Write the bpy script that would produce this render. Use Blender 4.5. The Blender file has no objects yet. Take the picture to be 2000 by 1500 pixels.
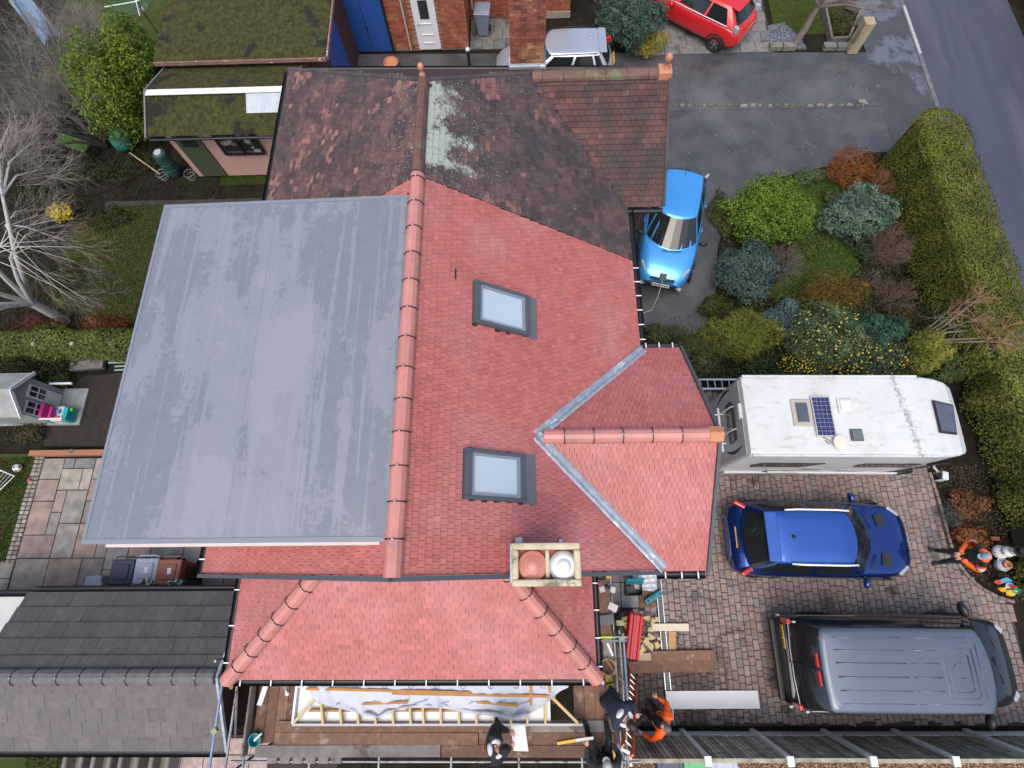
import bpy, bmesh, math, random
from mathutils import Vector, Matrix
random.seed(7)
R_ = math.radians
scene = bpy.context.scene
COL = scene.collection
# ------------------------------------------------------------------ camera
CAM_H, CAM_F = 14.4, 1022.34                      # metres above the drive; focal length in pixels of a 2000 px wide frame
CAM_ROT = (Matrix.Rotation(-0.00691342, 3, 'Z') @ Matrix.Rotation(0.02536339, 3, 'Y') @ Matrix.Rotation(0.32640139, 3, 'X'))
cd = bpy.data.cameras.new('camera'); cam = bpy.data.objects.new('camera', cd); COL.objects.link(cam)
cd.sensor_fit = 'HORIZONTAL'; cd.sensor_width = 36.0; cd.lens = 36.0 * CAM_F / 2000.0
cd.clip_start = 0.1; cd.clip_end = 600.0
cam.matrix_world = Matrix.Translation((0, 0, CAM_H)) @ CAM_ROT.to_4x4()
scene.camera = cam
# ------------------------------------------------------------------ sky, sun, exposure (soft winter daylight)
SUN_EL, SUN_AZ = R_(66), R_(195)                  # compass bearing of the sun, clockwise from +Y
world = bpy.data.worlds.new('World'); scene.world = world; world.use_nodes = True
wn = world.node_tree.nodes; wl = world.node_tree.links; wn.clear()
sky = wn.new('ShaderNodeTexSky'); sky.sky_type = 'NISHITA'; sky.sun_disc = False
sky.sun_elevation = SUN_EL; sky.sun_rotation = SUN_AZ
sky.air_density = 1.0; sky.dust_density = 4.0; sky.ozone_density = 1.0; sky.altitude = 50
bg = wn.new('ShaderNodeBackground'); bg.inputs['Strength'].default_value = 0.15
wo = wn.new('ShaderNodeOutputWorld')
wl.new(sky.outputs[0], bg.inputs[0]); wl.new(bg.outputs[0], wo.inputs[0])
sd = bpy.data.lights.new('sun', 'SUN'); sd.energy = 0.85; sd.angle = R_(45); sd.color = (1.0, 0.93, 0.84)
sun = bpy.data.objects.new('sun', sd); COL.objects.link(sun)
sdir = Vector((math.sin(SUN_AZ) * math.cos(SUN_EL), math.cos(SUN_AZ) * math.cos(SUN_EL), math.sin(SUN_EL)))
sun.rotation_euler = sdir.to_track_quat('Z', 'Y').to_euler(); sun.location = sdir * 60
vs = scene.view_settings
vs.view_transform = 'Standard'; vs.look = 'None'; vs.exposure = 0.70; vs.gamma = 1.0; vs.use_curve_mapping = False
scene.cycles.max_bounces = 6; scene.cycles.diffuse_bounces = 3; scene.cycles.glossy_bounces = 3
scene.cycles.transparent_max_bounces = 6; scene.cycles.transmission_bounces = 4

# ------------------------------------------------------------------ helpers
def G(u, v, z=0.0):
    """point at height z seen at pixel (u, v) of the 2000 x 1500 photograph"""
    d = CAM_ROT @ Vector(((u - 1000) / CAM_F, -(v - 750) / CAM_F, -1.0))
    t = (z - CAM_H) / d.z
    return Vector((d.x * t, d.y * t, z))
def lerp(a, b, t): return a + (b - a) * t
def rnd(a, b): return random.uniform(a, b)
WM = {}
def wm(o): return WM.get(o.name, Matrix.Identity(4))
def thing(name, label, cat, loc=(0, 0, 0), rz=0.0, group=None):
    o = bpy.data.objects.new(name, None); COL.objects.link(o)
    o.empty_display_size = 0.2
    o.location = loc; o.rotation_euler = (0, 0, rz)
    WM[o.name] = Matrix.Translation(Vector(loc)) @ Matrix.Rotation(rz, 4, 'Z')
    return tag(o, label, cat, group)
def tag(o, label=None, cat=None, group=None, kind=None):
    if label: o['label'] = label
    if cat: o['category'] = cat
    if group: o['group'] = group
    if kind: o['kind'] = kind
    return o
class MB:
    def __init__(s): s.v = []; s.f = []; s.mi = []; s.a = []; s.m = 0; s.val = 0.5
    def face(s, pts):
        n = len(s.v); s.v.extend([tuple(p) for p in pts]); s.f.append(tuple(range(n, n + len(pts)))); s.mi.append(s.m); s.a.append(s.val)
    def idx(s, base, fs):
        for f in fs: s.f.append(tuple(base + i for i in f)); s.mi.append(s.m); s.a.append(s.val)
    def hexa(s, p):                                # 8 points: bottom 4 ccw, top 4 ccw
        b = len(s.v); s.v.extend([tuple(q) for q in p])
        s.idx(b, [(3, 2, 1, 0), (4, 5, 6, 7), (0, 1, 5, 4), (1, 2, 6, 5), (2, 3, 7, 6), (3, 0, 4, 7)]); return s
    def obox(s, M, sx, sy, sz):
        x, y, z = sx / 2, sy / 2, sz / 2
        return s.hexa([M @ Vector(q) for q in ((-x, -y, -z), (x, -y, -z), (x, y, -z), (-x, y, -z), (-x, -y, z), (x, -y, z), (x, y, z), (-x, y, z))])
    def box(s, x0, x1, y0, y1, z0, z1):
        return s.hexa([(x0, y0, z0), (x1, y0, z0), (x1, y1, z0), (x0, y1, z0), (x0, y0, z1), (x1, y0, z1), (x1, y1, z1), (x0, y1, z1)])
    def cbox(s, c, sx, sy, sz, rz=0.0, rx=0.0, ry=0.0):
        M = Matrix.Translation(Vector(c)) @ Matrix.Rotation(rz, 4, 'Z') @ Matrix.Rotation(ry, 4, 'Y') @ Matrix.Rotation(rx, 4, 'X')
        return s.obox(M, sx, sy, sz)
    def beam(s, p, q, w, h, up=(0, 0, 1)):         # box from p to q; w sideways, h along up; p-q is the centre line
        p, q = Vector(p), Vector(q); d = (q - p); L = d.length; d = d / L
        sd_ = d.cross(Vector(up)); sd_.normalize(); u = sd_.cross(d)
        M = Matrix((d, sd_, u)).transposed().to_4x4(); M.translation = (p + q) / 2
        return s.obox(M, L, w, h)
    def prism(s, poly, z0, z1):
        b = len(s.v); n = len(poly)
        s.v.extend([(p[0], p[1], z0) for p in poly]); s.v.extend([(p[0], p[1], z1) for p in poly])
        s.idx(b, [tuple(range(n - 1, -1, -1)), tuple(range(n, 2 * n))] + [(i, (i + 1) % n, n + (i + 1) % n, n + i) for i in range(n)]); return s
    def extr(s, poly, d):                          # any planar 3-D polygon pushed along d
        d = Vector(d); b = len(s.v); n = len(poly)
        s.v.extend([tuple(p) for p in poly]); s.v.extend([tuple(Vector(p) + d) for p in poly])
        s.idx(b, [tuple(range(n - 1, -1, -1)), tuple(range(n, 2 * n))] + [(i, (i + 1) % n, n + (i + 1) % n, n + i) for i in range(n)]); return s
    def tube(s, pts, r, n=8, cap=True):
        pts = [Vector(p) for p in pts]; b = len(s.v); k = len(pts)
        rr = r if isinstance(r, (list, tuple)) else [r] * k
        prev = None
        for i, p in enumerate(pts):
            d = (pts[min(i + 1, k - 1)] - pts[max(i - 1, 0)]); d.normalize()
            if prev is None:
                a = Vector((0, 0, 1)) if abs(d.z) < 0.9 else Vector((1, 0, 0))
                e = d.cross(a); e.normalize()
            else:
                e = prev - d * prev.dot(d)
                if e.length < 1e-6: e = d.orthogonal()
                e.normalize()
            prev = e; g = d.cross(e)
            for j in range(n):
                t = 2 * math.pi * j / n
                s.v.append(tuple(p + (e * math.cos(t) + g * math.sin(t)) * rr[i]))
        fs = [(i * n + j, i * n + (j + 1) % n, (i + 1) * n + (j + 1) % n, (i + 1) * n + j) for i in range(k - 1) for j in range(n)]
        if cap: fs += [tuple(range(n - 1, -1, -1)), tuple((k - 1) * n + j for j in range(n))]
        s.idx(b, fs); return s
    def lathe(s, prof, c, n=16, axis=None):
        b = len(s.v); c = Vector(c); M = Matrix.Identity(3) if axis is None else Vector(axis).to_track_quat('Z', 'Y').to_matrix()
        for r, z in prof:
            for j in range(n):
                t = 2 * math.pi * j / n
                s.v.append(tuple(c + M @ Vector((r * math.cos(t), r * math.sin(t), z))))
        k = len(prof)
        fs = [(i * n + j, i * n + (j + 1) % n, (i + 1) * n + (j + 1) % n, (i + 1) * n + j) for i in range(k - 1) for j in range(n)]
        fs += [tuple(range(n - 1, -1, -1)), tuple((k - 1) * n + j for j in range(n))]
        s.idx(b, fs); return s
    def ball(s, c, r, nu=10, nv=7, M=None):
        if not isinstance(r, (tuple, list)): r = (r, r, r)
        b = len(s.v); c = Vector(c); M = M or Matrix.Identity(3)
        for i in range(nv + 1):
            ph = math.pi * i / nv
            for j in range(nu):
                t = 2 * math.pi * j / nu
                s.v.append(tuple(c + M @ Vector((r[0] * math.sin(ph) * math.cos(t), r[1] * math.sin(ph) * math.sin(t), -r[2] * math.cos(ph)))))
        s.idx(b, [(i * nu + j, i * nu + (j + 1) % nu, (i + 1) * nu + (j + 1) % nu, (i + 1) * nu + j) for i in range(nv) for j in range(nu)]); return s
    def mesh(s, name, mat):
        me = bpy.data.meshes.new(name); me.from_pydata(s.v, [], s.f)
        for m in (mat if isinstance(mat, (list, tuple)) else [mat]): me.materials.append(m)
        if any(s.mi): me.polygons.foreach_set('material_index', s.mi)
        if any(x != 0.5 for x in s.a):
            at = me.attributes.new('tv', 'FLOAT', 'FACE'); at.data.foreach_set('value', s.a)
        me.update(); return me
    def build(s, name, mat, parent=None, smooth=False, bevel=0.0, local=False, label=None, cat=None, group=None, kind=None, subsurf=0, weld=False):
        me = s.mesh(name, mat)
        if weld:
            bm = bmesh.new(); bm.from_mesh(me); bmesh.ops.remove_doubles(bm, verts=bm.verts, dist=1e-4); bm.to_mesh(me); bm.free()
        if smooth: me.polygons.foreach_set('use_smooth', [True] * len(me.polygons))
        o = bpy.data.objects.new(name, me); COL.objects.link(o)
        put(o, parent, local)
        if bevel:
            md = o.modifiers.new('bevel', 'BEVEL'); md.width = bevel; md.segments = 2; md.limit_method = 'ANGLE'; md.angle_limit = R_(40)
        if subsurf:
            md = o.modifiers.new('sub', 'SUBSURF'); md.levels = subsurf; md.render_levels = subsurf
        return tag(o, label, cat, group, kind)
def put(o, parent, local=False):
    if parent is not None:
        o.parent = parent
        if not local: o.matrix_parent_inverse = wm(parent).inverted()
    return o
def inst(name, me, M, parent=None):
    o = bpy.data.objects.new(name, me); COL.objects.link(o)
    if parent is not None: o.parent = parent
    o.matrix_basis = (wm(parent).inverted() @ M) if parent is not None and parent.name in WM else M
    return o
def copy_tree(o, loc, rz, label=None):
    c = o.copy(); COL.objects.link(c); c.location = loc; c.rotation_euler = (0, 0, rz)
    if label: c['label'] = label
    for ch in list(o.children):
        d = ch.copy(); COL.objects.link(d); d.parent = c
        for gch in list(ch.children):
            e = gch.copy(); COL.objects.link(e); e.parent = d
    return c
# ------------------------------------------------------------------ materials
def mat(name, c1, c2=None, c3=None, scale=6.0, rough=0.8, metal=0.0, bump=0.0, bscale=None, spec=0.5, coat=0.0, stretch=(1, 1, 1), tv=0.0, detail=5.0, wet=0.0, alpha=1.0, trans=0.0, sub=None, lo=0.35, hi=0.65, emit=None, c3lo=0.56, c3hi=0.62, c3scale=None, objrand=0.0, tvmix=0.0):
    """principled material: c1/c2 mixed by noise, c3 in separate patches, tv = strength of per-piece tone, wet = share of glossy damp patches"""
    m = bpy.data.materials.new(name); m.use_nodes = True
    nt = m.node_tree; N = nt.nodes; L = nt.links; b = N['Principled BSDF']
    def setc(sock, c): sock.default_value = (c[0], c[1], c[2], 1)
    b.inputs['Roughness'].default_value = rough; b.inputs['Metallic'].default_value = metal
    b.inputs['Specular IOR Level'].default_value = spec; b.inputs['Coat Weight'].default_value = coat; b.inputs['Coat Roughness'].default_value = 0.04
    if trans: b.inputs['Transmission Weight'].default_value = trans
    if alpha < 1: b.inputs['Alpha'].default_value = alpha
    tc = N.new('ShaderNodeTexCoord'); mp = N.new('ShaderNodeMapping'); mp.inputs['Scale'].default_value = stretch
    geo = N.new('ShaderNodeNewGeometry'); L.new(geo.outputs['Position'], mp.inputs['Vector'])
    def noise(sc, det=detail, off=0.0):
        n = N.new('ShaderNodeTexNoise'); n.inputs['Scale'].default_value = sc; n.inputs['Detail'].default_value = det
        n.inputs['Roughness'].default_value = 0.6
        if off:
            m2 = N.new('ShaderNodeMapping'); m2.inputs['Location'].default_value = (off, off * 1.7, off * .6); L.new(mp.outputs[0], m2.inputs[0]); L.new(m2.outputs[0], n.inputs['Vector'])
        else: L.new(mp.outputs[0], n.inputs['Vector'])
        return n.outputs[0]
    def ramp(src, a, bb):
        r = N.new('ShaderNodeMapRange'); r.inputs[1].default_value = a; r.inputs[2].default_value = bb; L.new(src, r.inputs[0]); return r.outputs[0]
    def mix(fac, A, B, mode='MIX'):
        x = N.new('ShaderNodeMix'); x.data_type = 'RGBA'; x.blend_type = mode
        if isinstance(fac, float): x.inputs[0].default_value = fac
        else: L.new(fac, x.inputs[0])
        for sock, val in ((x.inputs[6], A), (x.inputs[7], B)):
            if isinstance(val, tuple): setc(sock, val)
            else: L.new(val, sock)
        return x.outputs[2]
    def pieces(src):                                 # lets whole pieces fall on one side of a patch edge
        if not tvmix: return src
        at_ = N.new('ShaderNodeAttribute'); at_.attribute_name = 'tv'; ma = N.new('ShaderNodeMath'); ma.operation = 'MULTIPLY_ADD'; L.new(at_.outputs['Fac'], ma.inputs[0]); ma.inputs[1].default_value = tvmix; ma.inputs[2].default_value = -tvmix / 2
        ad = N.new('ShaderNodeMath'); L.new(ma.outputs[0], ad.inputs[0]); L.new(src, ad.inputs[1]); return ad.outputs[0]
    col = tuple(c1)
    if c2: col = mix(ramp(pieces(noise(scale)), lo, hi), tuple(c1), tuple(c2))
    if c3: col = mix(ramp(pieces(noise(c3scale or scale * 0.35, 6.0, 7.3)), c3lo, c3hi), col, tuple(c3))
    if tv or objrand:
        mul = N.new('ShaderNodeMath'); mul.operation = 'MULTIPLY_ADD'
        if tv:
            at = N.new('ShaderNodeAttribute'); at.attribute_name = 'tv'; src = at.outputs['Fac']; k = tv
        else:
            oi = N.new('ShaderNodeObjectInfo'); src = oi.outputs['Random']; k = objrand
        L.new(src, mul.inputs[0]); mul.inputs[1].default_value = 2 * k; mul.inputs[2].default_value = 1 - k
        h = N.new('ShaderNodeHueSaturation'); h.inputs['Fac'].default_value = 1
        L.new(mul.outputs[0], h.inputs['Value'])
        if isinstance(col, tuple): setc(h.inputs['Color'], col)
        else: L.new(col, h.inputs['Color'])
        col = h.outputs[0]
    if isinstance(col, tuple): setc(b.inputs['Base Color'], col)
    else: L.new(col, b.inputs['Base Color'])
    if wet:
        r = ramp(noise(0.9, 6.0, 3.1), wet - .06, wet + .06)
        rr = N.new('ShaderNodeMapRange'); rr.inputs[3].default_value = rough; rr.inputs[4].default_value = max(0.12, rough * .45); L.new(r, rr.inputs[0]); L.new(rr.outputs[0], b.inputs['Roughness'])
    if bump:
        bp = N.new('ShaderNodeBump'); bp.inputs['Strength'].default_value = bump; bp.inputs['Distance'].default_value = 0.01
        L.new(noise(bscale or scale * 4, 4.0, 1.3), bp.inputs['Height']); L.new(bp.outputs[0], b.inputs['Normal'])
    if sub: b.inputs['Subsurface Weight'].default_value = sub
    if emit: setc(b.inputs['Emission Color'], emit); b.inputs['Emission Strength'].default_value = 1.0
    return m
def leafmat(name, c1, c2, rough=0.55, trans=0.25):
    m = bpy.data.materials.new(name); m.use_nodes = True; nt = m.node_tree; N = nt.nodes; L = nt.links; b = N['Principled BSDF']
    at = N.new('ShaderNodeAttribute'); at.attribute_name = 'tv'
    mx = N.new('ShaderNodeMix'); mx.data_type = 'RGBA'; L.new(at.outputs['Fac'], mx.inputs[0])
    mx.inputs[6].default_value = (*c1, 1); mx.inputs[7].default_value = (*c2, 1)
    L.new(mx.outputs[2], b.inputs['Base Color']); b.inputs['Roughness'].default_value = max(rough, .6); b.inputs['Specular IOR Level'].default_value = 0.14
    return m

def palmat(name, cols, rough=0.8, bump=0.3, bscale=60, scale=8, amt=0.25, spec=0.4, dirt=None, dlo=.55, dhi=.65, dscale=1.0):
    """each piece takes one colour of the palette by its own number tv, with fine grain on top"""
    m = bpy.data.materials.new(name); m.use_nodes = True; nt = m.node_tree; N = nt.nodes; L = nt.links; b = N['Principled BSDF']
    at = N.new('ShaderNodeAttribute'); at.attribute_name = 'tv'; cr = N.new('ShaderNodeValToRGB'); cr.color_ramp.interpolation = 'LINEAR'
    el = cr.color_ramp.elements
    while len(el) < len(cols): el.new(0.5)
    for i, c in enumerate(cols): el[i].position = i / max(1, len(cols) - 1); el[i].color = (*c, 1)
    L.new(at.outputs['Fac'], cr.inputs[0])
    geo = N.new('ShaderNodeNewGeometry'); n1 = N.new('ShaderNodeTexNoise'); n1.inputs['Scale'].default_value = scale; n1.inputs['Detail'].default_value = 6; L.new(geo.outputs['Position'], n1.inputs['Vector'])
    mr = N.new('ShaderNodeMapRange'); mr.inputs[1].default_value = .3; mr.inputs[2].default_value = .7; mr.inputs[3].default_value = 1 - amt; mr.inputs[4].default_value = 1 + amt; L.new(n1.outputs[0], mr.inputs[0])
    h = N.new('ShaderNodeHueSaturation'); L.new(mr.outputs[0], h.inputs['Value']); L.new(cr.outputs[0], h.inputs['Color']); out = h.outputs[0]
    if dirt:
        n3 = N.new('ShaderNodeTexNoise'); n3.inputs['Scale'].default_value = dscale; n3.inputs['Detail'].default_value = 7; L.new(geo.outputs['Position'], n3.inputs['Vector'])
        m3 = N.new('ShaderNodeMapRange'); m3.inputs[1].default_value = dlo; m3.inputs[2].default_value = dhi; L.new(n3.outputs[0], m3.inputs[0])
        mx = N.new('ShaderNodeMix'); mx.data_type = 'RGBA'; L.new(m3.outputs[0], mx.inputs[0]); L.new(out, mx.inputs[6]); mx.inputs[7].default_value = (*dirt, 1); out = mx.outputs[2]
    L.new(out, b.inputs['Base Color']); b.inputs['Roughness'].default_value = rough; b.inputs['Specular IOR Level'].default_value = spec
    n2 = N.new('ShaderNodeTexNoise'); n2.inputs['Scale'].default_value = bscale; L.new(geo.outputs['Position'], n2.inputs['Vector'])
    bp = N.new('ShaderNodeBump'); bp.inputs['Strength'].default_value = bump; bp.inputs['Distance'].default_value = .008; L.new(n2.outputs[0], bp.inputs['Height']); L.new(bp.outputs[0], b.inputs['Normal'])
    return m
def inpoly(x, y, poly):
    r = False; n = len(poly)
    for i in range(n):
        a, b = poly[i], poly[i - 1]
        if (a[1] > y) != (b[1] > y) and x < (b[0] - a[0]) * (y - a[1]) / (b[1] - a[1]) + a[0]: r = not r
    return r
def px(*pts): return [G(u, v)[:2] for u, v in pts]

def node_kit(m):
    nt = m.node_tree; N = nt.nodes; L = nt.links
    def M_(op, a, b=None, clamp=False):
        n = N.new('ShaderNodeMath'); n.operation = op; n.use_clamp = clamp
        for i, x in enumerate((a, b)):
            if x is None: continue
            if isinstance(x, (int, float)): n.inputs[i].default_value = x
            else: L.new(x, n.inputs[i])
        return n.outputs[0]
    def NZ(vec, sc, det=8, rgh=.6):
        n = N.new('ShaderNodeTexNoise'); n.inputs['Scale'].default_value = sc; n.inputs['Detail'].default_value = det; n.inputs['Roughness'].default_value = rgh; L.new(vec, n.inputs['Vector']); return n.outputs[0]
    def MP(vec, s, loc=(0, 0, 0)):
        n = N.new('ShaderNodeMapping'); n.inputs['Scale'].default_value = s; n.inputs['Location'].default_value = loc; L.new(vec, n.inputs[0]); return n.outputs[0]
    def RG(src, a, b):
        n = N.new('ShaderNodeMapRange'); n.inputs[1].default_value = a; n.inputs[2].default_value = b; L.new(src, n.inputs[0]); return n.outputs[0]
    def over(fac, c):
        b = N['Principled BSDF']; s = b.inputs['Base Color']; x = N.new('ShaderNodeMix'); x.data_type = 'RGBA'
        if s.links: L.new(s.links[0].from_socket, x.inputs[6])
        else: x.inputs[6].default_value = s.default_value
        L.new(fac, x.inputs[0]); x.inputs[7].default_value = (*c, 1); L.new(x.outputs[2], s)
    pos = N.new('ShaderNodeNewGeometry').outputs['Position']; sp = N.new('ShaderNodeSeparateXYZ'); L.new(pos, sp.inputs[0])
    return M_, NZ, MP, RG, over, pos, sp.outputs
# ================================================================== materials of the houses
M_newtile = mat('new_tile', (0.44, 0.132, 0.112), (0.37, 0.104, 0.09), (0.435, 0.165, 0.155), scale=9, rough=0.40, tv=0.18, bump=0.15, bscale=60, c3scale=0.7, c3lo=.45, c3hi=.7, spec=.6)
M_ridge = mat('ridge_clay', (0.52, 0.225, 0.19), (0.47, 0.185, 0.16), (0.36, 0.19, 0.185), scale=5, rough=0.4, bump=0.2, bscale=50, tv=0.12, c3scale=3, c3lo=.6, c3hi=.68)
M_oldE = mat('weathered_tile_east', (0.056, 0.042, 0.041), (0.10, 0.062, 0.056), (0.18, 0.084, 0.068), scale=1.5, rough=0.6, tv=0.34, bump=0.5, bscale=60, lo=.40, hi=.62, c3scale=1.0, c3lo=.60, c3hi=.64, tvmix=.16)
M_oldtile = mat('weathered_tile_west', (0.066, 0.045, 0.042), (0.122, 0.066, 0.056), (0.23, 0.108, 0.088), scale=1.6, rough=0.62, tv=0.34, bump=0.5, bscale=60, lo=.42, hi=.60, c3scale=1.0, c3lo=.60, c3hi=.63, tvmix=.16)
def add_lichen(m, xr, side, y0, y1, k, base):
    M_, NZ, MP, RG, over, pos, xyz = node_kit(m)
    d = M_('MAXIMUM', M_('MULTIPLY', M_('SUBTRACT', xyz[0], xr), side), 0.0)
    yy = M_('ADD', RG(xyz[1], y0 + .25, y0 - .15), RG(xyz[1], y1 - .2, y1 + .5))
    thr = M_('ADD', M_('ADD', M_('MULTIPLY', d, k), base), M_('MULTIPLY', yy, .3))
    big = M_('ADD', M_('MULTIPLY', NZ(pos, 2.6, 4), .45), M_('MULTIPLY', NZ(pos, 17, 10, .8), .55))
    over(M_('MULTIPLY', RG(M_('SUBTRACT', big, thr), -.015, .06), .92), (.37, .42, .37))
    spot = M_('SUBTRACT', NZ(MP(pos, (1, 1, 1), (4, 2, 9)), 34, 3, .5), M_('ADD', M_('MULTIPLY', d, .03), .635))
    over(RG(spot, 0.0, .03), (.36, .40, .34))
M_oldbay = palmat('weathered_bay_tile', [(.040, .025, .024), (.062, .031, .027), (.088, .036, .029), (.054, .029, .027), (.11, .042, .032), (.070, .034, .029), (.155, .055, .040), (.060, .033, .031), (.19, .088, .070)], rough=.62, bump=.5, bscale=60, scale=3, amt=.4, dirt=(.035, .03, .026), dscale=1.3, dlo=.46, dhi=.66)
add_lichen(M_oldE, -1.62, 1.0, 5.9, 7.95, .20, .40); add_lichen(M_oldtile, -1.62, -1.0, 6.0, 8.0, .8, .425)
M_lichen = mat('lichen', (0.50, 0.56, 0.48), (0.36, 0.42, 0.36), scale=14, rough=0.9, bump=0.5)
M_oldridge = mat('old_ridge', (0.10, 0.058, 0.045), (0.17, 0.085, 0.065), (0.14, 0.14, 0.08), scale=5, rough=0.7, bump=0.3)
M_terra = mat('terracotta', (0.55, 0.25, 0.13), (0.45, 0.19, 0.10), scale=4, rough=0.6, bump=0.2)
M_under = mat('dark_underlay', (0.05, 0.022, 0.022), rough=0.95)
M_black = mat('black_plastic', (0.012, 0.012, 0.014), rough=0.4)
M_white = mat('white_plastic', (0.75, 0.75, 0.76), rough=0.45)
M_lead = mat('lead', (0.30, 0.34, 0.40), (0.42, 0.47, 0.54), (0.62, 0.66, 0.70), scale=9, rough=0.45, metal=0.3, bump=0.3, c3scale=3)
M_steel = mat('steel', (0.55, 0.55, 0.55), rough=0.3, metal=1.0)
M_anth = mat('anthracite_frame', (0.070, 0.082, 0.098), rough=0.45)
M_sglass = mat('skylight_glass', (0.42, 0.50, 0.57), rough=0.06, spec=0.7)
M_mortar = mat('mortar', (0.45, 0.38, 0.24), (0.58, 0.51, 0.37), (0.17, 0.17, 0.10), scale=7, rough=0.9, bump=0.5, c3scale=2.6)
M_brick = mat('red_brick', (0.36, 0.105, 0.052), (0.27, 0.075, 0.042), (0.42, 0.17, 0.09), scale=5, rough=0.85, tv=0.3, bump=0.4, bscale=50)
M_brickdk = mat('dark_brick', (0.15, 0.05, 0.042), (0.11, 0.04, 0.036), scale=5, rough=0.9, tv=0.3, bump=0.4, bscale=50)
M_joint = mat('mortar_joint', (0.36, 0.30, 0.24), (0.28, 0.23, 0.19), scale=12, rough=0.95)
M_render = mat('pale_render', (0.55, 0.45, 0.40), (0.50, 0.40, 0.36), scale=3, rough=0.9, bump=0.3)
M_glassdk = mat('window_glass', (0.02, 0.024, 0.028), rough=0.04, spec=0.8)
M_grp = mat('grey_roof_membrane', (0.148, 0.168, 0.198), (0.166, 0.186, 0.216), scale=5, rough=0.46, bump=0.05, bscale=40, detail=8)
def dry_patches(m):
    M_, NZ, MP, RG, over, pos, xyz = node_kit(m)
    a = M_('ADD', M_('ADD', M_('MULTIPLY', NZ(MP(pos, (1.5, .28, 1)), 1.0, 3), .42), M_('MULTIPLY', NZ(MP(pos, (1, .8, 1), (3, 1, 0)), 1.1, 4), .38)), M_('MULTIPLY', NZ(pos, 14, 10, .75), .20))
    over(M_('MULTIPLY', RG(a, .500, .518), .72), (.222, .236, .268))
    over(M_('MULTIPLY', RG(a, .57, .585), .6), (.250, .258, .288))
    g = M_('ADD', M_('MULTIPLY', NZ(MP(pos, (.4, 3, 1), (7, 0, 0)), 2.0, 8, .7), .6), M_('MULTIPLY', NZ(pos, 25, 6, .7), .4))
    over(M_('MULTIPLY', RG(g, .58, .62), .35), (.115, .132, .158))
    st = M_('ADD', M_('MULTIPLY', NZ(MP(pos, (5, .12, 1), (1, 4, 0)), 2.0, 3), .75), M_('MULTIPLY', NZ(pos, 9, 8, .7), .25)); over(M_('MULTIPLY', RG(st, .545, .57), .7), (.225, .24, .27))
    m.node_tree.links.new(RG(a, .46, .56), m.node_tree.nodes['Principled BSDF'].inputs['Roughness']) if False else None
dry_patches(M_grp)
M_grpedge = mat('grey_roof_trim', (0.185, 0.21, 0.245), rough=0.4)
K = (7.7 - 5.1) / 3.85                              # slope of the main roofs
ZR, ZE, XR, XE, XW = 7.7, 5.1, -1.62, 2.23, -5.47
TILE_VARS = {}
def tile_mesh(w, g, th, m, tv):
    key = (round(w, 3), round(g, 3), m.name, tv)
    if key not in TILE_VARS:
        b = MB(); b.val = tv; x = w / 2 - 0.0022
        p = [(-x, 0, th), (x, 0, th), (x, g * 1.03, th * .28), (-x, g * 1.03, th * .28), (-x, 0, -.004), (x, 0, -.004), (x, g, -.004), (-x, g, -.004)]
        for f in ((0, 1, 2, 3), (4, 5, 1, 0), (5, 6, 2, 1), (7, 4, 0, 3)): b.face([p[i] for i in f])
        TILE_VARS[key] = b.mesh('tile', m)
    return TILE_VARS[key]
class Slope:
    """one tiled roof plane: O at the eave, U along the eave, V up the slope"""
    def __init__(s, O, U, V, s1, t1, inside, m, w=0.082, g=0.101, th=0.020, bond=0.5):
        s.O, s.U, s.V = Vector(O), Vector(U).normalized(), Vector(V).normalized(); s.N = s.U.cross(s.V)
        s.m, s.w, s.g, s.th = m, w, g, th; s.tiles = []
        r = 0; t = 0.0
        while t < t1 - g * .3:
            off = (bond * (r % 2) + rnd(-.12, .12)) * w; x = -w + off
            while x < s1 + w * .4:
                a, c = max(0.0, x), min(s1, x + w); cx = (a + c) / 2
                if c - a > .015 and inside(s.O + s.U * cx + s.V * (t + g / 2)):
                    tv = min(1, max(0, random.gauss(.5, .17)))
                    if random.random() < .07: tv *= .45
                    s.tiles.append((cx, t, round(tv * 7) / 7, (c - a) / w))
                x += w
            t += g; r += 1
    def area(s, tl):
        c = s.O + s.U * tl[0] + s.V * tl[1]; d = Vector((0, 0, CAM_H)) - c
        return max(0.0, s.N.dot(d)) / d.length ** 3
    def frame(s, tl, lift=0.0):
        M = Matrix((s.U, s.V, s.N)).transposed().to_4x4(); M.translation = s.O + s.U * tl[0] + s.V * tl[1] + s.N * lift
        return M @ Matrix.Rotation(rnd(-.012, .012), 4, 'Z') @ Matrix.Rotation(rnd(-.012, .012), 4, 'Y') @ Matrix.Diagonal((tl[3], 1, 1, 1))
    def emit(s, part, chosen):
        b = MB()
        for tl in s.tiles:
            M = s.frame(tl, rnd(0, .003))
            me = tile_mesh(s.w, s.g, s.th, s.m, tl[2])
            if tl in chosen: inst('tile', me, M, part)
            else:
                b.val = tl[2] if tl[2] != .5 else .501; n = len(b.v)
                b.v.extend([tuple(M @ v.co) for v in me.vertices]); b.idx(n, [tuple(p.vertices) for p in me.polygons])
        if b.f: tag(b.build('tile_field', s.m, part), kind='stuff')
def emit_slopes(house, slopes, nmax):
    allt = [(sl.area(t), i, t) for i, (sl, part) in enumerate(slopes) for t in sl.tiles]
    allt.sort(key=lambda q: -q[0]); ch = [set() for _ in slopes]
    for a, i, t in allt[:nmax]: ch[i].add(t)
    for i, (sl, part) in enumerate(slopes): sl.emit(part, ch[i])
def deck(house, name, poly, N, m=None):             # the boarding under a tiled plane
    b = MB(); N = Vector(N); b.extr([Vector(p) - N * .09 for p in poly], N * .083); return b.build(name, m or M_under, house)
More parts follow.
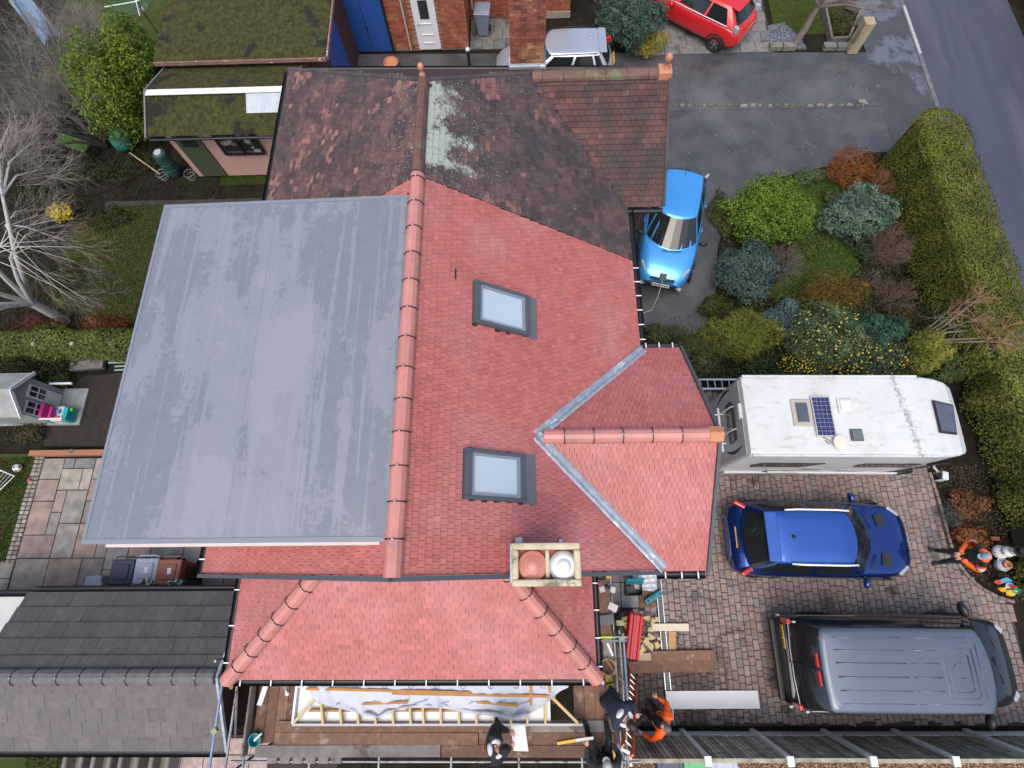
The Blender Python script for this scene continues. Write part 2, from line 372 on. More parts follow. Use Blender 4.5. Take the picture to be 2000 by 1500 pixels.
def gutter(house, p, q, out, r=.055, brackets=0, name='gutter', bm=None):
    b = MB(); p, q, out = Vector(p), Vector(q), Vector(out); c = out * (r + .02)
    n = 8; ring = [(-math.cos(math.pi * i / n) * r, -math.sin(math.pi * i / n) * r) for i in range(n + 1)]
    for i in range(n):
        A, B = [c + out * x + Vector((0, 0, z)) for x, z in (ring[i], ring[i + 1])]
        b.face([p + A, q + A, q + B, p + B])
        A2, B2 = [c + out * x * 1.1 + Vector((0, 0, z * 1.1)) for x, z in (ring[i], ring[i + 1])]
        b.face([p + A2, q + A2, q + B2, p + B2])
    g = b.build(name, M_black, house)
    for i in range(brackets):
        t = (i + .5) / brackets; k = MB(); x = lerp(p, q, t); d = (q - p).normalized()
        k.beam(x + c - out * r * .95 + Vector((0, 0, .006)), x + c + out * r * .98 + Vector((0, 0, .006)), .02, .01)
        k.build('gutter_bracket', bm or M_white, g)
    return g
def ridge_line(house, p, q, m, L=.45, w=.115, h=.085, clips=True, n0=1.0, name='ridge_tile', up=(0, 0, 1)):
    p, q = Vector(p), Vector(q); d = (q - p); tot = d.length; d.normalize(); sd_ = d.cross(Vector(up)).normalized(); u = sd_.cross(d)
    prof = [(-w, -.04), (-w * .86, .02), (-w * .5, h * .78), (0, h), (w * .5, h * .78), (w * .86, .02), (w, -.04)]
    x = 0.0
    while x < tot - .02:
        x1 = min(tot, x + L); b = MB(); b.val = rnd(.2, .8); g = .004
        A = [p + d * (x + g) + sd_ * a + u * z for a, z in prof]; B = [p + d * (x1 - g) + sd_ * a * .985 + u * (z * .97) for a, z in prof]
        for i in range(6): b.face([A[i], A[i + 1], B[i + 1], B[i]])
        b.face([A[i] for i in range(6, -1, -1)]); b.face(B)
        o = b.build(name, m, house, smooth=False)
        if clips and x1 < tot - .05:
            c = MB(); C0 = [p + d * x1 + sd_ * a * 1.03 + u * (z + .008) for a, z in prof]
            c.tube(C0, .0075, 6)
            for k in (1, 5): c.ball(C0[k], .014, 6, 4)
            cl = c.build('ridge_clip', M_black, o)
            c = MB(); c.lathe([(.016, 0), (.016, .014), (.008, .02)], C0[3], 8, u); c.build('clip_screw', M_steel, cl)
        x = x1
def bricks(parent, O, U, Wd, Z0, Z1, m, n, single=False, bl=.225, bh=.075, nmax=300, depth=.012, tilt=None, skip=None):
    """brick face on the vertical plane through O along U, outward normal n; pieces proud of the mortar"""
    O, U, n = Vector(O), Vector(U).normalized(), Vector(n); b = MB(); r = 0; z = Z0; cnt = 0
    while z < Z1 - .02:
        x = -(bl / 2) * (r % 2)
        while x < Wd - .01:
            a, c = max(0, x), min(Wd, x + bl)
            if c - a > .03 and not (skip and skip((a + c) / 2, z + bh / 2)):
                b2 = MB() if single and cnt < nmax else b
                b2.val = rnd(0.05, .95); h = min(bh, Z1 - z) - .011; dd = depth + rnd(-.003, .003)
                p0 = O + U * (a + .005) + Vector((0, 0, z)); p1 = O + U * (c - .005) + Vector((0, 0, z)); up = Vector((0, 0, h)); o = n * dd
                P_ = [p0, p1, p1 + up, p0 + up]; Q_ = [q + o for q in P_]
                b2.face(Q_)
                for i in range(4): b2.face([P_[i], P_[(i + 1) % 4], Q_[(i + 1) % 4], Q_[i]])
                if b2 is not b: b2.build('brick', m, parent); cnt += 1
            x += bl
        z += bh; r += 1
    if b.f: tag(b.build('brick_field', m, parent), kind='stuff')
def window(house, O, U, n, w, h, name='window', fm=None, panes=2, gm=None):
    """framed window on a wall plane; O = lower left corner"""
    O, U, n = Vector(O), Vector(U), Vector(n); Z = Vector((0, 0, 1)); f = MB(); t = .06
    for a, b_ in (((0, 0), (w, 0)), ((0, h), (w, h)), ((0, 0), (0, h)), ((w, 0), (w, h))):
        f.beam(O + U * a[0] + Z * a[1] + n * .02, O + U * b_[0] + Z * b_[1] + n * .02, t, .07, n)
    for i in range(1, panes): f.beam(O + U * (w * i / panes) + n * .02, O + U * (w * i / panes) + Z * h + n * .02, t * .8, .06, n)
    o = f.build(name, fm or M_white, house)
    for i in range(panes):
        g = MB(); a = O + U * (w * i / panes) + n * .012; c = O + U * (w * (i + 1) / panes) + n * .012
        g.face([a, c, c + Z * h, a + Z * h]); g.build('pane', gm or M_glassdk, o)
    return o
# ================================================================== the subject house
H1 = thing('semi_detached_house', 'house with new red tiled roof, two skylights and flat grey dormer', 'house', (-1.6, 2.8, 0))
S0, S1 = -0.16, 5.75                                # south verge, party line
BY, BW, BX = 1.83, 1.99, 2.99                       # bay: middle, half width, gable face
BZ = ZE + BW * K; BA = XR + (ZR - BZ) / K            # bay ridge height, where it meets the main slope
EX0, EX1, EY, EZ, ET = -5.2, 1.17, -1.9, 4.3, 5.5    # side wing: gutters and height at the gable wall
b = MB()
b.prism([(-5.2, -.02), (2.0, -.02), (2.0, 5.74), (-5.2, 5.74)], -.02, 4.98)
for y0, y1 in ((-.02, .22),): b.extr([(-5.2, y1, 4.981), (2.0, y1, 4.981), (XR, y1, 7.45)], (0, y0 - y1, 0))
b.prism([(2.001, .2), (2.7, .2), (2.7, 3.5), (2.001, 3.5)], -.02, 4.95)
b.extr([(2.7, .2, 4.951), (2.7, 3.5, 4.951), (2.7, BY, 6.1)], (-.3, 0, 0))
b.prism([(-4.9, -1.62), (.9, -1.62), (.9, -.021), (-4.9, -.021)], -.02, 4.22)
wall = b.build('wall', M_brickdk, H1)
bricks(wall, (-4.905, -.03, 0), (0, -1, 0), 1.58, .1, 4.1, M_brickdk, (-1, 0, 0))
window(H1, (2.72, .6, 3.0), (0, 1, 0), (1, 0, 0), 2.4, 1.2, panes=3); window(H1, (2.72, .6, .7), (0, 1, 0), (1, 0, 0), 2.4, 1.4, panes=3)
# main east slope
Vn = Vector((-1, 0, K)).normalized(); Ne = Vector((K, 0, 1)).normalized(); Nw = Vector((-K, 0, 1)).normalized()
pE = deck(H1, 'east_roof_slope', [(XE, S0, ZE), (XE, S1, ZE), (XR, S1, ZR), (XR, S0, ZR)], Ne)
SKY = [(3.45, 4.17, -.78, .22), (.80, 1.50, -.86, .15)]   # skylights: y0, y1, x0, x1
def in_bay(p, tol=0.0): return p.x > BA and abs(p.y - BY) < (p.x - BA) - tol
def insE(p):
    if p.y > S1 or p.y < S0 or in_bay(p, .03): return False
    if -.18 < p.x < .52 and p.y < .1: return False
    return not any(y0 < p.y < y1 and x0 - .02 < p.x < x1 - .03 for y0, y1, x0, x1 in SKY)
slopes = []
L_sl = math.hypot(3.85, 2.6)
slopes.append((Slope((XE, S0, ZE), (0, 1, 0), Vn, S1 - S0, L_sl - .06, insE, M_newtile), pE))
# west slope (only its south strip and the narrow strip by the party line stay clear of the dormer)
pW = deck(H1, 'west_roof_slope', [(XW, S1, ZE), (XW, S0, ZE), (XR, S0, ZR), (XR, S1, ZR)], Nw)
slopes.append((Slope((XW, S1, ZE), (0, -1, 0), Vector((1, 0, K)), S1 - S0, L_sl - .06, lambda p: p.y < .36 or p.y > 5.5, M_newtile), pW))
# bay
Kv = Vector((0, 1, K)).normalized()
apex = (BA, BY, BZ)
pBS = deck(H1, 'bay_roof_slope', [(XE - .12, BY - BW, ZE), (BX, BY - BW, ZE), (BX, BY, BZ), apex], Vector((0, -K, 1)).normalized())
pBN = deck(H1, 'bay_roof_slope', [(BX, BY + BW, ZE), (XE - .12, BY + BW, ZE), apex, (BX, BY, BZ)], Vector((0, K, 1)).normalized())
lb = math.hypot(BW, BW * K)
okb = lambda p: p.x > BA + abs(p.y - BY) - .05
slopes.append((Slope((BA, BY - BW, ZE), (1, 0, 0), (0, 1, K), BX - BA - .01, lb - .05, okb, M_newtile), pBS))
slopes.append((Slope((BX - .01, BY + BW, ZE), (-1, 0, 0), (0, -1, K), BX - BA, lb - .05, okb, M_newtile), pBN))
# side wing: three hipped slopes
HWX, HEX = -3.40, -.28                              # where the hips meet the gable wall
ks = (ET - EZ) / (S0 - EY)
pS = deck(H1, 'wing_roof_slope', [(EX0, EY, EZ), (EX1, EY, EZ), (HEX, S0, ET), (HWX, S0, ET)], Vector((0, -ks, 1)).normalized())
def inS(p):
    t = (p.y - EY) / (S0 - EY); return lerp(EX0, HWX, t) - .03 < p.x < lerp(EX1, HEX, t) + .03 and p.y < S0 + .02
slopes.append((Slope((EX0, EY, EZ), (1, 0, 0), (0, 1, ks), EX1 - EX0, math.hypot(S0 - EY, ET - EZ), inS, M_newtile, w=.158, g=.104), pS))
kw = (ET - EZ) / (HWX - EX0); ke = (ET - EZ) / (EX1 - HEX)
pWw = deck(H1, 'wing_roof_slope', [(EX0, S0, EZ), (EX0, EY, EZ), (HWX, S0, ET)], Vector((-kw, 0, 1)).normalized())
pWe = deck(H1, 'wing_roof_slope', [(EX1, EY, EZ), (EX1, S0, EZ), (HEX, S0, ET)], Vector((ke, 0, 1)).normalized())
inw = lambda p: p.x < lerp(EX0, HWX, (p.y - EY) / (S0 - EY)) + .03
ine = lambda p: p.x > lerp(EX1, HEX, (p.y - EY) / (S0 - EY)) - .03
slopes.append((Slope((EX0, S0, EZ), (0, -1, 0), (1, 0, kw), S0 - EY, 2.3, lambda p: inw(p) and p.x < HWX, M_newtile, w=.158, g=.104), pWw))
slopes.append((Slope((EX1, EY, EZ), (0, 1, 0), (-1, 0, ke), S0 - EY, 2.3, lambda p: ine(p) and p.x > HEX, M_newtile, w=.158, g=.104), pWe))
emit_slopes(H1, slopes, 300)
ridge_line(H1, (XR, S0 - .02, ZR + .01), (XR, S1 + .02, ZR + .01), M_ridge, w=.12, h=.09)
ridge_line(H1, (BX - .12, BY, BZ + .012), (BA + .06, BY, BZ + .012), M_ridge, w=.12, h=.085)
ridge_line(H1, (EX0 - .03, EY - .03, EZ + .0), (HWX, S0 - .02, ET + .0), M_ridge, L=.42, w=.14, h=.10)
ridge_line(H1, (EX1 + .03, EY - .03, EZ + .0), (HEX, S0 - .02, ET + .0), M_ridge, L=.42, w=.14, h=.10)
b = MB(); b.extr([(BX - .16, BY - .13, BZ - .06), (BX - .16, BY + .13, BZ - .06), (BX - .16, BY + .125, BZ + .04), (BX - .16, BY, BZ + .13), (BX - .16, BY - .125, BZ + .04)], (.22, 0, 0)); b.build('ridge_end_block', M_terra, H1, bevel=.015)
# lead valleys, one strip either side of the bay with a raised hem
for sy in (1, -1):
    p = Vector((BA - .05, BY, BZ + .06)); q = Vector((XE + .05, BY + sy * (BW - .03), ZE + .05)); d = (q - p).normalized(); s_ = d.cross(Vector((0, 0, 1))).normalized()
    b = MB()
    for i in range(12):
        a0, a1 = lerp(p, q, i / 12), lerp(p, q, (i + 1) / 12 + .004)
        for o0, o1, z0, z1 in ((-.085, -.05, .0, .022), (-.05, 0, .022, -.008), (0, .05, -.008, .022), (.05, .085, .022, .0)):
            j = [rnd(-.006, .006) for _ in range(2)]
            b.face([a0 + s_ * o0 + Vector((0, 0, z0 + abs(o0) * .3)), a1 + s_ * (o0 + j[0]) + Vector((0, 0, z0 + abs(o0) * .3)), a1 + s_ * (o1 + j[0]) + Vector((0, 0, z1 + abs(o1) * .3)), a0 + s_ * o1 + Vector((0, 0, z1 + abs(o1) * .3))])
    b.build('lead_valley', M_lead, H1, smooth=True)
# verges and gutters
vb = MB(); vb.beam((XW - .05, S0 - .035, ZE + .0), (XR, S0 - .035, ZR + .01), .06, .10); vb.beam((XR, S0 - .035, ZR + .01), (XE + .02, S0 - .035, ZE), .06, .10); vb.build('verge_trim', M_anth, H1)
vb = MB(); vb.beam((BX + .02, BY - BW - .02, ZE - .01), (BX + .02, BY, BZ + .01), .05, .10); vb.beam((BX + .02, BY, BZ + .01), (BX + .02, BY + BW + .02, ZE - .01), .05, .10); vb.build('verge_trim', M_anth, H1)
gutter(H1, (XE, BY + BW + .05, ZE - .03), (XE, S1, ZE - .03), (1, 0, 0), brackets=6)
gutter(H1, (XE, BY + BW, ZE - .03), (BX, BY + BW, ZE - .03), (0, 1, 0), brackets=3)
gutter(H1, (XE - .05, BY - BW, ZE - .03), (BX, BY - BW, ZE - .03), (0, -1, 0), brackets=3)
gutter(H1, (XW, S0, ZE - .03), (XW, .3, ZE - .03), (-1, 0, 0), brackets=1)
gutter(H1, (EX0 - .05, EY, EZ - .03), (EX1 + .05, EY, EZ - .03), (0, -1, 0), r=.046, brackets=12)
gutter(H1, (EX0, EY - .05, EZ - .03), (EX0, S0, EZ - .03), (-1, 0, 0), brackets=3)
gutter(H1, (EX1, EY - .05, EZ - .03), (EX1, S0, EZ - .03), (1, 0, 0), r=.048, brackets=4)
# dormer
DX0, DX1, DY0, DY1 = -5.72, -1.755, .245, 5.455
dz = lambda x: lerp(7.50, 7.615, (x - DX0) / (DX1 - DX0))
D = MB(); D.hexa([(DX0 + .18, DY0 + .09, 5.0), (DX1, DY0 + .09, 5.0), (DX1, DY1 - .09, 5.0), (DX0 + .18, DY1 - .09, 5.0), (DX0 + .18, DY0 + .09, 7.36), (DX1, DY0 + .09, 7.44), (DX1, DY1 - .09, 7.44), (DX0 + .18, DY1 - .09, 7.36)])
dm = D.build('dormer', mat('tile_hung_cheek', (0.42, 0.10, 0.07), (0.34, .08, .06), scale=10, rough=.6), H1)
D = MB(); D.hexa([(DX0, DY0, dz(DX0) - .03), (DX1, DY0, dz(DX1) - .03), (DX1, DY1, dz(DX1) - .03), (DX0, DY1, dz(DX0) - .03), (DX0, DY0, dz(DX0)), (DX1, DY0, dz(DX1)), (DX1, DY1, dz(DX1)), (DX0, DY1, dz(DX0))])
fr = D.build('flat_roof', M_grp, dm)
fz = MB()
for y in (DY0 - .012, DY1 - .035): fz.beam((DX0 + .3, y, 7.37), (DX1, y, 7.47), .05, .20)
fz.build('fascia', mat('pinkish_fascia', (.62, .53, .51), (.56, .47, .45), scale=5, rough=.6), dm)
fz = MB(); fz.beam((DX0 + .03, DY0 + .02, 7.40), (DX0 + .03, DY1 - .02, 7.40), .05, .16); fz.build('fascia', M_anth, dm)
tr = MB()
for y in (DY0 + .03, DY1 - .03): tr.beam((DX0, y, dz(DX0) + .004), (DX1, y, dz(DX1) + .004), .06, .012)
tr.beam((DX0 + .02, DY0 + .061, dz(DX0) + .003), (DX0 + .02, DY1 - .061, dz(DX0) + .003), .04, .010)
tr.build('roof_edge_trim', M_grpedge, dm)
sm = MB()
for x in (-3.85, -2.95, -2.16): sm.beam((x, DY0 + .07, dz(x) + .0005), (x, DY1 - .07, dz(x) + .0005), .008, .003)
sm.build('membrane_seam', M_grpedge, dm)
b = MB(); b.box(-4.6, -3.0, .32, .335, 5.6, 6.6); b.build('cheek_panel', M_newtile, dm)
# skylights
def skyl(y0, y1, x0, x1, glassx):
    c = Vector(((x0 + x1) / 2, (y0 + y1) / 2, 0)); c.z = ZR - (c.x - XR) * K
    def pt(x, y, h): return Vector((x, y, ZR - (x - XR) * K)) + Ne * h
    f = MB(); t = .055
    def bar(xa, ya, xb, yb, w, h0, h1): f.hexa([pt(xa, ya, h0), pt(xb, ya, h0), pt(xb, yb, h0), pt(xa, yb, h0), pt(xa, ya, h1), pt(xb, ya, h1), pt(xb, yb, h1), pt(xa, yb, h1)])
    bar(x0, y0, glassx + .05, y0 + t, 0, 0, .10); bar(x0, y1 - t, glassx + .05, y1, 0, 0, .10); bar(x0, y0 + t, x0 + .08, y1 - t, 0, 0, .11); bar(glassx - .02, y0 + t, glassx + .05, y1 - t, 0, 0, .09)
    sk = f.build('skylight', M_anth, H1, bevel=.008)
    f = MB(); a = .035; X0, X1, Y0, Y1 = x0 + .08, glassx - .02, y0 + t, y1 - t
    bar(X0, Y0, X1, Y0 + a, 0, .03, .085); bar(X0, Y1 - a, X1, Y1, 0, .03, .085); bar(X0, Y0 + a, X0 + a, Y1 - a, 0, .03, .085); bar(X1 - a, Y0 + a, X1, Y1 - a, 0, .03, .085)
    f.build('sash', mat('sash_grey', (.20, .235, .275), rough=.4), sk)
    f = MB(); f.face([pt(X0, Y0, .055), pt(X1, Y0, .055), pt(X1, Y1, .055), pt(X0, Y1, .055)]); f.build('pane', M_sglass, sk)
    f = MB(); f.face([pt(glassx + .05, y0 - .02, .05), pt(x1, y0 - .02, .032), pt(x1, y1 + .02, .032), pt(glassx + .05, y1 + .02, .05)])
    f.build('apron_flashing', mat('apron', (.10, .115, .13), (.13, .14, .155), scale=30, rough=.6), sk)
skyl(*SKY[0], .02); skyl(*SKY[1], -.09)
b = MB(); b.cbox((-1.02, 4.20, ZR - .60 * K + .035), .02, .18, .02); b.build('roof_vent_slot', M_black, H1)
# chimney
CX0, CX1, CY0, CY1 = -.15, .575, -.25, .185
ch = MB(); ch.box(CX0 + .06, CX1 - .06, CY0 + .05, CY1 - .05, 5.0, 8.3); chim = ch.build('chimney', M_brick, H1)
b = MB(); T = .07; z0, z1 = 8.30, 8.60
for x0, x1, y0, y1 in ((CX0, CX1, CY0, CY0 + T), (CX0, CX1, CY1 - T, CY1), (CX0, CX0 + T, CY0 + T, CY1 - T), (CX1 - T, CX1, CY0 + T, CY1 - T), (CX0 + .355, CX0 + .40, CY0 + T, CY1 - T)): b.box(x0, x1, y0, y1, z0, z1 if x1 - x0 > .05 else z1 - .06)
b.build('chimney_rim', M_mortar, chim, bevel=.02)
b = MB(); b.box(CX0 + T, CX0 + .355, CY0 + T, CY1 - T, 8.31, 8.46); b.box(CX0 + .40, CX1 - T, CY0 + T, CY1 - T, 8.31, 8.46); b.build('liner_square', mat('liner', (.48, .10, .05), (.36, .08, .05), scale=5, rough=.6), chim)
pc = Vector((CX0 + .22, CY0 + .205, 8.47)); b = MB()
b.lathe([(.10, 0), (.13, .02), (.152, .035), (.155, .048), (.148, .058), (.112, .052), (.104, .060), (.098, .068), (.07, .066), (.06, .078), (.03, .084), (0.001, .085)], pc, 28); b.build('clay_cowl', mat('cowl_clay', (.52, .20, .15), rough=.3, spec=.6), chim, smooth=True)
pc = Vector((CX0 + .548, CY0 + .20, 8.47)); b = MB()
b.lathe([(.08, 0), (.10, .03), (.156, .045), (.158, .052), (.085, .080), (.080, .076), (.076, .084), (.02, .098), (.012, .094), (.001, .095)], pc, 28); b.build('metal_cowl', mat('aluminium', (.78, .79, .80), rough=.42, metal=.6), chim, smooth=True)
b = MB(); b.box(CX0 - .07, CX0 + .055, CY0 - .02, CY1 + .05, 6.46, 7.0); b.box(CX0 + .0, CX0 + .11, CY1 - .04, CY1 + .14, 6.6, 6.74); b.box(CX0 + .63, CX0 + .69, CY1 - .04, CY1 + .13, 6.25, 6.36); b.build('lead_flashing', M_lead, chim, bevel=.02)

# ================================================================== the attached neighbour
H2 = thing('attached_house', 'attached neighbouring house with dark weathered tiles and pale lichen on the ridge', 'house', (-1.6, 8.5, 0))
N1, NA, N1E = 11.17, 7.72, 10.92                                  # north eave, north end of the ridge
NBY, NBW = 9.2, 2.16; NBZ = ZE + NBW * K * .92; NBA = XR + (ZR - NBZ) / K
b = MB(); b.prism([(-5.2, 5.76), (2.0, 5.76), (2.0, 10.7), (-5.2, 10.85)], -.02, 4.98); b.prism([(2.001, 7.4), (2.7, 7.4), (2.7, 10.6), (2.001, 10.6)], -.02, 4.9)
b.extr([(2.7, 7.4, 4.901), (2.7, 10.6, 4.901), (2.7, NBY, 6.0)], (-.3, 0, 0))
b.build('wall', M_brickdk, H2)
window(H2, (2.72, 8.0, 3.0), (0, 1, 0), (1, 0, 0), 2.4, 1.2, panes=3)
s2 = []
p1 = deck(H2, 'east_roof_slope', [(XE, S1 + .01, ZE), (XE, N1E, ZE), (XR, NA, ZR), (XR, S1 + .01, ZR)], Ne)
kn = (ZR - ZE) / (N1 - NA)
hipE = lambda p: p.y < lerp(N1E, NA, (XE - p.x) / (XE - XR)) + .03
hipW = lambda p: p.y < lerp(N1, NA, (p.x - XW) / (XR - XW)) + .03
nbay = lambda p: p.x > NBA and abs(p.y - NBY) < (p.x - NBA) * NBW / (XE - NBA)
s2.append((Slope((XE, S1 + .01, ZE), (0, 1, 0), Vn, N1E - S1, L_sl - .05, lambda p: hipE(p) and not nbay(p), M_oldE, w=.135, g=.108, th=.024), p1))
p2 = deck(H2, 'west_roof_slope', [(XW, N1, ZE), (XW, S1 + .01, ZE), (XR, S1 + .01, ZR), (XR, NA, ZR)], Nw)
s2.append((Slope((XW, N1, ZE), (0, -1, 0), (1, 0, K), N1 - S1 - .01, L_sl - .05, hipW, M_oldtile, w=.135, g=.108, th=.024), p2))
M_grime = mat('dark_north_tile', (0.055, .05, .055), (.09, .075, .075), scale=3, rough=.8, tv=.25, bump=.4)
p3 = deck(H2, 'north_roof_slope', [(XE, N1E, ZE), (XW, N1, ZE), (XR, NA, ZR)], Vector((0, kn, 1)).normalized())
s2.append((Slope((XE, N1E, ZE), (XW - XE, N1 - N1E, 0), (-.032, -1, kn), XE - XW, math.hypot(N1 - NA, ZR - ZE) - .05, lambda p: hipE(p) and hipW(p), M_grime, w=.16, g=.108, th=.024), p3))
kb = (NBZ - ZE) / NBW; NBN = 1.60; kbn = (NBZ - ZE) / NBN
pa = deck(H2, 'bay_roof_slope', [(XE - .1, NBY - NBW, ZE), (BX, NBY - NBW, ZE), (BX, NBY, NBZ), (NBA, NBY, NBZ)], Vector((0, -kb, 1)).normalized())
pb = deck(H2, 'bay_roof_slope', [(BX, NBY + NBN, ZE), (XE - .1, NBY + NBN, ZE), (NBA, NBY, NBZ), (BX, NBY, NBZ)], Vector((0, kbn, 1)).normalized())
okn = lambda p: p.x > NBA + abs(p.y - NBY) * (XE - NBA) / NBW - .04
lnb = math.hypot(NBW, NBZ - ZE)
s2.append((Slope((NBA, NBY - NBW, ZE), (1, 0, 0), (0, 1, kb), BX - NBA - .01, lnb - .04, okn, M_oldbay, w=.135, g=.112, th=.026), pa))
s2.append((Slope((BX - .01, NBY + NBN, ZE), (-1, 0, 0), (0, -1, kbn), BX - NBA, math.hypot(NBN, NBZ - ZE) - .04, okn, M_grime, w=.135, g=.112, th=.026), pb))
emit_slopes(H2, s2, 300)
ridge_line(H2, (XR, S1 + .03, ZR + .012), (XR, NA, ZR + .012), M_oldridge, L=.42, w=.105, h=.10, clips=False)
ridge_line(H2, (XR, NA, ZR), (XE, N1E, ZE), M_grime, L=.45, w=.05, h=.045, clips=False); ridge_line(H2, (XR, NA, ZR), (XW, N1, ZE), M_grime, L=.45, w=.05, h=.05, clips=False)
ridge_line(H2, (BX, NBY, NBZ + .01), (NBA + .02, NBY, NBZ + .01), M_oldridge, L=.42, w=.13, h=.085, clips=False)
def finial(x, y, z, s):
    b = MB(); b.lathe([(.09 * s, -.06), (.085 * s, .05), (.045 * s, .08), (.035 * s, .18 * s), (.05 * s, .2 * s), (.085 * s, .27 * s), (.09 * s, .33 * s), (.06 * s, .40 * s), (.001, .43 * s)], (x, y, z), 14); b.build('finial', M_terra, H2, smooth=True)
finial(XR, NA + .02, ZR + .06, .58); finial(BX - .08, NBY, NBZ + .06, .85)
b = MB(); b.box(BX - .22, BX + .04, NBY - .13, NBY + .13, NBZ - .1, NBZ + .10); b.build('ridge_end_block', M_terra, H2, bevel=.02)
vb = MB(); vb.beam((BX + .01, NBY - NBW, ZE), (BX + .01, NBY, NBZ), .05, .09); vb.beam((BX + .01, NBY, NBZ), (BX + .01, NBY + NBN, ZE), .05, .09); vb.build('verge_trim', M_grime, H2)
gutter(H2, (XW, N1, ZE - .03), (XW, S1, ZE - .03), (-1, 0, 0)); gutter(H2, (XE, S1, ZE - .03), (XE, NBY - NBW, ZE - .03), (1, 0, 0)); gutter(H2, (XE, NBY - NBW, ZE - .03), (BX, NBY - NBW, ZE - .03), (0, -1, 0)); gutter(H2, (XW, N1, ZE - .03), (XE, N1E, ZE - .03), (0, 1, 0))
# chimney of the attached house with every brick of its near faces
n0 = G(998, 127, 5.3); cy = n0.y; cx0 = n0.x; cw = .76
b = MB(); b.box(cx0, cx0 + cw, cy, cy + .45, 4.6, 9.0); ch2 = b.build('chimney', M_joint, H2)
bricks(ch2, (cx0, cy - .001, 0), (1, 0, 0), cw, 5.2, 8.95, mat('chimney_brick', (.30, .095, .06), (.21, .07, .05), (.40, .20, .11), scale=4, rough=.85, tv=.4, bump=.5, bscale=45, c3scale=2), (0, -1, 0), single=True, bl=.19, bh=.082)
bricks(ch2, (cx0 - .001, cy + .45, 0), (0, -1, 0), .45, 5.2, 8.95, M_brick, (-1, 0, 0), bl=.19, bh=.082); bricks(ch2, (cx0 + cw + .001, cy, 0), (0, 1, 0), .45, 5.2, 8.95, M_brick, (1, 0, 0), bl=.19, bh=.082)
b = MB(); b.box(cx0 - .05, cx0 + cw + .05, cy - .10, cy + .5, 5.17, 5.34); b.build('lead_flashing', M_lead, ch2, bevel=.03)
# ================================================================== ground, roads, paving
def sheet(name, poly, z, m, kind='structure', thick=.05):
    b = MB(); b.prism(poly, z - thick, z); return b.build(name, m, kind=kind)
M_soil = mat('soil', (.012, .010, .008), (.025, .020, .014), (.018, .022, .010), scale=3, rough=.95, bump=1.0, bscale=25, c3scale=.6, spec=.1)
M_tar = mat('tarmac', (.048, .049, .053), (.078, .079, .085), (.118, .118, .125), scale=1.1, rough=.55, bump=.5, bscale=140, c3scale=.45, c3lo=.5, c3hi=.72, wet=.5)
M_road = mat('road_tarmac', (.044, .051, .072), (.060, .067, .090), (.092, .096, .118), scale=1.6, rough=.6, bump=.5, bscale=160, stretch=(1, .12, 1), c3scale=.9, c3lo=.52, c3hi=.7)
M_foot = mat('footway_tarmac', (.062, .066, .074), (.045, .045, .044), (.105, .122, .145), scale=1.3, rough=.55, bump=.4, bscale=140, c3scale=.6, c3lo=.55, c3hi=.6)
M_grass = mat('lawn', (.035, .055, .014), (.060, .075, .022), (.055, .045, .022), scale=2.5, rough=.9, bump=.8, bscale=40, spec=.1)
M_gravel = mat('gravel_bed', (.20, .12, .065), (.10, .06, .035), scale=30, rough=.9, bump=1.0, bscale=45)
M_joint2 = mat('paving_joint', (.035, .028, .024), (.06, .045, .038), scale=9, rough=.95)
sheet('ground', [(-90, -90), (110, -90), (110, 110), (-90, 110)], -.06, M_soil, thick=.5)
sheet('road', [(14.5, -60), (18.35, -60), (18.35, 90), (14.5, 90)], -.035, M_road, thick=.2)
sheet('footway', [(12.55, 12.9), (14.34, 12.9), (14.34, 90), (12.55, 90)], -.0005, M_foot, thick=.12)
sheet('footway', [(13.25, -60), (14.34, -60), (14.34, 12.89), (13.25, 12.89)], .012, M_foot, thick=.12)
kb_ = MB(); kb_.prism([(14.345, -60), (14.49, -60), (14.49, 90), (14.345, 90)], -.2, .016); kb_.build('kerb', mat('kerb', (.10, .10, .105), (.16, .16, .16), scale=4, rough=.8, bump=.3), kind='structure')
b = MB(); b.box(14.40, 14.50, 17.2, 19.6, .0165, .019); b.build('kerb_paint', mat('worn_white_paint', (.45, .45, .44), (.30, .30, .30), scale=12, rough=.7), kind='structure')
# neighbours' tarmac drives
sheet('driveway', [(-7.0, 14.85), (12.58, 14.85), (12.58, 17.35), (-7.0, 18.0)], -.004, M_tar)
nd = px((1250, 700), (1250, 640), (1345, 655), (1395, 620), (1398, 560), (1402, 480), (1432, 395), (1480, 352), (1560, 338), (1640, 318), (1690, 298))
sheet('driveway', [(2.0, 5.2)] + [tuple(p) for p in nd[1:]] + [(12.58, 12.9), (12.58, 14.84), (-6.0, 14.84), (-6.0, 11.3), (2.0, 11.3)], -.008, M_tar)
